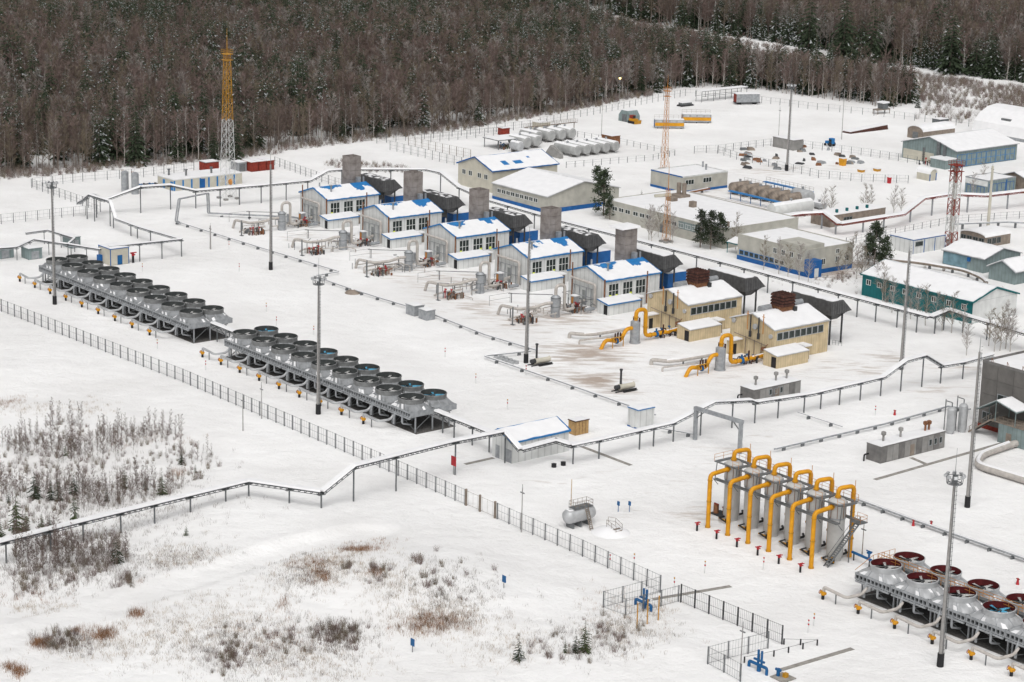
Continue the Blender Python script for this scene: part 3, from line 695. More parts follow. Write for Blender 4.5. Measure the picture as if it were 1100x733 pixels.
    for x, y, z in ((-1.9, -6, 2.3), (-4.5, -9.2, 2.3), (.2, 5, 1.1), (-3.2, 9.3, 1.1)): b.bar((x, y, 0), (x, y, z), .18)
    b.o('support', 'galv_d', g)
    b = B(); b.bar((.5, -12.6, 0), (.5, -12.6, 4), .22); b.bar((.1, -12.6, .05), (1.2, -12.6, .05), .7, .1); b.o('vent_post', 'galv_d', g)
    b = B(); railing(b, [(-16, 0, 0), (-16, -6, 0)], 2.3, 6); b.bar((-15.5, -1, 2.3), (-9, 6.8, 2.3), .12); b.bar((-15.5, 0, 0), (-15.5, 0, 2.3), .12); b.o('cable_stand', 'steel_d', g)
    r_ = random.Random(k * 7 + 1); b = B()
    for q in range(7):
        x, y, z = r_.uniform(-9, 1.5), r_.uniform(-11, 3), r_.uniform(.5, 1.6); l1, l2 = r_.uniform(-4, 4), r_.uniform(2, 7)
        b.tube([(x, y, 0), (x, y, z), (x, y + l2, z), (x + l1, y + l2, z), (x + l1, y + l2, 0)], r_.uniform(.08, .17), 6, .3)
    b.o('process_piping', 'pipe_w', g, True); b = B()
    for q in range(6):
        b = B(); x, y, z = r_.uniform(-8, 2), r_.uniform(-10, 12), r_.uniform(.8, 2.4); b.tube([(x, y, 0), (x, y, z), (x + r_.uniform(-3, 3), y, z), (x + r_.uniform(-3, 3), y + r_.uniform(1, 3), z)], .07, 6, .2); b.o('instrument_line', 'galv_d', g)
    for q in range(9): x, y = r_.uniform(-9, 2), r_.uniform(-11, 11); B().bar((x, y, 0), (x, y, r_.uniform(1, 2.6)), .1).o('instrument_stand', 'galv_d', g)
    b = B(); b.cyl((-5.5, 5.6, 0), (-5.5, 5.6, 2.6), .5, n=10); b.cyl((-7.2, 5.2, 0), (-7.2, 5.2, 2.0), .4, n=10); b.cyl((1.8, 7.2, .9), (1.8, 9.8, .9), .42, n=10); b.o('small_vessel', 'galv', g, True)
    b = B(); railing(b, [(-3.2, 2.2, 0), (-3.2, 7.4, 0), (-8.6, 7.4, 0)], 1.1, 1.4); b.o('guard_rail', 'brownw', g)
    c = E('valve_cluster', 'red-topped valves among small pipes left of scrubber, white building ' + ORD[k] + ' from beige', 'valves', e + vx + .6, 28.6); piping_clutter(c, 0, 0, 10, k)
    c = E('valve_cluster', 'rusty valve piping below the gable of white building ' + ORD[k] + ' from beige', 'valves', e + vx - 1.4, 44.4); piping_clutter(c, 0, 0, 12, k + 20)
    t2 = E('control_cabinet', 'grey control cabinet on legs at gable of white building ' + ORD[k] + ' from beige', 'cabinet', e - 5.5, 45.6)
    b = B(); b.box(-.7, .7, -.6, .6, 1.1, 3.0); b.o('cabinet', 'galv', t2); b = B(); b.box(-.8, .8, -.8, .7, 3.02, 3.2); b.o('roof', 'snow', t2)
    for x in (-.6, .6): B().bar((x, 0, 0), (x, 0, 1.1), .12).o('leg', 'galv_d', t2)
    panel(t2, 'door', 'y', -.6, -.5, .2, 1.3, 2.8, 'orange')
    intake(e, True, 'dark grey raised air intake behind white building ' + ORD[k] + ' from beige', k == 4)
    t3 = E('blue_cabin', 'plain blue cabin under the air intake behind white building ' + ORD[k] + ' from beige', 'cabin', e - 11, 75.5)
    b = B(); b.box(-4, 4, 0, 6, 0, 4.0); b.o('wall', 'blue', t3); s_ = B(); snowslab(s_, [(-4, 0, 4), (4, 0, 4), (4, 6, 4), (-4, 6, 4)], .2, 8, 8, .1, seed=k); s_.o('snow_cover', 'snow', t3, True)
    panel(t3, 'door', 'y', 0, -2.5, -1.3, .1, 2.3, 'blue_r')
for k, e in enumerate((-1.7, 24.3)):
    wh = ('beside the white buildings', 'at the end of the row')[k]
    t = E('compressor_building', 'beige corrugated compressor building with rusty roof exhaust, ' + wh, 'building', e, 50)
    Wd, Ln, h, rz = 13.0, 16.2, 6.8, 9.0
    gable(t, -Wd, 0, 0, Ln, h, rz, 'y', 'beige', 'galv_l', .25, None, snow=.2, grid=(10, 16), hole=lambda s_, i, j: s_ < 0 and i > .7 and .45 < j < .8)
    for i in range(8): window(t, 'x', 0, 1.55 + i * 1.74, 5.35, 1.7, 1.7, 1, 1, 'galv_l', 'glass')
    for a in (11.2, 13.6): panel(t, 'door', 'x', 0, a, a + 2.1, .05, 4.3, 'beige', .1)
    b = B(); b.ext([(.01, -3.0, 0), (4.0, -3.0, 0), (4.0, -3.0, 2.5), (.01, -3.0, 3.2)], (0, 9.2, 0)); an = b.o('annex', 'beige', t)
    monoroof(an, .02, 4.0, -3.0, 6.2, 2.52, 3.22, 'galv_l', None, .15, .2); panel(an, 'door', 'y', -3.0, 2.4, 3.7, .05, 2.3, 'black')
    b = B(); b.box(.02, 2.2, 6.9, 8.4, 0, 2.9); po = b.o('porch', 'beige', t); panel(po, 'door', 'x', 2.2, 7.0, 8.2, .05, 2.4, 'brownw'); b = B(); b.box(.02, 2.6, 6.6, 8.7, 2.9, 3.2); b.o('snow_cover', 'snow', po)
    b = B(); b.box(-10.8, -9.3, -3.0, -.02, 0, 3.0); po = b.o('porch', 'beige', t); panel(po, 'door', 'x', -9.3, -2.7, -1.6, .05, 2.3, 'black'); b = B(); b.box(-11.0, -9.0, -3.3, -.02, 3.0, 3.25); b.o('snow_cover', 'snow', po)
    # louvred rust exhaust
    sx, sy, hw = -6.4, 8.6, 1.9
    b = B(); b.hexa([(sx - 1.3, sy - 1.3, 8.2), (sx + 1.3, sy - 1.3, 8.2), (sx + 1.3, sy + 1.3, 8.2), (sx - 1.3, sy + 1.3, 8.2)], [(sx - 1.7, sy - 1.7, 9.8), (sx + 1.7, sy - 1.7, 9.8), (sx + 1.7, sy + 1.7, 9.8), (sx - 1.7, sy + 1.7, 9.8)]); st_ = b.o('exhaust', 'rust_l', t)
    b = B(); b.box(sx - 1.65, sx + 1.65, sy - 1.65, sy + 1.65, 9.8, 12.3); b.o('core', 'black', st_)
    for q in range(4):
        b = B(); z = 9.9 + q * .66
        b.hexa([(sx - hw, sy - hw, z), (sx + hw, sy - hw, z), (sx + hw, sy + hw, z), (sx - hw, sy + hw, z)], [(sx - hw + .12, sy - hw + .12, z + .48), (sx + hw - .12, sy - hw + .12, z + .48), (sx + hw - .12, sy + hw - .12, z + .48), (sx - hw + .12, sy + hw - .12, z + .48)]); b.o('louvre', 'rust', st_)
    b = B()
    for i in range(5): b.bar((sx - 1.6 + .8 * i, sy - 1.6, 12.45), (sx - 1.6 + .8 * i, sy + 1.6, 12.45), .12)
    b.bar((sx - 1.7, sy, 12.42), (sx + 1.7, sy, 12.42), .12); b.o('top_grille', 'rust', st_)
    b = B(); b.cyl((-7.8, 3.2, 9.35), (-7.8, 6.2, 9.35), .7, n=12); b.o('silencer', 'galv', t, True)
    b = B(); b.cyl((-7.2, 12.6, 9.6), (-7.2, 15.2, 9.6), .6, n=12); b.o('silencer', 'galv', t, True); b = B(); b.box(-5.4, -4.4, 10.1, 11, 8, 9.6); b.o('roof_vent', 'steel_d', t)
    b = B()
    for x in (-6.6, -4.2): b.cyl((x, -.5, 4.2), (x, -.5, 8.8), .16, n=8); b.cyl((x, -.5, 4.2), (x, -.5, 5.4), .3, n=8)
    b.o('vent_pipe', 'steel_d', t); b = B()
    for x, z in ((-7.4, 9.6), (-2.8, 9.8)): b.bar((x, -.6, 5.6), (x, -.6, z), .14); b.bar((x - .4, -.6, z - .6), (x + .4, -.6, z - .6), .1)
    b.o('lightning_rod', 'orange', t)
    b = B(); b.cyl((-5.4, -.02, 6.6), (-5.4, -.5, 6.6), .6, n=12); b.cyl((-.9, -.02, 5.4), (-.9, -.4, 5.4), .45, n=10); b.cyl((-11.8, -.02, 6.6), (-11.8, -.4, 6.6), .5, n=10); b.o('wall_fan', 'galv_l', t)
    b = B(); b.bar((-11.5, -.3, 4.1), (-2, -.3, 3.2), .12); b.bar((-8, -.3, .3), (-8, -.3, 4), .12); b.bar((-5.4, -.3, .3), (-5.4, -.3, 3.7), .12); b.bar((-3.4, -.3, .3), (-3.4, -.3, 3.5), .12); b.o('gable_pipes', 'brownw', t)
    panel(t, 'door', 'y', 0, -7.6, -5.9, .05, 3.6, 'beige', .12)
    b = B(); b.bar((-1.5, .25 + .1, 3.9), (-2.4, -.9, 2.5), .1); b.box(-2.7, -2.0, -1.1, -.3, 2.2, 2.8); b.o('wall_valve', 'rust_l', t)
    # yellow scrubber piping
    g = E('gas_scrubber', 'grey scrubber with looped yellow pipe, beige building ' + wh, 'vessel', e - 2.0, 36.6)
    b = B(); b.lathe([(0, 5.0), (.6, 4.95), (1.05, 4.7), (1.05, .2), (1.2, .2), (1.2, 0)], 16); b.f = [f[::-1] for f in b.f]; b.o('vessel', 'galv', g, True)
    b = B(); b.tube([(0, .1, 4.9), (0, .1, 7.1), (0, 2.9, 7.1), (0, 2.9, 1.1), (0, 5.2, 1.1), (-.4, 13.3, 1.1)], .44, 12, 1.2); b.o('outlet_pipe', 'yellow', g, True)
    b = B(); b.tube([(0, -.9, 3.4), (0, -2.6, 3.4), (0, -4.2, .9), (0, -8.4, 1.9), (0, -9.6, -.1)], .42, 12, 1.3); b.o('inlet_pipe', 'yellow', g, True)
    b = B(); b.cyl((0, .1, 5.5), (0, .1, 5.7), .58, n=12); b.cyl((0, 2.9, 3.0), (0, 2.9, 3.2), .56, n=12); b.cyl((0, 4.4, 1.1), (0, 4.6, 1.1), .56, n=12); b.cyl((-.2, 9.8, 1.1), (-.2, 10, 1.1), .56, n=12); b.o('pipe_flange', 'yellow_d', g, True); b = B(); b.tube([(0, 9.2, 1.48), (-.35, 12.8, 1.48)], .16, 6); b.o('snow_cover', 'snow', g, True)
    b = B(); b.lathe([(.5, -.35), (.72, -.2), (.72, .2), (.5, .35)], 12, (0, 6.2, 1.1), 'y'); b.cyl((0, 6.2, 1.1), (0, 6.2, 2.3), .2, n=8); b.lathe([(.5, -.3), (.66, -.15), (.66, .15), (.5, .3)], 12, (0, -5.2, 1.2), 'y'); b.o('valve_body', 'blue_v', g, True)
    b = B()
    for y in (-5.9, -5.2, -4.4, 7.9): b.cyl((.3, y, 1.2), (.3, y, 3.0), .17, n=8)
    b.cyl((-.7, .2, 4.6), (-.7, .2, 5.6), .25, n=8); b.cyl((.7, .5, 4.6), (.7, .5, 5.6), .2, n=8); b.o('actuator', 'rust', g, True)
    b = B(); b.bar((.8, -7.4, 2.2), (.8, -3.8, 2.2), .2); b.bar((.8, -7, 0), (.8, -7, 2.2), .14); b.bar((.8, -4, 0), (.8, -4, 2.2), .14); b.o('yellow_stand', 'yellow_d', g)
    c = E('valve_cluster', 'dark valve piping at the gable of the beige building ' + wh, 'valves', e - 3, 46); piping_clutter(c, 0, 0, 8, k + 40, ('steel_d', 'black', 'rust'))
    t4 = E('bypass_pipe', 'frosty white elbow pipe before the beige building ' + wh, 'pipe', e - 9.6, 28)
    b = B(); b.tube([(-3.2, -.5, 0), (-3.2, -.5, 1.1), (-.6, 1.2, 1.1), (.4, 3.5, 1.1), (1.0, 13.5, 1.1)], .4, 10, .9); b.tube([(2.0, -2.2, 0), (2.0, -2.2, .9), (3.6, 5.5, .9), (3.6, 8.5, .9)], .2, 8, .5); b.o('pipe', 'pipe_w', t4, True)
    s_ = B(); s_.tube([(-.5, 1.3, 1.42), (.4, 3.5, 1.42), (1.0, 13.3, 1.42)], .22, 6, .5); s_.o('snow_cover', 'snow', t4, True)
    b = B()
    for x, y in ((.5, 5), (.8, 10)): b.bar((x, y, 0), (x, y, .9), .25)
    b.o('support', 'galv_d', t4)
    intake(e, False, 'snow-capped dark air intake behind beige building ' + wh, True)
# ------------------------------------------------------------------ cable bridges and pipe runs
def bridge(label, pts, posts, wd=1.1, mat='galv_d', snow=.22, cat='cable bridge', name='cable_bridge', rail=True, postm='galv_d', pw=.2, deck='steel_d'):
    """raised cable tray: pts (u, v, z of tray), posts (u, v)"""
    u0, v0, _ = pts[0]; t = E(name, label, cat, u0, v0); t.location.z = 0
    P = [Vector((u - u0, v - v0, z)) for u, v, z in pts]
    b, r, s_ = B(), B(), B()
    for a, c in zip(P, P[1:]):
        d = (c - a); L_ = d.length; d.normalize(); sd = d.cross(Vector((0, 0, 1))).normalized() * (wd / 2)
        b.bar(a, c, wd - .12, .12)
        for q in (-1, 1):
            r.bar(a + sd * q + Vector((0, 0, .14)), c + sd * q + Vector((0, 0, .14)), .07, .09); r.bar(a + sd * q - Vector((0, 0, .3)), c + sd * q - Vector((0, 0, .3)), .08, .1)
        n = max(1, int(L_ / 1.1))
        if rail:
            for i in range(n):
                p = a.lerp(c, (i + .5) / n)
                for q in (-1, 1): r.bar(p + sd * q - Vector((0, 0, .3)), p + sd * q + Vector((0, 0, .14)), .09)
                r.bar(p - sd - Vector((0, 0, .3)), p + sd - Vector((0, 0, .3)), .08)
        if snow: s_.hexa([a - sd * 1.05 + Vector((0, 0, .2)), a + sd * 1.05 + Vector((0, 0, .2)), c + sd * 1.05 + Vector((0, 0, .2)), c - sd * 1.05 + Vector((0, 0, .2))],
                         [a - sd * .8 + Vector((0, 0, .2 + snow)), a + sd * .8 + Vector((0, 0, .2 + snow)), c + sd * .8 + Vector((0, 0, .2 + snow)), c - sd * .8 + Vector((0, 0, .2 + snow))])
    b.o('tray', deck, t); r.o('side_frame', mat, t)
    if snow: s_.o('snow_cover', 'snow', t)
    for u, v in posts:
        x, y = u - u0, v - v0; best = None
        for a, c in zip(P, P[1:]):
            d = Vector((c.x - a.x, c.y - a.y)); k = max(0, min(1, ((x - a.x) * d.x + (y - a.y) * d.y) / max(d.length_squared, 1e-6)))
            q = a.lerp(c, k); e = (q.x - x) ** 2 + (q.y - y) ** 2
            if best is None or e < best[0]: best = (e, q)
        q = best[1]; wp = W(u0 + q.x, v0 + q.y); z0 = gh(wp.x, wp.y)
        pb = B(); pb.box(-pw / 2, pw / 2, -pw / 2, pw / 2, min(z0, 0) - .15, q.z - .06); pb.box(-pw * 1.6, pw * 1.6, -wd / 2 - .1, wd / 2 + .1, q.z - .45, q.z - .33)
        o = pb.o('post', postm, t); o.location = (q.x, q.y, 0)
    return t
bridge('snow-covered cable bridge zigzagging from the birch thicket over the fence', [(43, -150, 3.3), (39.5, -118, 3.1), (36.5, -85.7, 2.8), (49, -79.6, 3.2), (48.6, -73, 6.3), (46.4, -51, 6.1), (46, -38.8, 5.8), (46.8, -39.2, 5.7), (50.2, -38.7, 3.5), (49.4, -30, 3.5), (53.2, -29.6, 3.5)],
       [(40.1, -132), (40, -124), (39.6, -118), (39.1, -111), (39, -104.5), (38, -97.5), (37.3, -90.4), (36.5, -85.7), (43.6, -82.5), (49, -79.8), (48.4, -73), (47.8, -63.6), (46.1, -50.1), (45.8, -38.5)], 1.15, snow=.3)
bridge('snow-covered cable bridge running past the white shed to the dark building', [(53.2, -29.9, 3.5), (53.5, -23.5, 3.5), (53.5, -6, 3.6), (53.4, -4.5, 3.9), (53.4, 4.5, 5.9), (53.2, 14.4, 4.6), (53.5, 15.6, 4.1), (53.9, 30, 3.5), (54.2, 50, 3.8), (54.2, 56.5, 6.2), (54.4, 62, 6.5), (54.8, 67, 3.7), (55.2, 73, 3.6), (54.5, 83, 3.6)],
       [(53, -29.2), (53, -23.4), (53.5, -13.7), (53.3, -10.3), (53, -5.4), (53.3, 1.5), (53.2, 9.7), (53.5, 15.5), (53.6, 21.5), (53.8, 28.4), (53.5, 32.9), (54.1, 38.1), (54.3, 43.9), (54.2, 49.7), (54, 55.6), (54.3, 61.7), (54.8, 66.9), (55.2, 73.3)], 1.15, snow=.2, mat='galv')
bridge('covered tray sloping from the cooler row down to the white shed', [(23.5, -36.9, 3.6), (41.5, -37.2, 3.7)], [(25.5, -36.9), (29, -36.9), (34.5, -37), (39.5, -37.1)], 1.2, snow=.3)
bridge('short tray joining the two long cooler rows', [(-55.6, -36.6, 3.6), (-41, -36.8, 3.6)], [(-53, -36.6), (-48, -36.6), (-43.5, -36.8)], 1.2, snow=.25)
bridge('stepped cable bridge descending behind the cream booth', [(-186, 2.5, 3.0), (-181.6, 1.6, 4.6), (-178, 1.7, 6.7), (-168, 2.3, 6.6), (-163.5, 1.2, 3.0), (-150, .6, 3.1), (-127.6, -.8, 4.3), (-128.2, -12, 4.4), (-130, -19.5, 4.2)],
       [(-179.6, 1.6), (-175.9, 1.7), (-168.4, 1.9), (-165.8, 1.8), (-155.2, .5), (-151.6, .8), (-144.3, 1.0), (-128.4, -12), (-127.8, -6.1), (-127.6, -.8)], .9, mat='galv', snow=.12)
bridge('long cable bridge passing the foot of the yellow lattice tower', [(-178, 2.5, 6.6), (-184, 9, 3.4), (-179.2, 17.4, 7.0), (-179.3, 26.6, 6.6), (-177, 33, 4.8), (-174, 52, 4.9), (-173.5, 67.5, 4.8), (-173.5, 73.6, 7), (-172.7, 79, 7), (-160.7, 98.8, 7), (-154.5, 99.3, 7), (-144.6, 98.1, 4.6), (-127.5, 94, 4.5), (-95, 92.6, 4.5), (-61, 93.5, 4.5), (-29, 94, 4.5), (1.3, 94, 4.4), (27.5, 95, 4.2), (25.6, 103.4, 4.3), (32, 103.2, 4.0), (46, 102.5, 3.8), (62, 101, 3.8)],
       [(-179, 5.5), (-179.2, 17.4), (-179.3, 26.6), (-177.2, 33.1), (-176.7, 40.2), (-176.1, 45.8), (-174, 52), (-173.7, 60), (-173.5, 67), (-172.9, 78), (-166, 90), (-155, 99.2), (-145, 98.1), (-134, 95.5), (-118, 93.5), (-106, 93), (-95, 92.6), (-84, 92.8), (-73, 93.1), (-61, 93.5), (-53, 93.6), (-45, 93.8), (-37, 94), (-29, 94), (-21, 94), (-13, 94), (-5, 94), (1.3, 94), (7, 94.2), (12.4, 94.4), (18.5, 94.7), (24, 95), (27, 97.5), (25.8, 101.5), (30, 103.2), (37, 103)], 1.4, mat='galv_d', snow=.3, pw=.22)
def lowpipe(label, pts, every=6, r=.16, n2=1, mat='galv', z=.7, snow=True, cat='pipe run', fil=.4):
    u0, v0 = pts[0][:2]; t = E('pipe_run', label, cat, u0, v0)
    P = [Vector((p[0] - u0, p[1] - v0, p[2] if len(p) > 2 else z)) for p in pts]; b = B(); s_ = B()
    for k in range(n2): b.tube([p + Vector((k * .1, k * .5, 0)) for p in P], r, 8, fil)
    b.o('pipe', mat, t, True)
    if snow: s_.tube([p + Vector((0, (n2 - 1) * .25, r * .75)) for p in P], r * .8, 5, fil); s_.o('snow_cover', 'snow', t, True)
    m = B().box(-.12, .12, -.4, .4, -.02, z - r).mesh('sleeper', 'galv_d')
    for a, c in zip(P, P[1:]):
        L_ = (c - a).length; n = max(1, round(L_ / every))
        for i in range(n):
            q = a.lerp(c, (i + .5) / n)
            if abs(a.z - z) < .3 and abs(c.z - z) < .3: mk('sleeper', m, t, (q.x, q.y, 0))
    return t
lowpipe('long low pipe crossing the yard from pipe gate to tall mast', [(-159.9, 18.2), (-121.4, 19.4), (-104, 20.2), (-91, 20.6), (-90.5, 13), (-73.7, 12.7), (-56.3, 13.6), (-43.4, 13.9), (-24.9, 12.6), (-8.7, 13.5)], 6)
lowpipe('low pipe from the tall mast to the white booth', [(-8.7, 12), (-11, 1.5), (13, 2), (40.5, 2.1)], 7)
lowpipe('pipe gate rising over the snow near the yellow tower', [(-159.9, 17.6, .6), (-163, 18.4, .6), (-163, 19.4, 6.3), (-166, 29.9, 6.3), (-166, 30.1, .9), (-150, 46, .9), (-140, 48, .9)], 8, .2, 2, fil=.3, snow=False, z=.6)
lowpipe('low twin pipe on sleepers behind the filter vessels', [(96.3, -3.6), (109.4, -3.9), (132.1, -3.6), (150, -3.5)], 5, .16, 2)
lowpipe('low twin pipe on sleepers toward the vertical vessels', [(68.8, 5.2), (69.3, 33.9), (68.2, 53.3), (72, 55)], 5, .17, 2)
lowpipe('thin low pipe linking cable bridge and twin pipe', [(54.5, 26), (66, 26)], 5, .1)
lowpipe('thin low pipe under the cable bridge by the white booth', [(47.5, -3), (54.5, -.3)], 4, .12)
t = E('pipe_portal', 'tall steel pipe portal standing before the filter vessels', 'pipe portal', 54.8, -1.2)
for x, y in ((0, 0), (10.8, .8)): B().box(x - .3, x + .3, y - .3, y + .3, 0, 5.7).o('column', 'galv', t)
B().bar((-.4, 0, 6.0), (11.2, .8, 6.0), .7, .6).o('beam', 'galv', t)
b = B(); b.bar((2, .1, 5.7), (.2, 0, 4.2), .15); b.bar((8.8, .7, 5.7), (10.6, .8, 4.2), .15); b.o('brace', 'galv_d', t)
# pipes beside the cream booth, on thin posts
bridge('thin pipe rack on posts beside the small grey booths', [(-149, -56, 3.2), (-145, -36, 3.2), (-150, -29, 3.4), (-140, -24, 3.3), (-132, -20.5, 3.2)], [(-148, -50), (-146.3, -42), (-145, -36), (-149, -30.5), (-146, -27), (-141, -24.4), (-136, -22)], .6, mat='galv', snow=.15, rail=False, cat='pipe rack', name='pipe_rack', pw=.14)
bridge('thin pipe rack turning round the teal-grey booth', [(-140.5, -24.8, 3.4), (-146, -20, 3.4), (-158, -21, 3.4), (-158, -27, 3.3)], [(-143, -22.5), (-146, -20), (-152, -20.5), (-158, -22)], .5, mat='galv', snow=.1, rail=False, cat='pipe rack', name='pipe_rack', pw=.14)
# red trestle far right
bridge('dark red covered pipe trestle winding past the lattice tower', [(-69.4, 143, 4), (-69.4, 155, 4), (-66, 160.8, 4.3), (-57, 157, 3.2), (-56.5, 181, 3.4), (-62.5, 196, 5.2), (-61.8, 207, 5.4), (-57.8, 217, 4.6), (-56, 235, 4.6), (-55, 262, 4.6)], [(-69.4, 150), (-66, 160), (-59, 158), (-56.8, 166), (-56.6, 174), (-58.8, 187.5), (-62.2, 200), (-59.5, 212), (-56.8, 226), (-56, 240)], 1.6, mat='redrust', snow=.4, pw=.35, postm='galv', name='pipe_trestle', cat='pipe trestle', deck='redrust')
# ------------------------------------------------------------------ masts and towers
def mast(u, v, h, label, head=True):
    t = E('light_mast', label, 'light mast', u, v)
    B().cyl((0, 0, 1.9), (0, 0, h), .36, .19, 10).o('pole', 'pole', t, True)
    B().cyl((0, 0, 0), (0, 0, 1.95), .5, .48, 10).o('base_sleeve', 'black', t, True)
    b = B()
    for i in range(int(h * 1.6)): b.box(.42, .46, -.2, .2, 2 + i * .62, 2.05 + i * .62)
    b.bar((.44, -.2, 2), (.44 - .15, -.2, h), .05); b.bar((.44, .2, 2), (.44 - .15, .2, h), .05); b.o('ladder', 'galv_d', t)
    if not head: B().cyl((0, 0, h), (0, 0, h + 2.5), .06, .03, 6).o('lightning_rod', 'galv_d', t); return
    b = B()
    for i in range(10):
        a0, a1 = i * .628, (i + 1) * .628
        for z, r in ((h, 1.05), (h + .9, 1.15)): b.bar((r * math.cos(a0), r * math.sin(a0), z), (r * math.cos(a1), r * math.sin(a1), z), .08)
        b.bar((1.05 * math.cos(a0), 1.05 * math.sin(a0), h), (1.15 * math.cos(a0), 1.15 * math.sin(a0), h + .9), .06); b.bar((.15 * math.cos(a0), .15 * math.sin(a0), h - .1), (1.05 * math.cos(a0), 1.05 * math.sin(a0), h), .08)
    b.o('platform', 'galv_d', t)
    me = B(); me.hexa([(-.28, -.12, -.24), (.28, -.12, -.24), (.2, .14, -.2), (-.2, .14, -.2)], [(-.28, -.12, .24), (.28, -.12, .24), (.2, .14, .2), (-.2, .14, .2)]); me = me.mesh('floodlight', 'galv_l')
    for i in range(8):
        a = i * .785; o = mk('floodlight', me, t, (1.3 * math.cos(a), 1.3 * math.sin(a), h + 1.1)); o.rotation_euler = (.5, 0, a - math.pi / 2)
    b = B(); b.cyl((0, 0, h), (0, 0, h + 5), .05, .02, 6); b.box(-.25, .25, -.25, .25, h, h + 1.2); b.o('antenna', 'galv_d', t)
mast(-100.6, -49.3, 26.3, 'tall grey light mast before the cooler row by the cream booth')
mast(2.7, -48.9, 25.0, 'tall grey light mast between fence and the cooler row by the shed')
mast(151.8, -46.5, 26.6, 'tall grey light mast standing before the red-ringed coolers')
mast(-4.0, 6.9, 26.0, 'tall grey plain mast beside the gas heater in the yard', False)
mast(-103.8, 9.6, 25.5, 'tall grey plain mast beside the long low pipe', False)
mast(109, 10.4, 27.0, 'tall grey plain mast beside the pale pipe loop', False)
mast(43, 68.4, 25.0, 'tall grey plain mast at the high step of the cable bridge', False)
mast(-133, 215.3, 25.2, 'tall grey light mast at the corner of the fenced scrap yard')
def lattice(u, v, h, wb, wt, bands, label, plat=True, ant=6, rz=0, th=.14, nseg=14, name='lattice_tower'):
    t = E(name, label, 'lattice tower', u, v, rz=rz)
    for k in range(len(bands)):
        z0, z1, mat = bands[k]
        b = B(); n = max(1, round(nseg * (z1 - z0) / h))
        wz = lambda z: (wb + (wt - wb) * (z / h) ** .75) / 2
        for i in range(n):
            a, c = z0 + (z1 - z0) * i / n, z0 + (z1 - z0) * (i + 1) / n; p, q = wz(a), wz(c)
            cs = [(-1, -1), (1, -1), (1, 1), (-1, 1)]
            for j in range(4):
                x, y = cs[j]; x2, y2 = cs[(j + 1) % 4]
                b.bar((x * p, y * p, a), (x * q, y * q, c), th * 1.4); b.bar((x * p, y * p, a), (x2 * q, y2 * q, c), th * .7); b.bar((x2 * p, y2 * p, a), (x * q, y * q, c), th * .7); b.bar((x * q, y * q, c), (x2 * q, y2 * q, c), th * .7)
        b.o('lattice', mat, t)
    m = bands[-1][2]
    if plat:
        b = B(); r = wt / 2 + .5; b.box(-r, r, -r, r, h, h + .15); railing(b, [(-r, -r, h + .15), (r, -r, h + .15), (r, r, h + .15), (-r, r, h + .15), (-r, -r, h + .15)], 1.1, .8); b.box(-r, r, -r, r, h - 1.6, h - 1.5); b.o('top_platform', m, t)
    b = B(); b.cyl((0, 0, h), (0, 0, h + ant), .12, .03, 6); b.o('antenna', m, t)
    b = B()
    for x in (-1, 1):
        for y in (-1, 1): b.box(x * wb / 2 - .5, x * wb / 2 + .5, y * wb / 2 - .5, y * wb / 2 + .5, 0, .5)
    b.o('footing', 'concrete', t)
    return t
t = lattice(-184, 47.6, 40, 3.6, 1.35, [(0, 5, 'white'), (5, 22, 'white'), (22, 40, 'yellow_d')], 'tall lattice tower, white below and yellow above, at the forest edge', True, 7, th=.075, nseg=15)
b = B(); b.lathe([(0, -.2), (.7, -.1), (.9, .25), (.85, .3), (0, .05)], 12, (2.6, -1, 5.2), 'y'); b.o('dish_antenna', 'orange', t)
lattice(-154, 183.8, 24, 1.75, .8, [(0, 24, 'orange')], 'slender orange lattice tower beside the white flat-roofed building', True, 5, th=.06, nseg=11)
lattice(-76, 112.5, 14, 1.7, .7, [(0, 14, 'orange')], 'thin orange lattice mast before the long low building', False, 7, th=.045, nseg=8)
t = lattice(-30.5, 170.5, 21.8, 2.3, 2.0, [(0, 4.4, 'redrust'), (4.4, 8.8, 'white'), (8.8, 13.2, 'redrust'), (13.2, 17.4, 'white'), (17.4, 21.8, 'redrust')], 'red and white lattice stack tower by the white box building', True, 2, th=.13, nseg=11)
B().cyl((0, 0, 0), (0, 0, 21.5), .65, .6, 12).o('flue', 'pipe_w', t, True); B().bar((-.5, -.5, 2), (-5, -1.5, 2), .8).o('flue_duct', 'pipe_w', t)
def pole(u, v, h, label, mat='pole', r=.2, name='pole', ins=False, lamp=False):
    t = E(name, label, 'pole', u, v); B().cyl((0, 0, 0), (0, 0, h), r, r * .7, 8).o('shaft', mat, t, True)
    b = B(); b.box(-.5, .5, -.06, .06, h - .9, h - .75); b.cyl((0, 0, h), (0, 0, h + .6), .04, n=6); b.o('crossarm', 'galv_d', t)
    if lamp: b = B(); b.box(-.25, .25, -.25, .25, h + .1, h + .6); b.o('lamp', 'lamp', t)
pole(-42.4, 200, 17, 'tan concrete pole beside the red trestle', 'yellow_d' if 0 else 'cream', .45)
pole(-131, 9.5, 6, 'thin steel pole in the snow behind the cream booth')
pole(*toyard(*G(261, 463)), 6.5, 'thin pole standing at the fence by the tall mast', r=.1)
pole(*toyard(*G(281, 450)), 6.5, 'thin pole between fence and second cooler row', r=.09)
pole(*toyard(*G(560, 572)), 7.5, 'thin pole at the fence near the horizontal tank', r=.1)
pole(*toyard(*G(795, 728)), 7.5, 'thin pole at the corner of the lower fenced enclosure', r=.1)
pole(*toyard(*G(904, 150)), 17, 'thin lamp pole in the far snow field, taller one', r=.12); pole(*toyard(*G(836, 152)), 11, 'thin lamp pole in the far snow field, shorter one', r=.1)
pole(*toyard(*G(665, 112)), 9, 'lamp pole with glowing yellow lamp at the forest fence', r=.1, lamp=True); pole(*toyard(*G(646, 146)), 14, 'thin pole behind the white tank farm', r=.1)
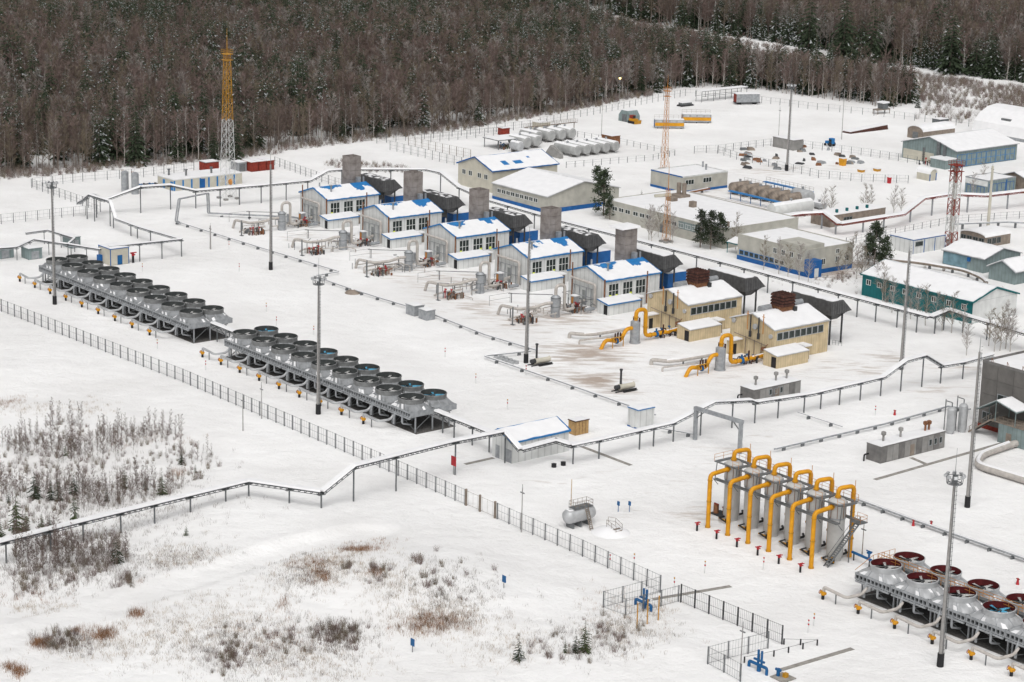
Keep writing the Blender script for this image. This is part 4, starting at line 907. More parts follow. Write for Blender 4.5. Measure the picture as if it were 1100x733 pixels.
pole(*toyard(*G(278, 613) if 0 else G(926, 596)), 5.0, 'thin brown rod before the red-ringed coolers', 'brownw', .08)
# ------------------------------------------------------------------ sheds, booths and yard equipment
def thing_box(name, label, cat, u0, u1, v0, v1, h, wall, trim=None, door=None, plinth=None, snow=.18, band=None, roofm=None, group=None):
    t = E(name, label, cat, (u0 + u1) / 2, (v0 + v1) / 2, group=group); x, y = (u1 - u0) / 2, (v1 - v0) / 2
    b = B(); b.box(-x, x, -y, y, .05, h); b.o('wall', wall, t)
    b = B(); b.box(-x - .12, x + .12, -y - .12, y + .12, h, h + .14); r = b.o('roof', roofm or trim or wall, t)
    s_ = B(); snowslab(s_, [(-x - .1, -y - .1, h + .14), (x + .1, -y - .1, h + .14), (x + .1, y + .1, h + .14), (-x - .1, y + .1, h + .14)], snow, 6, 6, .08, seed=u0); s_.o('snow_cover', 'snow', r, True)
    b = B(); b.box(-x + .1, x - .1, -y + .1, y - .1, 0, .06); b.o('base', 'steel_d', t)
    if trim:
        b = B()
        for sx, sy in ((-1, -1), (1, -1), (1, 1)): b.box(sx * x - .08, sx * x + .08, sy * y - .08, sy * y + .08, .06, h - .01)
        b.o('corner_trim', trim, t)
    if plinth: b = B(); b.box(-x - .05, x + .05, -y - .05, y + .05, .0, .25); b.o('plinth', plinth, t)
    if door: panel(t, 'door', door[0], x if door[0] == 'x' else -y, door[1], door[2], .1, door[3], door[4])
    return t
t = E('white_shed', 'white metal shed with blue-edged snowy roof below the cable bridge', 'shed', 47, -38)
gable(t, -5.6, 0, 0, 13, 3.9, 5.4, 'y', 'white_p', 'blue_r', .25, 'blue_r', snow=.12, off=.32)
for a, w_ in ((-4.6, 1.1), (-2.0, 1.9)): panel(t, 'door', 'y', 0, a, a + w_, .05, 2.4, 'galv')
window(t, 'x', 0, 9.4, 2.9, 1.1, .5, 1, 1, 'blue', 'glass')
b = B(); b.bar((-5.9, -.3, 4.2), (-3.7, -.3, 5.5), .1, .3); b.o('verge', 'blue_r', t)
t = thing_box('wooden_locker', 'orange wooden locker beside the white shed', 'locker', 38.6, 40.6, -17.9, -14.7, 2.6, 'wood', snow=.1, roofm='rust')
b = B()
for i in range(4): b.box(1.0, 1.05, -1.5 + i * .8, -1.47 + i * .8, .2, 2.5)
b.o('board_joint', 'rust', t)
thing_box('white_booth', 'white metal booth with blue trim at the end of the low pipe', 'booth', 41.2, 44.1, -5.6, -1.6, 3.6, 'white_p', None, ('y', -.6, .5, 2.3, 'white'), 'blue', roofm='blue_r')
t = thing_box('cream_booth', 'small cream booth with blue corners behind the cooler row', 'booth', -133.3, -127.6, -20.3, -15.4, 4.0, 'cream', 'blue', ('x', -.6, .7, 2.4, 'blue_v'))
b = B(); b.box(-2.2, -1.0, -3.4, -2.5, .1, 2.0); b.o('lean_to', 'blue', t)
thing_box('grey_booth', 'teal-grey booth inside the bend of the thin pipe rack', 'booth', -154, -149.7, -19.1, -16.4, 2.7, 'tealg', None, ('x', -.8, .8, 2, 'galv'))
thing_box('grey_booth', 'teal-grey booth between pipe rack posts, nearer the cooler row', 'booth', -147.5, -143.7, -33.6, -30, 2.6, 'tealg', None, ('x', -1, 1, 2, 'galv'))
thing_box('grey_booth', 'teal-grey booth under the thin pipe rack, farthest from the cream booth', 'booth', -152, -148.2, -39.6, -35.2, 2.5, 'tealg', None, ('x', -1, 1, 2, 'galv'))
hydrant(-128, -14, 'red valve cross standing on a rod behind the cream booth', None, 1.7)
thing_box('grey_vault', 'grey metal box by the low pipe, nearer the brown mound', 'box', -51, -47.9, 10.9, 13.6, 2.2, 'galv'); thing_box('grey_vault', 'grey metal box by the low pipe, nearer the tall mast', 'box', -46.2, -43.3, 10.8, 13.2, 2.1, 'galv')
t = E('soil_mound', 'small brown soil mound inside the bend of the low pipe', 'mound', *toyard(*G(379, 315)))
b = B(); b.lathe([(1.9, 0), (1.6, .4), (.9, .75), (0, .9)], 14); b.o('mound', 'brownw', t, True); B().box(-.4, .3, -.3, .3, .8, .95).o('snow_patch', 'snow', t)
for u, v, l in ((-1.6, 7.9, 'green and white gas heater lying on its skid under the mast'), (22.7, 9.3, 'green and white gas heater on skid before the yellow pipes')):
    t = E('gas_heater', l, 'heater', u, v); b = B(); b.cyl((0, -.6, .85), (0, 3.2, .85), .62, n=14); b.o('shell', 'cream', t, True)
    b = B(); b.cyl((0, -1.6, .9), (0, -.6, .9), .45, n=10); b.cyl((0, -.2, 1.3), (0, -.2, 4.2), .22, n=8); b.cyl((0, -.2, 4.2), (0, -.2, 4.5), .32, n=8); b.o('burner', 'steel_d', t, True)
    b = B(); b.box(-.7, -.5, -2, 3.5, .02, .2); b.box(.5, .7, -2, 3.5, .02, .2); b.box(1.0, 1.5, -.5, 3, 0, .15); b.o('skid', 'black', t); B().box(-.25, .25, .2, 2.8, 1.42, 1.55).o('snow_cover', 'snow', t)
t = E('block_pile', 'pile of snowy concrete blocks beside the tall yard mast', 'blocks', -7.2, 4)
r_ = random.Random(3); bm_ = B().box(-.6, .6, -.35, .35, 0, .7).mesh('block', 'galv_l')
for i in range(8): o = mk('block', bm_, t, ((i % 4) * 1.5 - 2, (i // 4) * 1.3 - .6, 0)); o.rotation_euler.z = r_.uniform(-.5, .5)
# horizontal tank with stair
t = E('horizontal_tank', 'grey horizontal tank with ladder and railed top behind the fence', 'tank', 78.6, -49.6)
b = B(); b.lathe([(0, -3.1), (.6, -3.0), (1.05, -2.7), (1.25, -2.2), (1.25, 2.2), (1.05, 2.7), (.6, 3.0), (0, 3.1)], 18, (0, 0, 2.0), 'y'); b.o('shell', 'galv_l', t, True)
for y in (-1.8, -.2, 1.6): b = B(); b.box(-.9, .9, y - .12, y + .12, 0, 1.0); b.o('saddle', 'galv_d', t)
b = B(); railing(b, [(-.8, -1.5, 3.2), (-.8, 2.2, 3.2), (.8, 2.2, 3.2), (.8, -1.5, 3.2), (-.8, -1.5, 3.2)], 1.1, .9); b.o('railing', 'brownw', t); B().box(-.85, .85, -1.6, 2.3, 3.2, 3.26).o('deck', 'galv_d', t)
b = B(); a0, a1 = Vector((2.9, .3, 0)), Vector((.95, .8, 3.2))
for s_ in (-.3, .3): b.bar(a0 + Vector((0, s_, 0)), a1 + Vector((0, s_, 0)), .1)
l_ = b.o('ladder', 'brownw', t); me = B().box(-.1, .1, -.3, .3, -.02, .02).mesh('step', 'brownw')
for i in range(1, 12): mk('step', me, l_, a0.lerp(a1, i / 12))
b = B(); b.cyl((-1.6, -.4, 0), (-1.6, -.4, 7.5), .06, n=6); b.o('vent_pipe', 'wood', t)
ss = B(); snowslab(ss, [(-.75, -2.6, 3.02), (.75, -2.6, 3.02), (.75, -1.65, 3.02), (-.75, -1.65, 3.02)], .2, 4, 3, .1); ss.o('snow_cover', 'snow', t, True)
t = E('step_over', 'small railed steps over a snow hump beside the horizontal tank', 'steps', *toyard(*G(656, 572)))
b = B(); b.lathe([(3.2, 0), (2.2, .5), (1, .9), (0, 1.0)], 14); b.o('snow_hump', 'snow', t, True); b = B(); railing(b, [(-1.8, 1, .7), (0, 1, 1.0), (1.6, 1, .4)], 1.2, 1); railing(b, [(-.5, -.5, .9), (1.8, -.5, .4)], 1.2, 1); b.o('handrail', 'brownw', t); b = B()
for i in range(4): b.box(1.0 + .4 * i, 1.35 + .4 * i, -.4, .9, .85 - .25 * i, .92 - .25 * i)
b.o('step', 'brownw', t)
def post_sign(px, py, h, label, mat, w_=.5, cat='marker', name='marker_post', pm='galv_d', two=None):
    u, v = toyard(*G(px, py)); wp = W(u, v); t = E(name, label, cat, u, v, gh(wp.x, wp.y))
    B().cyl((0, 0, -.1), (0, 0, h), .06, n=6).o('post', pm, t); b = B(); b.box(-w_ / 2, w_ / 2, -.06, .06, h * .62, h * .62 + w_ * 1.3); b.o('plate', mat, t)
    if two: B().box(-.1, .1, -.06, .06, h - .1, h + .12).o('cap', two, t)
for i, (px, py) in enumerate(((169, 375), (221, 398), (286, 335), (297, 350), (337, 360), (478, 384), (511, 412), (565, 403), (681, 608), (655, 609), (724, 634), (868, 680), (874, 673), (940, 447), (545, 440), (257, 292), (153, 292), (246, 268), (983, 474), (820, 612), (757, 616))):
    post_sign(px, py, 1.9, 'short red and white marker post in the snow', 'red', .2, pm='white', two='red' if i % 2 else 'yellow_d')
    bpy.context.scene.collection.objects[-1]
for o in COL.objects:
    if o.name.startswith('marker_post'): o['group'] = 'marker posts in the snow'
post_sign(487, 510, 2.6, 'red fire shield hanging on the cable bridge post by the shed', 'red', 1.3, 'fire shield', 'fire_shield')
for px, py, l in ((664, 550, 'blue vent pair by the tank, nearer the tank'), (676, 550, 'blue vent pair by the tank, farther from the tank')): post_sign(px, py, 1.8, l, 'blue_v', .55, 'vent', 'blue_vent', 'blue_v')
for px, py, l in ((541, 641, 'small blue sign board on a post in the open snow'), (443, 700, 'small blue sign board among the dry grass')): post_sign(px, py, 1.5, l, 'blue_v', .8, 'sign', 'sign_board')
for px, py, l in ((595, 502, 'dark hatch cover in the snow, nearer the shed'), (605, 500, 'dark hatch cover in the snow, farther from the shed')):
    u, v = toyard(*G(px, py)); t = E('hatch_cover', l, 'hatch', u, v); B().lathe([(.45, 0), (.45, .6), (.5, .62), (0, .72)], 10).o('hatch', 'black', t)
for px, py, l in ((981, 565, 'red hydrant box behind the filter vessels'), (961, 446, 'red cone-shaped hydrant beside the low twin pipe'), (1093, 628, 'red cone in the snow beyond the red-ringed coolers'), (1000, 566, 'red stub standing beside the tall mast')):
    u, v = toyard(*G(px, py)); t = E('red_hydrant', l, 'hydrant', u, v); B().lathe([(.27, 0), (.24, .2), (.16, .7), (.12, 1.0), (0, 1.1)], 10).o('body', 'red', t, True); B().cyl((-.3, 0, .9), (.3, 0, .9), .1, n=6).o('outlet', 'redrust', t)
# concrete control boxes with roof vents
for (u0, u1, v0, v1, h), l, wins in (((80.8, 84.2, 16.3, 33.6, 3.0), 'long grey panelled control box with roof vents below the vertical vessels', (13.2, 14.6, 16)), ((40.3, 44.0, 24.6, 37.6, 2.6), 'long grey panelled control box with roof vents beside the cable bridge', (4.5, 6, 7.5))):
    t = E('control_box', l, 'building', u0, v0); x, y = u1 - u0, v1 - v0
    flat(t, 0, x, 0, y, h, 'concrete_d', .12, snow=.2); n = round(y / 1.6)
    for i in range(n): panel(t, 'wall_panel', 'x', x, .05 + i * y / n, (i + 1) * y / n - .05, .1, h - .05, 'concrete' if i % 3 else 'concrete_d', .08)
    panel(t, 'door', 'x', x + .08, y * .45, y * .45 + 1.1, .1, 2.2, 'brownw')
    for a in wins: window(t, 'x', x + .08, a, 1.7, .8, 1.2, 1, 1, 'galv', 'glass')
    for y_ in ((2.6, 7.2, y - 3.4, y - 2.4) if y > 15 else (2.6, 8.2, 11.2)):
        b = B(); b.cyl((1.5, y_, h), (1.5, y_, h + 1.5), .2, n=8); b.lathe([(.2, h + 1.3), (.45, h + 1.5), (.45, h + 2.0), (.25, h + 2.1), (0, h + 2.1)], 8, (1.5, y_, 0)); b.o('roof_vent', 'concrete' if y_ < y - 4 or y < 15 else 'rust_l', t)
    b = B(); b.tube([(.6, -.1, 1.2), (.6, -1.2, 1.2), (.6, -1.2, 0)], .15, 8, .3); b.o('side_pipe', 'black', t)
# vertical vessels
for (u, v), l, h in (((79, 41.4), 'upright grey vessel beside the control box, nearer the box', 5.2), ((79.6, 44), 'upright grey vessel beside the control box, nearer the dark building', 5.6)):
    t = E('vertical_vessel', l, 'vessel', u, v); b = B(); b.lathe([(0, h), (.5, h - .1), (.85, h - .5), (.85, .6), (.6, .3), (.6, 0)], 14); b.f = [f[::-1] for f in b.f]; b.o('shell', 'galv_l', t, True)
    b = B(); b.cyl((-1.3, -.3, 0), (-1.3, -.3, h + 1.2), .1, n=6); b.tube([(0, 0, h - .1), (0, 0, h + .8), (-1.3, 0, h + .8)], .1, 6, .2); b.o('piping', 'galv_d', t)
for (u, v), l in (((-206.7, 28.2), 'upright grey tank near the forest, nearer the fence'), ((-203.2, 29.4), 'upright grey tank near the forest, nearer the blue-trimmed building')):
    t = E('vertical_tank', l, 'tank', u, v); b = B(); b.lathe([(0, 6.2), (.6, 6.1), (1.05, 5.7), (1.05, .2), (1.05, 0)], 14); b.f = [f[::-1] for f in b.f]; b.o('shell', 'galv', t, True); b = B(); b.bar((-1.3, -.2, 0), (-1.3, -.2, 6.3), .1); b.bar((-1.3, .2, 0), (-1.3, .2, 6.3), .1); b.o('ladder', 'rust_l', t)
# dark tower building at the right
t = E('dark_building', 'dark grey panelled building with stair and snowy flat roof', 'building', 79, 49.3)
flat(t, 0, 34, 0, 30, 12.6, 'darkw', .5, 'concrete_d', .25)
B().box(7, 30, 9, 26, 12.65, 15.4).o('roof_block', 'brownw', t); ss = B(); snowslab(ss, [(7, 9, 15.4), (30, 9, 15.4), (30, 26, 15.4), (7, 26, 15.4)], .3, 8, 8, .1); ss.o('snow_cover', 'snow', t, True)
for i in range(9):
    for j in range(4): panel(t, 'wall_panel', 'y', 0, .04 + i * 3.75, 3.71 + i * 3.75, .9 + j * 2.95, 3.8 + j * 2.95, 'darkw', .07)
window(t, 'y', -.07, 6.4, 6.6, 4.6, 1.7, 3, 1, 'galv', 'glass'); window(t, 'y', -.07, 2.0, 2.6, 2.2, 1.6, 2, 1, 'galv', 'glass')
panel(t, 'plinth', 'y', .0, 0, 34, 0, .85, 'redrust', .1)
b = B()
for i in range(9): b.bar((2 + i * 3.6, .1, 13.1), (2 + i * 3.6, .1, 13.9), .08); b.bar((2 + i * 3.6, .1, 13.9), (2.5 + i * 3.6, .1, 13.1), .06)
b.o('roof_rail', 'rust_l', t)
t = E('stair_tower', 'covered steel stair and grey annex on the dark building', 'stair', 81, 49.1)
b = B(); b.box(6.5, 16, -4.5, -.15, 0, 3.6); b.o('annex', 'tealg', t); panel(t, 'door', 'y', -4.5, 8.4, 9.6, .1, 2.2, 'brownw')
b = B(); b.box(4.4, 16, -4.6, -.15, 3.62, 3.78); railing(b, [(6.4, -4.5, 3.78), (16, -4.5, 3.78)], 1.1, 1); b.o('landing', 'brownw', t)
b = B()
for y in (-4.2, -2.2): b.bar((-.6, y, .1), (4.4, y, 3.7), .15, .3); b.bar((-.6, y, 1.1), (4.4, y, 4.8), .08)
for x in (-.4, 1, 2.4, 3.8): b.bar((x, -4.2, (x + .6) * .72), (x, -4.2, (x + .6) * .72 + 1.1), .08)
f_ = b.o('flight', 'brownw', t); me = B().box(-.16, .16, -4.2, -2.2, -.03, .03).mesh('step', 'galv_d')
for i in range(1, 16): mk('step', me, f_, (-.6 + 5.0 * i / 16, 0, .1 + 3.6 * i / 16))
b = B(); q = lambda x0, z0, x1, z1: b.hexa([(x0, -4.7, z0), (x1, -4.7, z1), (x1, -.2, z1), (x0, -.2, z0)], [(x0, -4.7, z0 + .15), (x1, -4.7, z1 + .15), (x1, -.2, z1 + .15), (x0, -.2, z0 + .15)])
q(.6, 4.6, 5.6, 7.6); q(5.62, 7.6, 10.5, 6.4)
for x, z in ((1, 4.7), (5.6, 7.5), (10.2, 6.4)):
    for y in (-4.5, -.5): b.bar((x, y, 1.2 if x < 2 else 3.7), (x, y, z), .12)
b.o('canopy', 'tealg', t); ss = B(); snowslab(ss, [(5.6, -4.7, 7.76), (10.5, -4.7, 6.56), (10.5, -.2, 6.56), (5.6, -.2, 7.76)], .25, 6, 4, .1); snowslab(ss, [(.6, -4.7, 4.76), (5.6, -4.7, 7.76), (5.6, -.2, 7.76), (.6, -.2, 4.76)], .1, 6, 4, .1); ss.o('snow_cover', 'snow', t, True)
t = E('pipe_loop', 'thick pale insulated pipe loop lying in snow before dark building', 'pipe', 95.3, 28.5)
B().tube([(30, -6, .8), (14, 0, .8), (1, -.5, .8), (-2.5, 5, .8), (-3.5, 14, .8), (-3.5, 30, .8)], .65, 12, 2.5).o('pipe', 'pipe_w', t, True); b = B(); b.tube([(28, -5.2, 1.3), (14, 0, 1.32), (1, -.5, 1.32), (-2.5, 5, 1.32), (-3.5, 14, 1.32)], .35, 6, 2.2); b.o('snow_cover', 'snow', t, True); b = B()
for x, y in ((12, .2), (3, -.3), (-2.8, 7), (-3.5, 16), (22, -3)): b.box(x - .3, x + .3, y - .3, y + .3, 0, .4)
b.o('support', 'concrete', t)
t = E('rail_frame', 'small dark railing frame on the snow before the dark building', 'railing', 90.5, 49); b = B(); railing(b, [(0, 0, 0), (.5, 4, 0), (3, 4, 0)], 1.4, 1.2); b.o('rails', 'black', t)
# ------------------------------------------------------------------ blue valve enclosures in front
def blue_valves(u, v, l):
    wp = W(u, v); t = E('blue_valve', l, 'valve', u, v, gh(wp.x, wp.y))
    for x in (-.2, .45): B().cyl((x, .1, .6), (x, .1, 3.0), .17, n=8).o('actuator', 'blue_v', t, True)
    b = B(); b.tube([(-1.8, 0, -.1), (-1.8, 0, .9), (1.6, 0, .9), (1.6, 0, -.1)], .22, 8, .3); b.cyl((.1, 0, -.1), (.1, 0, .8), .3, n=8); b.bar((-1, .1, 1.5), (1, .1, 1.5), .25); b.o('body', 'blue_v', t, True)
blue_valves(111.8, -65.5, 'twin-stemmed blue valve inside the upper fenced enclosure'); blue_valves(138.4, -68.5, 'twin-stemmed blue valve inside the lower fenced enclosure')
t = E('small_valve', 'small blue valve on a stone pad in the lower enclosure', 'valve', 141.2, -67.5); b = B(); b.box(-.6, 2, -1, 1.5, 0, .12); b.o('pad', 'slab', t); b = B(); b.cyl((0, 0, .1), (0, 0, 1.2), .25, n=8); b.bar((-.5, 0, 1), (.5, 0, 1), .3); b.o('body', 'blue_v', t); B().box(.6, 1.2, .2, .8, .1, .7).o('handwheel', 'yellow_d', t)
for i, (px, py) in enumerate(((684, 678), (695, 672), (707, 667))):
    u, v = toyard(*G(px, py)); wp = W(u, v); o = B().cyl((0, 0, -.3), (0, 0, 3.8), .09, n=6).o('vent_stake', 'yellow_d'); top(o, u, v, 'thin yellow stake before the upper fenced enclosure', 'stake', 'yellow stakes', gh(wp.x, wp.y))
# ------------------------------------------------------------------ fences
FP = {}
def fence(label, pts, sp=2.9, h=2.6, panels=False, mat='galv_d', rail=(.25, .6, 1), bars=4, pw=.13, name='fence', barb=True):
    u0, v0 = pts[0]; t = E(name, label, 'fence', u0, v0)
    key = (h, mat, pw)
    if key not in FP: FP[key] = B().box(-pw / 2, pw / 2, -pw / 2, pw / 2, -.5, h).mesh('post', mat)
    b = B()
    for (a0, a1), (c0, c1) in zip(pts, pts[1:]):
        A_, C_ = Vector((a0 - u0, a1 - v0)), Vector((c0 - u0, c1 - v0)); n = max(1, round((C_ - A_).length / sp))
        zz = []
        for i in range(n + 1):
            p = A_.lerp(C_, i / n); wp = W(p.x + u0, p.y + v0); zz.append((p, gh(wp.x, wp.y)))
        for i, (p, z) in enumerate(zz):
            if i < n or (c0, c1) == pts[-1]: mk('post', FP[key], t, (p.x, p.y, z))
        for (p, z), (q, z2) in zip(zz, zz[1:]):
            if panels: b = B()
            for r in rail: b.bar((p.x, p.y, z + r * h), (q.x, q.y, z2 + r * h), .035)
            for i in range(bars):
                k = (i + .5) / bars; m = p.lerp(q, k); zm = z + (z2 - z) * k; b.bar((m.x, m.y, zm + rail[0] * h), (m.x, m.y, zm + rail[-1] * h + (.1 if barb else 0)), .022)
            if panels: b.o('mesh_panel', mat, t)
    if not panels: b.o('mesh_panel', mat, t)
    return t
t = fence('long grey mesh security fence running past the cooler rows', [(-142, -63.5), (-101, -62), (-30, -58.6), (27.7, -58.4), (60, -58.5)], 2.8, 2.8, True, rail=(.08, .55, .97), bars=4, pw=.15)
fence('brown gate in the long security fence below the cable bridge', [(60.3, -58.5), (64, -58.5), (68, -58.5)], 4, 2.9, True, 'brownw', (.1, .9), 3, .3, 'fence_gate')
fence('grey mesh fence continuing from the brown gate to the enclosure', [(68.6, -58.5), (90, -58.6), (108.5, -59.2)], 2.9, 2.8, True, rail=(.08, .55, .97), bars=4, pw=.15)
fence('small square mesh enclosure around a blue valve, joined to the fence', [(108.5, -59.2), (108.3, -70.3), (112.6, -69.8), (112.8, -59.5)], 3.3, 2.6, True, rail=(.05, .5, .97), bars=7, pw=.13)
fence('dark mesh fence from the upper enclosure toward the red-ringed coolers', [(113.2, -59.4), (133.4, -58.8)], 2.9, 2.9, True, 'steel_d', (.05, .5, .97), 8, .15)
fence('mesh fence around the lower blue valve', [(133.3, -61.5), (133.1, -73), (139.5, -73)], 3.5, 2.6, True, rail=(.05, .5, .97), bars=7, pw=.14)
fence('low dark pipe railing around the lower blue valve', [(135.4, -68.2), (136.6, -55), (133.6, -58.6)], 2.6, .9, False, 'black', (.95,), 0, .16, 'pipe_railing')
fence('mesh fence corner behind the upright tanks, running downhill', [(-226, 9.4), (-186, 9.1)], 3.4, 2.6, bars=3); fence('mesh fence from the stepped bridge toward the picture edge', [(-184, 7), (-185.5, -20), (-186, -48)], 3.4, 2.6, bars=3)
fence('mesh fence in front of the forest behind the upright tanks', [(-226.5, 10), (-227, 26), (-224, 44), (-226, 62)], 3.4, 2.6, bars=2); fence('mesh fence beside the red containers', [(-221, 87), (-191, 83.6), (-180, 83)], 3.2, 2.6, bars=3)
fence('outer mesh fence of the white tank farm facing the stacks', [(-225, 132.5), (-190, 133.8)], 3.4, 2.9, bars=2); fence('inner brown fence of the white tank farm facing the stacks', [(-229, 142.6), (-199.3, 144.5)], 3.2, 2.9, False, 'brownw', bars=2)
fence('outer mesh fence between forest and white tank farm', [(-237, 136), (-235, 176), (-235.4, 205)], 3.6, 2.7, bars=2); fence('inner mesh fence between forest and white tank farm', [(-230, 148.6), (-229.4, 181)], 3.6, 2.7, bars=2)
fence('long railing along the forest behind the far snow field', [(-240, 206), (-248, 240), (-264, 296), (-252, 305), (-215, 315), (-195, 323), (-165, 332), (-150, 341)], 4, 2.4, bars=1, rail=(.5, 1))
fence('low pipe fence before the two-storey building and white tanks', [(-172, 160), (-170, 176), (-168, 192), (-171, 204), (-193, 203.5), (-214, 200.5)], 3.2, 1.9, bars=0, rail=(.6, .97)); 
fence('mesh fence around the scrap yard facing the far field', [(-170.5, 212), (-168, 220), (-168.2, 244), (-160, 250.5), (-137, 257.5), (-120, 260)], 3.6, 2.4, bars=2); fence('mesh fence around the scrap yard facing the office', [(-166.7, 218.6), (-155.5, 216), (-119.5, 215), (-108, 221.5), (-99, 232)], 3.6, 2.4, bars=2)
fence('thin mesh fence before the teal-roofed sheds', [(-48, 150), (-50, 175), (-52, 198), (-45, 222)], 4, 2, bars=1)
# ------------------------------------------------------------------ background buildings
t = E('site_building', 'low cream building with blue trim at the foot of yellow tower', 'building', -205.3, 40.4)
flat(t, -4.5, 4.3, 0, 22.5, 3.0, 'cream', .18, 'white')
for i in range(8): panel(t, 'blue_panel', 'x', 4.3, .0 + i * 2.8, .5 + i * 2.8, .1, 2.9, 'blue_r')
panel(t, 'door', 'x', 4.3, 8.6, 10.2, .1, 2.7, 'blue'); panel(t, 'blue_panel', 'y', 0, -1.6, -.4, .1, 2.6, 'blue_r'); panel(t, 'blue_panel', 'y', 0, 2.6, 4.1, .1, 2.6, 'blue_r')
b = B()
for x, y in ((-2, 2.2), (1, 6), (1.5, 14)): b.cyl((x, y, 3.1), (x, y, 5.0), .3, n=8); b.cyl((x, y, 5.0), (x, y, 5.2), .5, n=8)
b.o('roof_vent', 'galv_d', t)
thing_box('rust_shed', 'small rust-red shed behind the yellow tower', 'shed', -226, -222.4, 63.8, 68.4, 2.6, 'redrust', roofm='galv'); thing_box('grey_container', 'grey container standing beside the red containers', 'container', -221, -217, 71.5, 74.6, 2.6, 'galv', door=('x', -1, 1, 2.3, 'galv_d'))
for i in range(3):
    t = thing_box('red_container', 'red shipping container in the row behind the yellow tower', 'container', -220.5, -215, 74.9 + i * 2.75, 77.4 + i * 2.75, 2.7, 'redrust', group='red containers', snow=.1)
    b = B()
    for q in range(6): b.box(2.75, 2.79, -1.15 + q * .42, -1.0 + q * .42, .2, 2.6)
    b.o('corrugation', 'redrust', t)
for i in range(4):
    t = E('drum', 'dark drum lying in the snow by the upright tanks', 'drum', -212 + i * .4, 36 + 1.6 * i, group='dark drums'); B().cyl((-.9, 0, .5), (.9, 0, .5), .5, n=10).o('shell', 'black' if i % 2 else 'blue_v', t, True); B().box(-.7, .7, -.4, .4, .9, 1.02).o('snow_cap', 'snow', t)
t = E('two_storey_building', 'cream two-storey building with blue-edged snowy gable roof', 'building', -160, 115.5)
gable(t, -8, 8, 0, 24, 6.3, 9.2, 'y', 'cream', 'blue_r', .4, 'blue', snow=.12, hole=lambda s_, i, j: s_ > 0 and ((.42 < 1 - j < .56 and .3 < i < .5) or (.26 < 1 - j < .32 and .3 < i < .55) or (.66 < 1 - j < .72 and .55 < i < .66)), grid=(18, 24))
for a in (-5.2, -2.2, 2.0, 5.0): window(t, 'y', 0, a, 4.2, 1.7, 1.5, 2, 1, 'white', 'glass')
t = E('sports_hall', 'wide pale hall with low snowy gable roof and blue base', 'building', -121, 110)
gable(t, -24, 0, 0, 26, 4.6, 7.6, 'x', 'brickw', 'galv_l', .4, None, snow=.25)
for i in range(9): window(t, 'y', 0, -21 + i * 2.0, 2.9, 1.7, 1.2, 2, 1, 'white', 'glass')
panel(t, 'plinth', 'x', 0, 0, 26, 0, 1.2, 'blue', .08); panel(t, 'plinth', 'y', 0, -24, 0, 0, 1.0, 'blue', .08)
t = E('workshop_building', 'long low pale building with snowy flat roof behind the stacks', 'building', -62, 119.5)
flat(t, -46, 0, 0, 27, 5.0, 'brickw', .25)
for i in (0, 1, 2, 3.2, 4.2, 5.2, 8, 9, 10, 11, 12, 13.4, 14.4): window(t, 'y', 0, -42 + i * 2.6, 3.3, 2.0, 1.2, 2, 1, 'white', 'glass')
panel(t, 'wall_band', 'y', 0, -17, -9, 2.4, 4.4, 'tealg', .07); panel(t, 'door', 'y', 0, -24, -22.6, .1, 2.3, 'galv_d')
b = B(); b.box(-40, -36, 18, 22, 5.2, 5.9); b.cyl((-38.5, 20, 5.9), (-38.5, 20, 9), .6, n=8); b.cyl((-37, 20.6, 5.9), (-37, 20.6, 9), .6, n=8); b.box(-36, -33.5, 13, 15, 5.2, 6.2); b.o('roof_unit', 'brownw', t); B().bar((-40.5, 13, 5.7), (-39.5, 18, 5.8), .7).o('roof_duct', 'cream', t); b = B(); b.box(-2.5, -1.8, 3, 3.6, 5.1, 6.4); b.box(-26, -24.5, 12, 13.5, 5.1, 6.8); b.o('roof_vent', 'brownw', t)
t = E('white_flat_building', 'pale flat-roofed building with blue base beside the orange tower', 'building', -122.8, 162)
flat(t, -13.5, 0, 0, 18, 4.6, 'brickw', .35, 'white')
for a in (2.8, 9.8): window(t, 'x', 0, a, 3.1, 3.4, 1.5, 3, 1, 'white', 'glass')
panel(t, 'plinth', 'y', 0, -13.5, 0, 0, .7, 'blue', .08); panel(t, 'plinth', 'x', 0, 0, 18, 0, .7, 'blue', .08); panel(t, 'parapet_edge', 'y', -.05, -13.5, 0, 4.62, 4.98, 'blue', .05)
b = B(); b.cyl((-5, 14, 4.8), (-5, 14, 6.6), .3, n=8); b.cyl((-9, 16.5, 4.8), (-9, 16.5, 6.5), .3, n=8); b.o('roof_vent', 'galv', t)
t = E('office_building', 'pale office building with blue base band and blue entrance porch', 'building', -28.5, 114)
flat(t, -23, 0, 0, 17, 6.2, 'brickw', .3)
B().box(-9, -.3, .3, 7, 6.2, 7.4).o('roof_block', 'brickw', t)
panel(t, 'plinth', 'y', 0, -23, 0, 0, 1.1, 'blue', .08); panel(t, 'plinth', 'x', 0, 3.5, 17, 0, 1.1, 'blue', .08)
for i in range(9): window(t, 'y', 0, -21.5 + i * 1.75, 2.0, 1.5, 1.2, 1, 1, 'blue_r' if i < 7 else 'white', 'glass')
for i in range(4): window(t, 'y', 0, -10 + i * 2.8, 4.6, 1.3, 1.4, 2, 1, 'white', 'glass')
for a in (6.6, 11.5, 15): window(t, 'x', 0, a, 2.9, 1.4, 1.6, 2, 1, 'white', 'glass')
window(t, 'x', 0, 11.5, 5.0, 1.3, 1.2, 2, 1, 'white', 'glass')
b = B(); b.box(.01, 2.6, 0, 3.4, 0, 4.2); po = b.o('porch', 'blue', t); panel(po, 'door', 'x', 2.6, .9, 2.3, .1, 2.3, 'white')
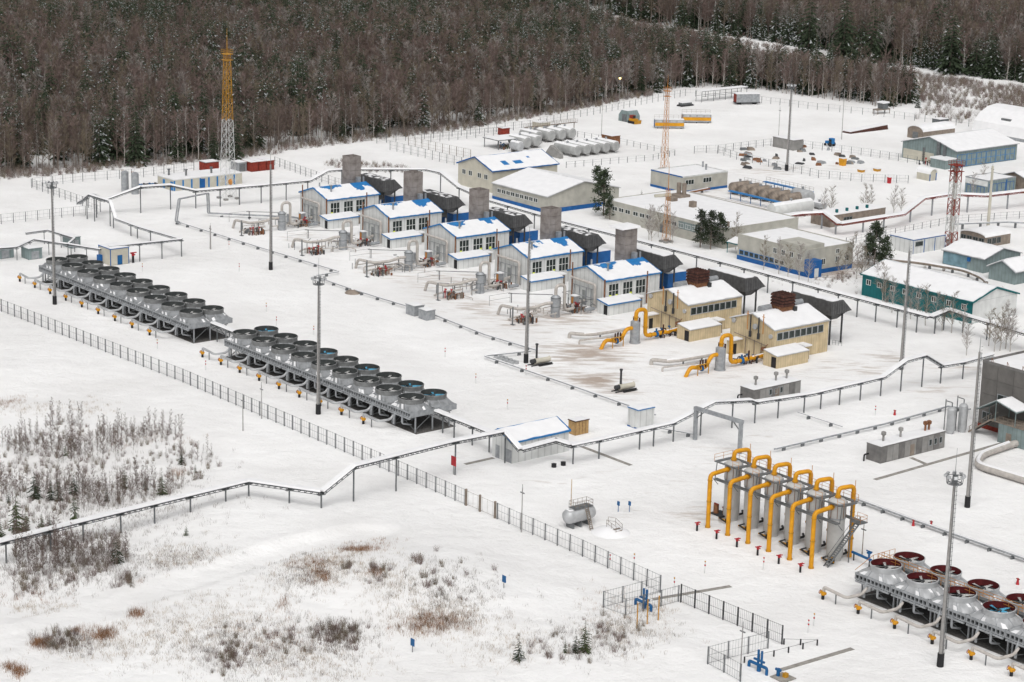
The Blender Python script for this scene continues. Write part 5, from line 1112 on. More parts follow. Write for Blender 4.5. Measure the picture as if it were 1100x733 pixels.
# dark green-edged awning by the workshop
t = E('entry_canopy', 'snowy entry canopy with dark green edge between office and workshop', 'canopy', -55.5, 117); b = B(); b.hexa([(-3, 0, 2.6), (3, 0, 2.6), (3, 3, 3.6), (-3, 3, 3.6)], [(-3, 0, 2.8), (3, 0, 2.8), (3, 3, 3.8), (-3, 3, 3.8)]); b.o('roof', 'teal', t); b = B(); b.bar((-2.8, .2, 0), (-2.8, .2, 2.6), .15); b.bar((2.8, .2, 0), (2.8, .2, 2.6), .15); b.o('post', 'teal', t); ss = B(); snowslab(ss, [(-3, 0, 2.8), (3, 0, 2.8), (3, 3, 3.8), (-3, 3, 3.8)], .25, 5, 4, .1); ss.o('snow_cover', 'snow', t, True)
# white horizontal tank farm
def htank(u, v, L_, r, label, group, mat='galv_l', snow=True, z=.6, ax='x', name='storage_tank'):
    t = E(name, label, 'tank', u, v, group=group); b = B(); h = L_ / 2
    b.lathe([(0, -h - .25), (r * .6, -h - .2), (r * .95, -h), (r, -h + .2), (r, h - .2), (r * .95, h), (r * .6, h + .2), (0, h + .25)], 16, (0, 0, r + z), ax); b.o('shell', mat, t, True)
    for k in (-.6, .6):
        b = B(); b.box(*((k * h - .2, k * h + .2, -r * .7, r * .7) if ax == 'x' else (-r * .7, r * .7, k * h - .2, k * h + .2)), 0, z + r * .3); b.o('saddle', 'concrete_d', t)
    if snow: b = B(); c = r + z; b.ext([(-h, y, c + math.sqrt(max(0, r * r - y * y)) + o_) if ax == 'x' else (y, -h, c + math.sqrt(max(0, r * r - y * y)) + o_) for y, o_ in ((-r * .7, -.04), (-r * .45, .08), (0, .12), (r * .45, .08), (r * .7, -.04))], (2 * h, 0, 0) if ax == 'x' else (0, 2 * h, 0)); b.o('snow_cover', 'snow', t)
    b = B(); b.cyl((0, 0, 2 * r + z), (0, 0, 2 * r + z + .7), .35, n=8); b.o('manhole', 'galv', t)
    return t
for i in range(5): htank(-189, 174.8 + 4.0 * i, 10, 1.6, 'white horizontal storage tank in the front row of the tank farm', 'front row of tanks', 'tankg')
for i, (u, v) in enumerate(((-207, 170.2), (-207.5, 174.8), (-213.5, 185.6), (-213.5, 190.1), (-213.5, 194.4), (-214, 180.5))): htank(u, v, 8, 1.75, 'white horizontal storage tank in the rear row of the tank farm', 'rear row of tanks', 'tankg')
htank(-201.5, 164.5, 4, 1.5, 'short white tank end standing beside the canopy', None)
t = E('tank_canopy', 'open steel canopy with snowy roof at the tank farm', 'canopy', -211, 170); b = B(); b.box(-4, 4, -8.5, 9, 2.9, 3.1); b.o('roof', 'galv_d', t); ss = B(); snowslab(ss, [(-4, -8.5, 3.1), (4, -8.5, 3.1), (4, 9, 3.1), (-4, 9, 3.1)], .25, 5, 10, .2); ss.o('snow_cover', 'snow', t, True)
for x in (-3.6, 3.6):
    for y in (-8, -2.5, 3, 8.5): B().bar((x, y, 0), (x, y, 2.9), .18).o('post', 'galv_d', t)
c = E('pump_group', 'pumps and barrels under the tank farm canopy', 'pumps', -208.5, 165.5); piping_clutter(c, 0, 0, 6, 77, ('steel_d', 'green', 'rust_l')); 
t = E('tank_walkway', 'railed walkway frame above the rear row of white tanks', 'walkway', -216.5, 190); b = B(); b.box(-.6, .6, -10, 12, 4.4, 4.5); railing(b, [(-.6, -10, 4.5), (-.6, 12, 4.5)], 1.1, 2); railing(b, [(.6, -10, 4.5), (.6, 12, 4.5)], 1.1, 2)
for y in (-9, -2, 5, 11): b.bar((0, y, 0), (0, y, 4.4), .2)
b.o('frame', 'brownw', t)
thing_box('guard_hut', 'small pale hut with snowy roof at the forest fence', 'hut', -232, -228, 196, 200.5, 2.8, 'cream'); thing_box('red_hut', 'small dark red hut by the forest fence', 'hut', -231, -228.5, 180.5, 183.5, 2.2, 'redrust')
thing_box('scrap_box', 'rusty patterned panel box beside the white tanks', 'box', -197, -192, 196, 199.5, 3.6, 'rust_l', snow=.05)
t = E('tank_apron', 'grey triangular concrete ramp before the white tanks', 'ramp', -189, 168.6); b = B(); b.ext([(-4, 0, 0), (4, 0, 0), (4, 0, 1.6), (-1, 0, 3.6)], (0, 1.2, 0)); b.o('ramp', 'concrete', t)
# far field vehicles and containers
t = E('shelter', 'grey arched shelter standing beside the orange bulldozer', 'shelter', -230, 237.5); b = B(); b.ext([(-3, -2.2, 0), (3, -2.2, 0), (3, -2.2, 2.2), (1.6, -2.2, 3.9), (-1.6, -2.2, 3.9), (-3, -2.2, 2.2)], (0, 4.4, 0)); b.o('shell', 'tealg', t); panel(t, 'door', 'y', -2.2, -1.2, 1.2, 0, 2.6, 'galv_d'); B().box(-1.5, 1.5, -2.2, 2.2, 3.9, 4.05).o('snow_cover', 'snow', t)
t = E('bulldozer', 'orange bulldozer parked in the far snow field', 'bulldozer', -225.5, 235.6); b = B(); b.box(-1.6, 1.4, -.8, .8, .7, 1.7); b.o('body', 'yellow', t)
for y in (-1.1, .7): b = B(); b.box(-1.9, 1.7, y, y + .4, .02, .9); b.o('track', 'black', t)
b = B(); b.box(-1.5, .1, -.7, .7, 1.7, 2.8); c_ = b.o('cab', 'redrust', t); window(c_, 'x', .1, 0, 2.25, 1.1, .8, 1, 1, 'black', 'glass'); b = B(); b.hexa([(1.9, -1.5, .1), (2.1, -1.5, .1), (2.1, 1.5, .1), (1.9, 1.5, .1)], [(2.0, -1.5, 1.3), (2.25, -1.5, 1.3), (2.25, 1.5, 1.3), (2.0, 1.5, 1.3)]); b.o('blade', 'yellow_d', t); b = B(); b.bar((1.2, -1, .6), (1.9, -1, .6), .2); b.bar((1.2, 1, .6), (1.9, 1, .6), .2); b.o('push_arm', 'black', t)
for (u, v, l) in ((-212, 239.5, 'yellow and grey fuel container nearer the orange tower'), (-216, 256, 'yellow and grey fuel container farther from the orange tower')):
    t = E('fuel_container', l, 'container', u, v, rz=-.62); b = B(); b.box(-1.3, 1.3, -5, 5, .3, 3.0); b.o('body', 'galv', t); panel(t, 'yellow_band', 'x', 1.3, -4.9, 4.9, .9, 2.0, 'yellow'); panel(t, 'end_door', 'y', -5, -1.1, 1.1, .4, 2.7, 'blue_v' if u > -214 else 'rust_l')
    b = B()
    for y in (-4, 0, 4): b.box(-1.2, 1.2, y - .2, y + .2, 0, .3)
    b.o('skid', 'steel_d', t); b = B(); railing(b, [(-1.2, -4.9, 3.0), (-1.2, 4.9, 3.0)], 1.3, 1.6); b.o('railing', 'brownw', t); B().box(-1.25, 1.25, -4.95, 4.95, 3.0, 3.15).o('snow_cover', 'snow', t)
    for y in (-3.6, -1.2, 1.2, 3.6): panel(t, 'panel', 'x', 1.3, y - .9, y + .9, 2.1, 2.8, 'galv_l')
t = E('field_trailer', 'grey and dark red trailer cabin at the far forest edge', 'trailer', -238, 302, rz=-.4); b = B(); b.box(-1.5, 1.5, -4.5, 4.5, .9, 3.9); b.o('body', 'galv', t); panel(t, 'end_wall', 'y', -4.5, -1.4, 1.4, .9, 3.8, 'redrust'); B().box(-1.6, 1.6, -4.6, 4.6, 3.9, 4.2).o('snow_cover', 'snow', t)
for y in (-3, 3): b = B(); b.cyl((-1.3, y, .5), (1.3, y, .5), .5, n=10); b.o('wheel', 'black', t)
B().box(-1.2, 1.2, -4.8, 5.0, .6, .9).o('chassis', 'steel_d', t)
t = E('frame_shelter', 'open steel frame shelter at the far forest edge', 'frame', -252, 299); b = B()
for y in (-9, -3, 3, 9, 14): b.bar((0, y, 0), (0, y, 4), .15); b.bar((3, y, 0), (3, y, 4), .15)
for x in (0, 3): b.bar((x, -9, 4), (x, 14, 4), .18); b.bar((x, -9, 2.2), (x, 14, 2.2), .12)
b.o('frame', 'galv_d', t); B().box(-.3, 3.3, -9.3, 14.3, 4.1, 4.25).o('snow_cover', 'snow', t)
t = E('cargo_sledge', 'flat sledge with snowy load in the far field', 'sledge', -246, 279); b = B(); b.box(-1.2, 1.2, -3, 3, .3, .6); b.o('bed', 'steel_d', t); b = B(); b.box(-1, 1, -2.4, 2.4, .6, 1.3); b.o('load', 'galv_d', t); B().box(-1, 1, -2.4, 2.4, 1.3, 1.45).o('snow_cover', 'snow', t); b = B(); b.box(-1.1, -.9, -3.2, 3.2, 0, .3); b.box(.9, 1.1, -3.2, 3.2, 0, .3); b.o('runner', 'black', t)
t = E('tractor', 'small blue tractor parked beyond the scrap yard', 'tractor', *toyard(*G(891, 157))); b = B(); b.box(-1.6, .2, -.5, .5, .8, 1.6); b.o('bonnet', 'blue_r', t); b = B(); b.box(.2, 1.6, -.7, .7, .9, 2.7); c_ = b.o('cab', 'blue_r', t); window(c_, 'y', -.7, .9, 2.0, 1.0, .8, 1, 1, 'black', 'glass')
for x, y, r in ((-1.2, -.8, .45), (-1.2, .8, .45), (1, -.9, .75), (1, .9, .75)): B().cyl((x, y - .15, r), (x, y + .15, r), r, n=12).o('wheel', 'black', t)
# scrap yard
thing_box('concrete_wall', 'grey concrete block wall at the scrap yard corner', 'wall', -167, -157.8, 243.6, 248, 3.2, 'concrete', snow=.2)
r_ = random.Random(11)
for i in range(40):
    px, py = r_.uniform(795, 835), r_.uniform(160, 182)
    if i > 19: px, py = r_.uniform(858, 925), r_.uniform(158, 178)
    u, v = toyard(*G(px, py)); o = B(); s1, s2, s3 = r_.uniform(.4, 1.5), r_.uniform(.4, 1.3), r_.uniform(.4, 1.0); o.hexa([(-s1, -s2, 0), (s1, -s2, 0), (s1, s2, 0), (-s1, s2, 0)], [(-s1 * .7, -s2 * .6, s3), (s1 * .8, -s2 * .7, s3 * .8), (s1 * .6, s2 * .8, s3), (-s1 * .9, s2 * .7, s3 * 1.2)])
    o = o.o('scrap_heap', ('rust_l', 'galv_d', 'brownw', 'galv', 'steel_d')[i % 5]); top(o, u, v, 'low heap of scrap metal and parts in the fenced scrap yard', 'scrap', 'scrap heaps', rz=r_.random() * 3)
for px, py, mt, l in ((905, 178, 'yellow', 'upright yellow bin in the fenced scrap yard'), (925, 185, 'yellow_d', 'low yellow crate in the snow, nearer the bin'), (942, 184, 'yellow_d', 'low yellow crate in the snow, nearer the shelter'), (955, 197, 'red', 'red fire cabinet beside the fenced scrap yard')):
    u, v = toyard(*G(px, py)); t = E('yard_bin', l, 'bin', u, v); k = 2.3 if mt in ('yellow', 'red') else .8; q_ = .55 if mt == 'red' else 1; k *= .8 if mt == 'red' else 1; b = B(); b.hexa([(-.8 * q_, -.7 * q_, 0), (.8 * q_, -.7 * q_, 0), (.8 * q_, .7 * q_, 0), (-.8 * q_, .7 * q_, 0)], [(-q_, -.8 * q_, k), (q_, -.8 * q_, k), (q_, .8 * q_, k), (-q_, .8 * q_, k)]); b.o('body', mt, t); B().box(-1.05 * q_, 1.05 * q_, -.85 * q_, .85 * q_, k, k + .12).o('lid', 'snow', t)
# ochre vessels with blue walkways
for i in range(6): htank(-114 + 4.1 * i, 176.5, 6.5, 1.55, 'rust-stained grey vessel in the row between blue walkways', 'vessels between blue walkways', 'ochre', False, .5, 'y')
htank(-93.5, 181, 6, 1.9, 'larger pale vessel at the end of the blue walkways', None, 'galv_l', False, .5, 'x')
for (u0, u1, v), l in (((-110, -89, 168.4), 'blue walkway along the front of the rusty vessels'), ((-118, -97, 181.5), 'blue walkway with rails along the rear of the vessels'), ((-115, -96, 187.5), 'second blue walkway beyond the rusty vessels')):
    t = E('blue_walkway', l, 'walkway', u0, v); b = B(); b.box(0, u1 - u0, -.7, .7, 2.2, 2.45); b.o('deck', 'blue_r', t)
    if v > 170: b = B(); railing(b, [(0, .6, 2.45), (u1 - u0, .6, 2.45)], 1.2, 1.5); b.o('railing', 'brownw', t)
    b = B()
    for i in range(6): b.bar((.5 + i * (u1 - u0 - 1) / 5, 0, 0), (.5 + i * (u1 - u0 - 1) / 5, 0, 2.2), .15)
    b.o('leg', 'blue_v', t)
for k in range(4): lowpipe(('first', 'second', 'third', 'fourth')[k] + ' pale pipe of the rack below the blue walkway', [(-120, 158.5 + k * 1.3), (-90, 161.2 + k * 1.1)], 8, .2, 1, 'pipe_w', .9, k % 2 == 0)
lowpipe('pale pipe bundle joining rack and white flat building', [(-119, 157), (-121, 170)], 4, .25, 3, 'rust_l', .9)
htank(-81.7, 164, 15, 1.9, 'long white tank with teal end beside the red trestle', None, 'white', True, .8, 'y')
for (px, py), l in (((866, 226), 'small white tank near the blue walkways, first'), ((880, 225), 'small white tank near the blue walkways, second')): htank(*toyard(*G(px, py)), 4, .9, l, None, 'galv_l', True, .3, 'x')
# right-hand sheds
t = E('warehouse', 'long grey warehouse with blue-framed doors and snowy roof', 'building', -108.6, 265)
gable(t, -22, 0, 0, 29.5, 5.2, 8.2, 'y', 'tealg', 'galv', .5, None, snow=.3)
for i in range(6): window(t, 'x', 0, 2.6 + i * 4.7, 2.2, 4.4, 3.8, 2, 2, 'blue_r', 'tealg', name='gate')
panel(t, 'wall_patch', 'y', 0, -21.5, -9, .2, 3.2, 'cream'); panel(t, 'door', 'y', 0, -13.6, -12.6, .1, 4.6, 'galv_d'); b = B(); b.box(-7.3, -6.3, -.9, -.05, 0, 7.2); b.box(-4.8, -4, -.9, -.05, 0, 6.6); b.o('wall_duct', 'galv_d', t); b = B(); b.box(-6, 0, -5, -.02, 0, 2.8); le = b.o('lean_to', 'tealg', t); B().box(-6.2, .2, -5.2, -.02, 2.8, 3.2).o('snow_cover', 'snow', le); 
t = E('rubbish_cluster', 'blue and rusty machine parts beside the grey warehouse', 'machine parts', -117.5, 261.5); piping_clutter(t, 0, 0, 4, 5, ('rust', 'black', 'galv_d'))
def arched(t, x0, x1, y0, y1, h, rise, wall, ax='y', n=9, snow=.3, roof='galv'):
    m, r = ((x0 + x1) / 2, (x1 - x0) / 2) if ax == 'y' else ((y0 + y1) / 2, (y1 - y0) / 2)
    arc = [(m + r * math.cos(math.pi * (1 - i / (n - 1))), h + rise * math.sin(math.pi * i / (n - 1))) for i in range(n)]
    lo, L_ = (y0, y1 - y0) if ax == 'y' else (x0, x1 - x0); P = (lambda a, z, c: (a, c, z)) if ax == 'y' else (lambda a, z, c: (c, a, z)); D = (0, L_, 0) if ax == 'y' else (L_, 0, 0)
    b = B(); b.ext([P(arc[0][0], 0, lo)] + [P(arc[-1][0], 0, lo)] + [P(a, z, lo) for a, z in arc[::-1]], D); b.o('wall', wall, t)
    b = B(); b.ext([P(a * 1.0, z + .05, lo - .3) for a, z in arc] + [P(a, z + .05 + snow * (1 if 0 < i < n - 1 else .1), lo - .3) for i, (a, z) in list(enumerate(arc))[::-1]], tuple(d * (1 + .6 / L_) for d in D)); b.o('snow_cover', 'snow', t)
t = E('quonset_hangar', 'big snow-covered arched hangar at the far right', 'hangar', -151, 324); arched(t, 0, 44, 0, 24, 1.0, 8.0, 'galv', 'x'); b = B(); b.box(10, 14, 2.2, 4.4, 4.4, 6.4); b.box(27, 31, 2.2, 4.4, 4.4, 6.4); b.o('dormer', 'galv_d', t); panel(t, 'door', 'x', 44, 9, 15, .1, 4, 'galv_d')
t = E('arched_shed', 'small grey shed with arched snowy roof behind the warehouse', 'shed', -153.5, 297.5); arched(t, -3.5, 3.5, 0, 16, 2.6, 1.6, 'brownw'); panel(t, 'door', 'y', 0, -1.2, 1.2, .1, 2.3, 'galv_d')
thing_box('dark_kiosk', 'dark box hut beside the arched shed', 'hut', -164, -160.5, 318, 322.5, 3.6, 'galv_d')
t = E('snow_ramp', 'dark edged snowy ramp in the far field', 'ramp', *toyard(*G(943, 139))); b = B(); b.hexa([(-2, -16, 0), (2, -16, 0), (2, 3, 0), (-2, 3, 0)], [(-1.6, -15.6, .5), (1.6, -15.6, .5), (1.6, 3, 1.5), (-1.6, 3, 1.5)]); b.o('ramp', 'rust', t); b = B(); b.hexa([(-1.6, -15.6, .5), (1.6, -15.6, .5), (1.6, 3, 1.5), (-1.6, 3, 1.5)], [(-1.6, -15.6, .75), (1.6, -15.6, .75), (1.6, 3, 1.75), (-1.6, 3, 1.75)]); b.o('snow_cover', 'snow', t)
t = E('watch_hut', 'small raised hut with snowy roof at the forest fence', 'hut', *toyard(*G(948, 122))); b = B(); b.box(-1.3, 1.3, -1.3, 1.3, 1.8, 3.8); b.o('wall', 'galv_d', t); B().box(-1.6, 1.6, -1.6, 1.6, 3.8, 4.3).o('roof', 'snow', t); b = B(); b.box(-1.2, 1.2, -4, 2.6, 1.4, 1.8); b.o('deck', 'brownw', t)
for x, y in ((-1.1, -3.8), (1.1, -3.8), (-1.1, 2.4), (1.1, 2.4)): B().bar((x, y, 0), (x, y, 1.4), .2).o('leg', 'brownw', t)
t = E('garage', 'grey garage with blue framed gates and snowy roof', 'building', -71.8, 236); flat(t, -8.5, 0, -.5, 12, 4.6, 'tealg', .25, 'galv')
for i in range(3): window(t, 'x', 0, 1.6 + i * 3.9, 2.0, 3.5, 3.4, 2, 1, 'blue', 'tealg', name='gate')
panel(t, 'blue_post', 'x', 0, .0 + 7.5, 8.0, .1, 4.4, 'blue'); panel(t, 'wall_band', 'y', -.5, -8.4, -.2, 3.0, 4.5, 'white'); 
for i in range(2): window(t, 'y', -.5, -6.4 + i * 3.8, 1.4, 2.8, 2.6, 2, 1, 'blue', 'tealg', name='gate')
t = E('grey_shed', 'wide grey shed with gable roof behind the garage', 'shed', -70, 250); gable(t, -10, 2, 0, 14, 3.6, 5.6, 'y', 'brownw', 'galv', .4, None, snow=.3); panel(t, 'door', 'x', 2, 4, 6, .1, 2.4, 'galv_d')
t = E('bus_shelter', 'rounded blue and cream shelter by the scrap yard fence', 'shelter', -99, 242); arched(t, -4, 1, -1.6, 1.6, 2.0, 1.4, 'cream', 'x', 9, .25); panel(t, 'frame', 'x', 1, -1.6, -1.2, 0, 2.2, 'blue'); panel(t, 'frame', 'x', 1, 1.2, 1.6, 0, 2.2, 'blue')
t = E('box_building', 'white box building with blue edges before the lattice stack', 'building', -31, 156.5); flat(t, -8, 0, 0, 12.4, 3.5, 'white_p', .2, 'blue')
for a in (0, 4.2, 8.3, 12.4): panel(t, 'blue_panel', 'x', 0, a - .12 + (.13 if a == 0 else 0), a + .12 - (.13 if a > 12 else 0), 0, 3.4, 'blue')
window(t, 'x', 0, 2.2, 2.5, 3.0, 1.3, 1, 1, 'galv', 'glass')
t = E('glazed_shed', 'low brown glazed shed with curved snowy roof', 'shed', -30, 184); arched(t, -4.5, 4, -5, 5, 2.6, .9, 'brownw', 'x' if 0 else 'y')
for i in range(4): window(t, 'y', -5, -3.4 + i * 2.0, 1.5, 1.7, 1.6, 2, 1, 'galv_d', 'glass')
for i in range(3): window(t, 'x', 4, -3.6 + i * 1.9, 1.5, 1.6, 1.6, 2, 1, 'galv_d', 'glass')
t = E('blue_workshop', 'weathered pale blue workshop with snowy gable roof', 'building', -6.5, 154.5); gable(t, -13, 0, 0, 14, 3.5, 5.4, 'x', 'tealg', 'galv', .4, None, snow=.3)
panel(t, 'painted_panel', 'y', 0, -12.8, -5.2, .2, 3.2, 'pale_blue'); panel(t, 'blue_box', 'y', 0, -5.0, -4.2, 2.2, 3.2, 'blue', .4); panel(t, 'door', 'x', 0, 6, 8, .1, 2.3, 'galv_d')
t = E('teal_grey_hall', 'grey-green shed with snowy angled roof behind teal building', 'shed', 3, 151); gable(t, -5, 3, 0, 18, 3.2, 5.2, 'y', 'tealg', 'galv', .5, None, snow=.4); panel(t, 'door', 'x', 3, 6, 8, .1, 2.3, 'galv_d')
t = E('teal_building', 'long teal building with white gable end and snowy roof', 'building', 25.6, 111.5); gable(t, -33, 0, 0, 15.5, 5.0, 7.4, 'x', 'teal', 'teal', .4, 'teal', snow=.25, grid=(10, 26))
panel(t, 'gable_cladding', 'x', 0, .1, 15.4, .1, 4.9, 'white'); b = B(); b.ext([(.003, .5, 4.95), (.003, 15, 4.95), (.003, 7.75, 7.15)], (.06, 0, 0)); b.o('gable_cladding', 'white', t)
for a in (-31, -27.6, -23.6, -19.8, -15.6, -11.2, -6.8, -2.4): window(t, 'y', 0, a, 3.4, 1.4, 1.3, 2, 1, 'white', 'glass')
t = E('brick_ruin', 'low brown flat building behind the red trestle', 'building', -66, 163); flat(t, -7, 0, 0, 22, 3.0, 'brownw', .2)
window(t, 'x', 0, 7, 1.6, 3.4, 1.3, 3, 1, 'galv_d', 'glass'); b = B()
for i in range(4): b.box(-2, -1.4, 4 + i * 4, 4.6 + i * 4, 3.2, 4.3)
b.o('roof_vent', 'teal', t)
for (u0, u1, v0, v1, h), wl, l in (((14, 20, 150, 158, 2.6), 'brownw', 'low brown store hut behind the teal building'), ((-8, -2, 205, 212, 3.0), 'brownw', 'brown hut beside the thin far fence'), ((-36, -31, 222, 230, 3), 'galv', 'grey hut with snowy roof beyond the concrete pole')): thing_box('store_hut', l, 'hut', u0, u1, v0, v1, h, wl, door=('x', -1, 1, 2.2, 'galv_d'))
lowpipe('grey pipe run on stands past the concrete pole', [(-46, 190, 1.5), (-40, 205, 1.5), (-30, 214, 1.5), (-18, 216, 1.5)], 5, .2, 2, 'galv', 1.5)
lowpipe('insulated pipe curving before the white box building', [(-28, 141, 1.2), (-20, 146, 1.2), (-8, 149, 1.2), (0, 146, 1.2), (4, 143, 1.2)], 5, .4, 1, 'brownw', 1.2, True, fil=3)
# ------------------------------------------------------------------ vegetation
def bare(seed, h, wide=.13, nb=26, nt=9, low=.32, tw=.05, lean=.3, tr=1):
    """bare deciduous tree: tapered trunk and a crown of rising limbs with twigs"""
    r = random.Random(seed); T = B(); C = B(); px, py = 0, 0; pts = [Vector((0, 0, -.3))]
    for i in range(1, 6): px += r.uniform(-lean, lean) * h / 25; py += r.uniform(-lean, lean) * h / 25; pts.append(Vector((px, py, h * i / 5)))
    rad = lambda t: (.012 * h * (1 - t) ** .8 + .012) * tr
    for i in range(5): T.cyl(pts[i], pts[i + 1], rad(i / 5), rad((i + 1) / 5), 5, False)
    def at(t): k = min(4.999, max(0, t) * 5); i = int(k); return pts[i].lerp(pts[i + 1], k - i)
    for i in range(nb):
        t = low + (1 - low) * (i + r.random()) / nb; a = r.uniform(0, 6.283); p = at(t); L_ = h * wide * (1.25 - t * .75) * r.uniform(.6, 1.3) * 1.5
        el = r.uniform(.55, 1.15); d = Vector((math.cos(a) * math.cos(el), math.sin(a) * math.cos(el), math.sin(el))); q = p + d * L_
        s_ = d.orthogonal().normalized() * rad(t) * .5; T.poly([p - s_, p + s_, q]); s2 = d.cross(s_); T.poly([p - s2, p + s2, q])
        for j in range(nt):
            k = r.uniform(.25, 1); b0 = p.lerp(q, k); dd = (d + Vector((r.uniform(-1, 1), r.uniform(-1, 1), r.uniform(-.35, .7)))).normalized(); l = L_ * r.uniform(.25, .6)
            w_ = dd.orthogonal(); w_.rotate(Matrix.Rotation(r.uniform(0, 6), 3, dd)); w_ = w_.normalized() * tw * r.uniform(.6, 1.3); C.poly([b0 - w_, b0 + w_, b0 + dd * l])
            if r.random() < .6: e2 = (dd + Vector((r.uniform(-.8, .8), r.uniform(-.8, .8), .1))).normalized(); b1 = b0 + dd * l * .5; C.poly([b1 - w_ * .7, b1 + w_ * .7, b1 + e2 * l * .7])
    return T, C
def spruce(seed, h, wide=.17, levels=15, snow=.25, gap=.06, ragged=.3):
    """conifer: trunk, drooping boughs in whorls made of small needle sprays, some carrying snow"""
    r = random.Random(seed); T = B(); C = B(); T.cyl((0, 0, -.3), (0, 0, h * .97), .013 * h + .03, .01, 6, False)
    for i in range(levels):
        t = gap + (1 - gap) * (i / levels) ** .92; z = t * h; R = h * wide * (1 - t) ** .85 + .03 * h; nb = max(4, int(9 * (1 - t) + 4)); a0 = r.random() * 6
        for j in range(nb):
            if r.random() < .1: continue
            a = a0 + 6.283 * j / nb + r.uniform(-.25, .25); L_ = R * r.uniform(1 - ragged, 1 + ragged * .6); dz = -L_ * r.uniform(.15, .5)
            d = Vector((math.cos(a), math.sin(a), 0)); s_ = Vector((-d.y, d.x, 0)); o = Vector((0, 0, z + r.uniform(-.5, .5) * h / levels))
            for q in range(3):
                k0, k1 = q / 3, (q + 1.15) / 3; wv = L_ * .3 * (1 - .55 * k0); c0, c1 = o + d * L_ * k0 + Vector((0, 0, dz * k0 * k0)), o + d * L_ * k1 + Vector((0, 0, dz * k1 * k1 + r.uniform(-.04, .04) * h / 6))
                C.k = 1 if r.random() < snow and q else 0
                C.poly([c0, c1 + s_ * wv * r.uniform(.4, .9) + Vector((0, 0, -wv * .4)), c1 + d * L_ * .12]); C.poly([c0, c1 + d * L_ * .12, c1 - s_ * wv * r.uniform(.4, .9) + Vector((0, 0, -wv * .4))])
                if r.random() < .5: C.k = 0; C.poly([c0 + Vector((0, 0, .02)), c1 + s_ * wv * .3, c1 - Vector((0, 0, wv * r.uniform(.5, 1.1)))])
    C.k = 0
    return T, C
def pine(seed, h):
    r = random.Random(seed); T = B(); C = B(); T.cyl((0, 0, -.3), (0, 0, h * .95), .018 * h, .03, 7, False)
    for i in range(40):
        t = .12 + .86 * i / 40; a = r.random() * 6.283; R = h * .27 * (1.1 - t) * r.uniform(.3, 1.2); c = Vector((math.cos(a) * R, math.sin(a) * R, t * h + R * .25)); b0 = Vector((0, 0, t * h - .1)); T.bar(b0, c, .012 * h * .5)
        for j in range(48):
            p = c + Vector((r.gauss(0, .045 * h), r.gauss(0, .045 * h), r.gauss(0, .028 * h))); d = Vector((r.uniform(-1, 1), r.uniform(-1, 1), r.uniform(-.2, 1))).normalized() * .05 * h; s_ = d.orthogonal().normalized() * .014 * h; C.k = 1 if r.random() < .05 else 0; C.poly([p - s_, p + s_, p + d])
    return T, C
def tree_obj(name, label, cat, x, y, tm, cm, sc, rz, group=None):
    o = bpy.data.objects.new(name, None); COL.objects.link(o); o.location = (x, y, gh(x, y)); o.rotation_euler.z = rz; o.scale = sc if isinstance(sc, tuple) else (sc, sc, sc); tag(o, label, cat, group)
    TP.setdefault(tm.name, (mk('trunk', tm, o), mk('crown', cm, o))) if tm.name not in TP else (mk('trunk', tm, o), mk('crown', cm, o)); return o
TP = {}
PB = []
for i, (tw, bk) in enumerate((('twig', 'bark'), ('twig_p', 'bark'), ('twig', 'birchbark'), ('twig_y', 'bark'), ('twig_p', 'birchbark'), ('twig_f', 'bark'))):
    T_, C_ = bare(100 + i, 15, .12 + .02 * (i % 3), 36, 17, .2 + .05 * (i % 3), .048); PB.append((T_.mesh('bare_trunk', bk), C_.mesh('bare_crown', tw)))
PS = []
for i in range(4): T_, C_ = spruce(200 + i, 16, .15 + .02 * (i % 3), 17, (.04, .16, .08, .3)[i]); PS.append((T_.mesh('spruce_trunk', 'bark'), C_.mesh('spruce_crown', ['needle', 'frost'])))
PN = []
for i in range(3): T_, C_ = pine(300 + i, 10); PN.append((T_.mesh('pine_trunk', 'bark'), C_.mesh('pine_crown', ['needle_p', 'frost'])))
PY = []
for i in range(4): T_, C_ = spruce(400 + i, 4, .2, 10, .06, .04, .4); PY.append((T_.mesh('young_trunk', 'bark'), C_.mesh('young_crown', ['needle_l' if i % 2 else 'needle', 'frost'])))
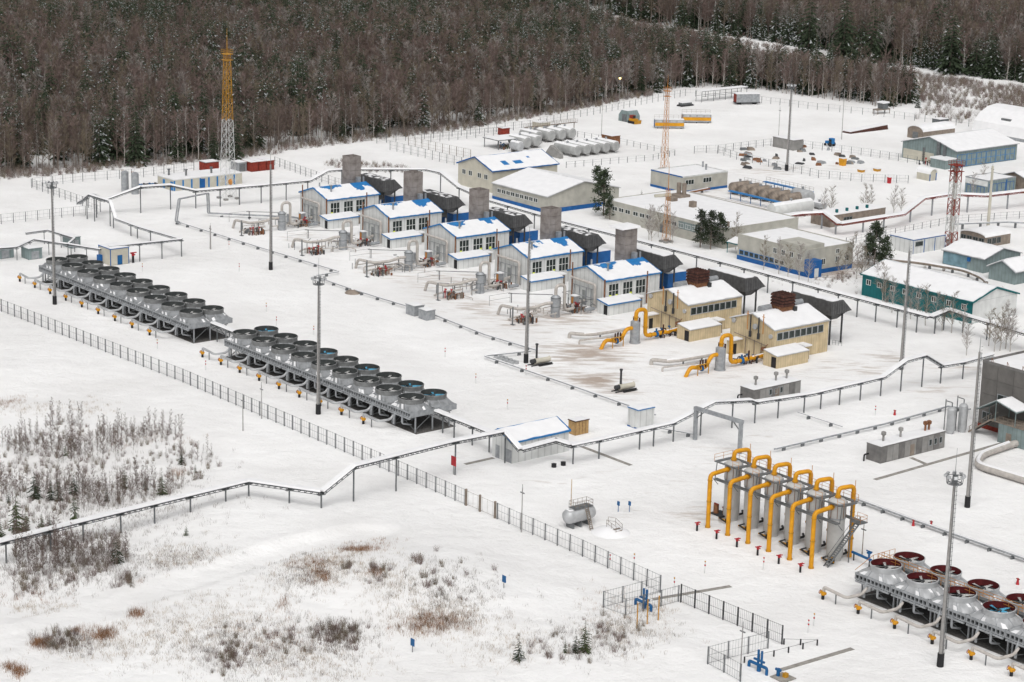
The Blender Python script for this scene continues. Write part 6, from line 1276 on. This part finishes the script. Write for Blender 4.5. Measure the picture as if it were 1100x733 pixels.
def scatter(name, label, protos, pts):
    """stuff: instances of a tree's trunk and crown meshes on points with their own turn and size"""
    for k, (tm, cm) in enumerate(protos):
        P = pts[k::len(protos)]
        if not P: continue
        me = bpy.data.meshes.new(name); me.from_pydata([p[0] for p in P], [], []); me.update()
        a = me.attributes.new('turn', 'FLOAT_VECTOR', 'POINT'); a.data.foreach_set('vector', [c for p in P for c in (p[3], p[4], p[1])])
        a = me.attributes.new('size', 'FLOAT', 'POINT'); a.data.foreach_set('value', [p[2] for p in P])
        o = mk(name, me); tag(o, label, None, None, 'stuff')
        ng = bpy.data.node_groups.new(name, 'GeometryNodeTree'); ng.interface.new_socket('Geometry', in_out='INPUT', socket_type='NodeSocketGeometry'); ng.interface.new_socket('Geometry', in_out='OUTPUT', socket_type='NodeSocketGeometry')
        N = ng.nodes; gi, go = N.new('NodeGroupInput'), N.new('NodeGroupOutput'); jn = N.new('GeometryNodeJoinGeometry'); ip = N.new('GeometryNodeInstanceOnPoints')
        for ob in (tm, cm):
            if ob is None: continue
            oi = N.new('GeometryNodeObjectInfo'); oi.inputs['Object'].default_value = ob; oi.transform_space = 'ORIGINAL'; ng.links.new(oi.outputs['Geometry'], jn.inputs[0])
        na = N.new('GeometryNodeInputNamedAttribute'); na.data_type = 'FLOAT_VECTOR'; na.inputs['Name'].default_value = 'turn'
        ns = N.new('GeometryNodeInputNamedAttribute'); ns.data_type = 'FLOAT'; ns.inputs['Name'].default_value = 'size'
        er = N.new('FunctionNodeEulerToRotation'); ng.links.new(na.outputs['Attribute'], er.inputs[0]); ng.links.new(er.outputs[0], ip.inputs['Rotation'])
        ng.links.new(ns.outputs['Attribute'], ip.inputs['Scale']); ng.links.new(gi.outputs[0], ip.inputs['Points']); ng.links.new(jn.outputs[0], ip.inputs['Instance']); ng.links.new(ip.outputs[0], go.inputs[0])
        md = o.modifiers.new('scatter', 'NODES'); md.node_group = ng
def inpoly(x, y, P):
    c = False; j = len(P) - 1
    for i in range(len(P)):
        if (P[i][1] > y) != (P[j][1] > y) and x < (P[j][0] - P[i][0]) * (y - P[i][1]) / (P[j][1] - P[i][1]) + P[i][0]: c = not c
        j = i
    return c
def fill(px, sp, rnd):
    P = [G(a, b) for a, b in px]; x0, x1 = min(p[0] for p in P), max(p[0] for p in P); y0, y1 = min(p[1] for p in P), max(p[1] for p in P); out = []
    y = y0
    while y < y1:
        x = x0
        while x < x1:
            a, b = x + rnd.uniform(-.5, .5) * sp, y + rnd.uniform(-.5, .5) * sp
            if inpoly(a, b, P): out.append((a, b))
            x += sp
        y += sp
    return out
rn = random.Random(42)
F1 = [(-170, 207), (0, 190), (100, 181), (150, 178), (240, 172), (300, 162), (330, 157), (400, 149), (500, 137), (600, 121), (700, 101), (740, 95), (800, 95), (900, 109), (962, 118), (985, 108), (930, 98), (870, 92), (800, 82), (750, 70), (700, 56), (650, 40), (600, 24), (560, 2), (535, -25), (-170, -25)]
F2 = [(590, -30), (615, 5), (700, 27), (790, 40), (845, 49), (960, 71), (1080, 87), (1270, 108), (1270, -45), (590, -45)]
pts1 = sorted(fill(F1, 3.1, rn), key=lambda p: p[1] - 0); pts2 = fill(F2, 3.6, rn)
front = [G(a, b) for a, b in F1[:15]]
def fdist(x, y):
    best = 1e9
    for a, b in zip(front, front[1:]):
        d = (b[0] - a[0], b[1] - a[1]); k = max(0, min(1, ((x - a[0]) * d[0] + (y - a[1]) * d[1]) / (d[0] ** 2 + d[1] ** 2))); best = min(best, math.hypot(x - a[0] - d[0] * k, y - a[1] - d[1] * k))
    return best
SPX = 1.3
SP = [(132, 100, 1.15, 1), (11, 96, 1.2, 0), (22, 112, 1.0, 1), (55, 126, 1.0, 0), (42, 166, 1.0, 0), (228, 84, 1.1, 3), (262, 98, 1.1, 1), (270, 96, .9, 2), (254, 173, 1.05, 0), (229, 173, .75, 0), (313, 62, 1.1, 0), (427, 100, 1.0, 0), (389, 104, .9, 0), (175, 110, .9, 3), (165, 108, .8, 3), (112, 118, .9, 3), (95, 70, .9, 2), (520, 70, .9, 1), (482, 92, .9, 2), (360, 80, 1, 2), (760, 88, 1.1, 2), (775, 90, 1.1, 0), (720, 88, 1.0, 2), (732, 92, 1.1, 2), (868, 58, 1.5, 0), (905, 66, 1.5, 2), (935, 72, 1.4, 0), (1005, 60, 1.5, 0), (1020, 80, 1.4, 2), (800, 30, 1.3, 0), (620, 60, .9, 2), (660, 90, .9, 2), (795, 92, .9, 0), (690, 100, .5, 0), (648, 108, .45, 0), (986, 116, .3, 1)]
SPW = [G(q[0], q[1]) for q in SP]
def hides(x, y): return any(abs(x - a * y / b) < 3.6 and -2 < b - y < 26 for a, b in SPW)
edge, deep_b, deep_s = [], [], []
for x, y in pts1:
    d = fdist(x, y)
    if d > 10 and hides(x, y): continue
    if d < 10 and rn.random() < .7: edge.append((d, x, y)); continue
    n = noise.noise((x * .012, y * .012, 5)); s_ = rn.uniform(.72, 1.12) * (.82 if d < 25 else 1) * (1 + .3 * n)
    rec = ((x, y, gh(x, y)), rn.uniform(0, 6.28), s_, rn.gauss(0, .03), rn.gauss(0, .03))
    if rn.random() < .09 + .75 * max(0, noise.noise((x * .016, y * .016, 9))) + .1 * (y > 850): deep_s.append(rec[:2] + (rec[2] * 1.25,) + rec[3:])
    else: deep_b.append(rec)
for x, y in pts2:
    n = noise.noise((x * .015, y * .015, 12)); rec = ((x, y, gh(x, y)), rn.uniform(0, 6.28), rn.uniform(.8, 1.25) * (1 + .15 * n), rn.gauss(0, .02), rn.gauss(0, .02))
    (deep_s if rn.random() < .30 + .5 * n else deep_b).append(rec)
rn.shuffle(deep_b); rn.shuffle(deep_s); rn.shuffle(edge); protos_b, protos_s = [], []
for i, (d, x, y) in enumerate(edge[:250]):
    k = 5 if i == 5 else i % 5 if rn.random() > .06 else 5; s_ = rn.uniform(.55, 1.0)
    o = tree_obj('bare_tree', 'bare brown leafless tree standing at the edge of the forest', 'tree', x, y, *PB[k], s_, rn.uniform(0, 6.28), 'bare trees along the forest edge')
protos_b = [TP[PB[k][0].name] for k in range(6)]
for d, x, y in edge[250:]: deep_b.append(((x, y, gh(x, y)), rn.uniform(0, 6.28), rn.uniform(.55, 1), 0, 0))
for i, (px, py, s_, k) in enumerate(SP):
    x, y = G(px, py); o = tree_obj('spruce', 'dark snow-dusted spruce rising among the bare forest trees', 'tree', x, y, *PS[k], s_ * (SPX if py < 130 else 1), rn.uniform(0, 6), 'spruces among the bare forest')
protos_s = [TP[PS[k][0].name] for k in range(4)]
scatter('forest', 'brown leafless forest behind the plant', [protos_b[i] for i in (0, 1, 2, 3, 4, 0, 1, 3, 5)], deep_b)
scatter('forest_conifers', 'dark snow-dusted conifers within the forest', protos_s, deep_s)
# shrubs of the clearing and undergrowth
SH = []
for i, tw in enumerate(('twig_y', 'twig_p', 'twig_f')):
    T_, C_ = B(), B(); r = random.Random(500 + i)
    for j in range(34):
        a = r.random() * 6.28; d = Vector((math.cos(a) * r.uniform(.1, .6), math.sin(a) * r.uniform(.1, .6), 1)).normalized(); l = r.uniform(1.2, 2.6); p = Vector((r.gauss(0, .3), r.gauss(0, .3), -.1)); s_ = d.orthogonal().normalized() * .025; C_.poly([p - s_, p + s_, p + d * l])
        for q in range(4): b0 = p + d * l * r.uniform(.4, .9); dd = (d + Vector((r.uniform(-.8, .8), r.uniform(-.8, .8), 0))).normalized() * r.uniform(.3, .8); C_.poly([b0 - s_ * .7, b0 + s_ * .7, b0 + dd])
    SH.append(C_.mesh('shrub', tw))
def shrubs(px, n_sp, smin, smax, name='shrubs', keep=.5, nsc=.05, label='bare brown shrubs covering the snowy clearing'):
    L_ = []
    for x, y in fill(px, n_sp, rn):
        if rn.random() < keep + 1.0 * noise.noise((x * nsc, y * nsc, 21)): L_.append(((x, y, gh(x, y)), rn.uniform(0, 6.28), rn.uniform(smin, smax), 0, 0))
    return L_
protos_h = []
for i in range(3):
    px, py = ((1078, 350), (1020, 130), (985, 128))[i]; x, y = G(px, py); o = mk('shrub', SH[i]); o.location = (x, y, gh(x, y)); o.scale = (1.2,) * 3; tag(o, 'bare multi-stemmed shrub ' + ('beside the dark building', 'beside the far hangar', 'by the raised hut at the fence')[i], 'shrub'); protos_h.append((o, None))
L1 = shrubs([(600, 10), (845, 53), (960, 76), (1080, 92), (1270, 112), (1270, 140), (1120, 130), (1060, 120), (1000, 112), (930, 97), (800, 80), (700, 52), (600, 22)], 1.6, .4, 1.15, keep=.8)
L2 = shrubs([(-100, 200), (0, 194), (150, 181), (300, 166), (330, 160), (500, 140), (700, 104), (700, 96), (500, 130), (330, 150), (150, 172), (-100, 190)], 1.5, .5, 1.2, keep=.85)
L3 = shrubs([(1060, 126), (1000, 112), (985, 122), (1040, 135)], 3, .6, 1.3, keep=.8) + shrubs([(1030, 60), (1100, 95), (1100, 75)], 4, .6, 1, keep=.2)
L4 = shrubs([(348, 178), (350, 172), (440, 180), (440, 187), (400, 186)], 1.6, .4, .7, keep=.8)
scatter('undergrowth', 'bare shrubs and undergrowth along the forest and clearing', protos_h, L1 + L2 + L3 + L4)
# pines and birches among the buildings
for i, (px, py, h, l, k) in enumerate(((648, 232, 12.8, 'tall dark pine beside the pale hall, taller of the pair', 0), (641, 214, 9.5, 'slim dark pine behind the tall pine at the pale hall', 1), (655, 236, 6.5, 'shorter dark pine at the foot of the tall pine', 2), (752, 266, 9.8, 'broad dark pine before the workshop, first of the clump', 0), (763, 268, 10, 'broad dark pine before the workshop, middle of the clump', 1), (773, 266, 9, 'broad dark pine before the workshop, last of the clump', 2), (939, 287, 11.5, 'tall dark pine behind the teal building', 2), (950, 290, 8.5, 'shorter dark pine behind the teal building', 0), (933, 284, 8, 'slim dark pine behind the teal building', 1))):
    x, y = G(px, py); tree_obj('pine', l, 'tree', x, y, *PN[k], h / 10, i * 1.1)
for px, py, h, l in ((884, 290, 5, 'small spruce at the office wall'), (689, 214, 3, 'tiny spruce on the flat snow beside the roof unit')):
    x, y = G(px, py); tree_obj('spruce', l, 'tree', x, y, *PS[0], h / 16, 1)
T_, C_ = bare(777, 10, .16, 34, 16, .15, .03); BT = (T_.mesh('birch_trunk', 'birchbark'), C_.mesh('birch_crown', 'twig_f')); T_, C_ = bare(778, 10, .16, 34, 16, .15, .03); BT2 = (T_.mesh('birch_trunk', 'birchbark'), C_.mesh('birch_crown', 'twig_y'))
for i, (px, py, h) in enumerate(((700, 262, 9), (707, 255, 8), (722, 262, 8), (790, 268, 9), (836, 297, 9), (846, 300, 8), (858, 302, 9), (929, 229, 8), (960, 231, 8), (968, 230, 7), (920, 300, 8), (908, 298, 7), (936, 312, 8), (950, 330, 7), (958, 336, 8), (972, 341, 8), (985, 346, 8), (994, 350, 9), (1005, 353, 8), (1022, 358, 9), (1034, 362, 7), (1074, 377, 9), (1080, 375, 10), (1068, 378, 8), (1038, 382, 7), (928, 305, 9), (885, 230, 7), (893, 232, 8), (1075, 130, 7), (915, 290, 9), (925, 296, 8), (900, 296, 6), (941, 318, 8), (948, 324, 9), (978, 343, 7), (1012, 356, 8), (1085, 378, 9), (1062, 372, 8), (715, 258, 9), (820, 290, 8), (868, 303, 7), (1055, 205, 8), (1045, 212, 7), (935, 226, 7), (697, 258, 9))):
    x, y = G(px, py); tree_obj('birch', 'thin pale leafless birch growing between the buildings', 'tree', x, y, *(BT, BT2)[i % 2], h / 10, i * .7, 'birches between the buildings')
# young conifers and saplings of the foreground
for i, (px, py, h) in enumerate(((557, 713, 3.6), (628, 703, 4.6), (618, 704, 2.8), (607, 704, 1.9), (37, 534, 5.6), (18, 571, 7), (80, 529, 4.6), (80, 558, 4.8), (55, 535, 3.8), (174, 531, 4.4), (156, 525, 2.7), (134, 523, 4.2), (125, 603, 5), (200, 574, 2.0), (115, 537, 2.6), (70, 487, 2.4), (195, 498, 3), (1, 576, 3.4), (63, 536, 4.2), (45, 567, 2.8), (53, 566, 2.4), (28, 572, 4.2), (9, 540, 2.4), (210, 508, 1.8))):
    x, y = G(px, py); near = px > 500
    tree_obj('young_conifer', ('young dark conifer standing alone in the foreground snow', 'tallest young conifer below the upper enclosure', 'smaller young conifer beside the tallest below the upper enclosure', 'tiny conifer beside the young conifers below the upper enclosure')[i] if near else 'young green conifer growing among the leafless saplings', 'tree', x, y, *PY[i % 4], h / 4 * (1.25 if near else 1.1) * .85, i * .9, None if near else 'young conifers among the saplings')
SAP = []
for i in range(6):
    T_, C_ = bare(600 + i, 5.2, .10, 30, 9, .1, .023, .3, .45); n0 = len(T_.v); T_.k = 0
    M_ = B(); M_.v = T_.v + C_.v; M_.f = T_.f + [tuple(k + n0 for k in f) for f in C_.f]; M_.mi = [0] * len(T_.f) + [1] * len(C_.f); SAP.append(M_.mesh('sapling', ['bark' if i % 3 else 'birchbark', 'twig_s' if i % 2 else 'twig']))
ZA = [(-30, 500), (0, 480), (60, 452), (140, 462), (185, 462), (232, 480), (238, 505), (190, 530), (120, 545), (60, 556), (0, 575), (-30, 580)]; ZB = [(15, 575), (95, 572), (132, 572), (140, 605), (95, 620), (60, 632), (15, 640)]
sp_ = [(x, y, .9) for x, y in fill(ZA, 1.4, rn)] + [(x, y, 1) for x, y in fill(ZB, 1.25, rn)]
sp_ = [p for p in sp_ if noise.noise((p[0] * .07, p[1] * .07, 31)) > -.2 + .35 * rn.random()]; rn.shuffle(sp_)
more_ = sp_[290:]
for x, y, s_ in sp_[:290]:
    o = mk('sapling', SAP[rn.randrange(6)]); o.location = (x, y, gh(x, y)); o.rotation_euler.z = rn.uniform(0, 6); k = s_ * rn.uniform(.45, 1.1); o.scale = (k, k, k); tag(o, 'leafless sapling in the thicket by the cable bridge', 'sapling', 'saplings of the thicket')
SPR = {}
for o in COL.objects:
    if o.name.startswith('sapling'): SPR.setdefault(o.data.name, (o, None))
scatter('sapling_thicket', 'dense bare sapling thicket by the cable bridge', list(SPR.values()), [((x, y, gh(x, y)), rn.uniform(0, 6.28), s_ * rn.uniform(.3, .95), rn.gauss(0, .04), rn.gauss(0, .04)) for x, y, s_ in more_])
L5 = shrubs(ZA, 1.5, .25, .6, keep=.55, nsc=.07) + shrubs(ZB, 1.2, .3, .7, keep=.7, nsc=.09)
for cx, cy, rx, ry, n in ((135, 624, 14, 7, 26), (243, 712, 18, 14, 40), (365, 684, 22, 10, 46), (405, 632, 10, 8, 18), (446, 620, 6, 6, 10), (375, 625, 6, 6, 8), (70, 690, 26, 12, 40), (480, 640, 40, 25, 30), (655, 690, 30, 22, 30), (600, 700, 40, 14, 24), (300, 690, 50, 20, 40), (1000, 310, 80, 16, 60), (900, 300, 30, 8, 30), (40, 615, 30, 12, 25)):
    for _ in range(n):
        x, y = G(rn.gauss(cx, rx * .6), rn.gauss(cy, ry * .6)); L5.append(((x, y, gh(x, y)), rn.uniform(0, 6.28), rn.uniform(.25, .7), 0, 0))
scatter('brushwood', 'bare brushwood in the foreground snow', protos_h[:2], L5)
def grass(name, mat, zones, seed):
    b = B(); r = random.Random(seed)
    for cx, cy, rx, ry, n, hh in zones:
        for _ in range(n):
            x, y = G(r.gauss(cx, rx * .5), r.gauss(cy, ry * .5)); z = gh(x, y); k = r.randint(7, 14)
            if rdist(x, y) < 3.6: continue
            for j in range(k):
                a = r.random() * 6.28; l = hh * r.uniform(.6, 1.6); p = Vector((x + r.gauss(0, .3), y + r.gauss(0, .45), z - .03)); s_ = Vector((math.cos(a), math.sin(a), 0)) * .017; b.poly([p - s_, p + s_, p + Vector((r.gauss(0, .22) * l, r.gauss(0, .22) * l, l))])
    tag(b.o(name, mat), 'dry winter grass poking through the snow', None, None, 'stuff')
grass('dry_grass', 'grass_r', [(147, 661, 7, 4, 40, .8), (110, 681, 16, 6, 90, .8), (42, 692, 16, 5, 80, .8), (21, 722, 9, 6, 50, .8), (9, 717, 7, 4, 30, .7), (85, 678, 14, 4, 30, .6), (388, 601, 20, 4, 90, .6), (405, 632, 7, 4, 30, .7), (464, 675, 40, 9, 260, .6), (345, 630, 14, 9, 60, .7), (6, 433, 16, 5, 40, .5), (20, 428, 20, 5, 20, .4), (335, 615, 30, 5, 60, .5), (160, 630, 16, 3, 30, .5), (304, 655, 6, 8, 20, .7), (300, 690, 60, 30, 120, .4), (150, 470, 60, 10, 40, .6), (190, 510, 10, 6, 20, .9), (35, 635, 50, 10, 60, .5), (400, 590, 40, 10, 50, .4), (380, 182, 30, 3, 40, .8), (660, 660, 60, 30, 60, .4)], 1)
grass('dry_grass', 'grass_y', [(350, 620, 60, 25, 420, .4), (470, 670, 60, 18, 320, .5), (230, 680, 90, 40, 500, .4), (120, 690, 90, 25, 300, .4), (330, 710, 80, 25, 260, .4), (90, 440, 40, 12, 70, .4), (200, 600, 50, 15, 160, .4), (540, 700, 60, 25, 140, .4), (670, 680, 50, 25, 200, .4), (40, 650, 50, 10, 80, .4), (30, 440, 40, 8, 50, .4), (700, 655, 30, 12, 80, .4), (420, 640, 50, 20, 160, .4)], 2)
grass('dry_grass', 'grass_g', [(260, 700, 110, 35, 600, .45), (365, 684, 40, 14, 300, .5), (70, 690, 40, 14, 200, .5), (480, 650, 70, 35, 400, .4), (640, 690, 70, 25, 260, .4), (120, 540, 110, 50, 900, .5), (70, 610, 70, 25, 500, .5), (180, 600, 60, 18, 240, .4), (330, 630, 50, 20, 260, .4), (880, 300, 60, 10, 80, .5)], 3)
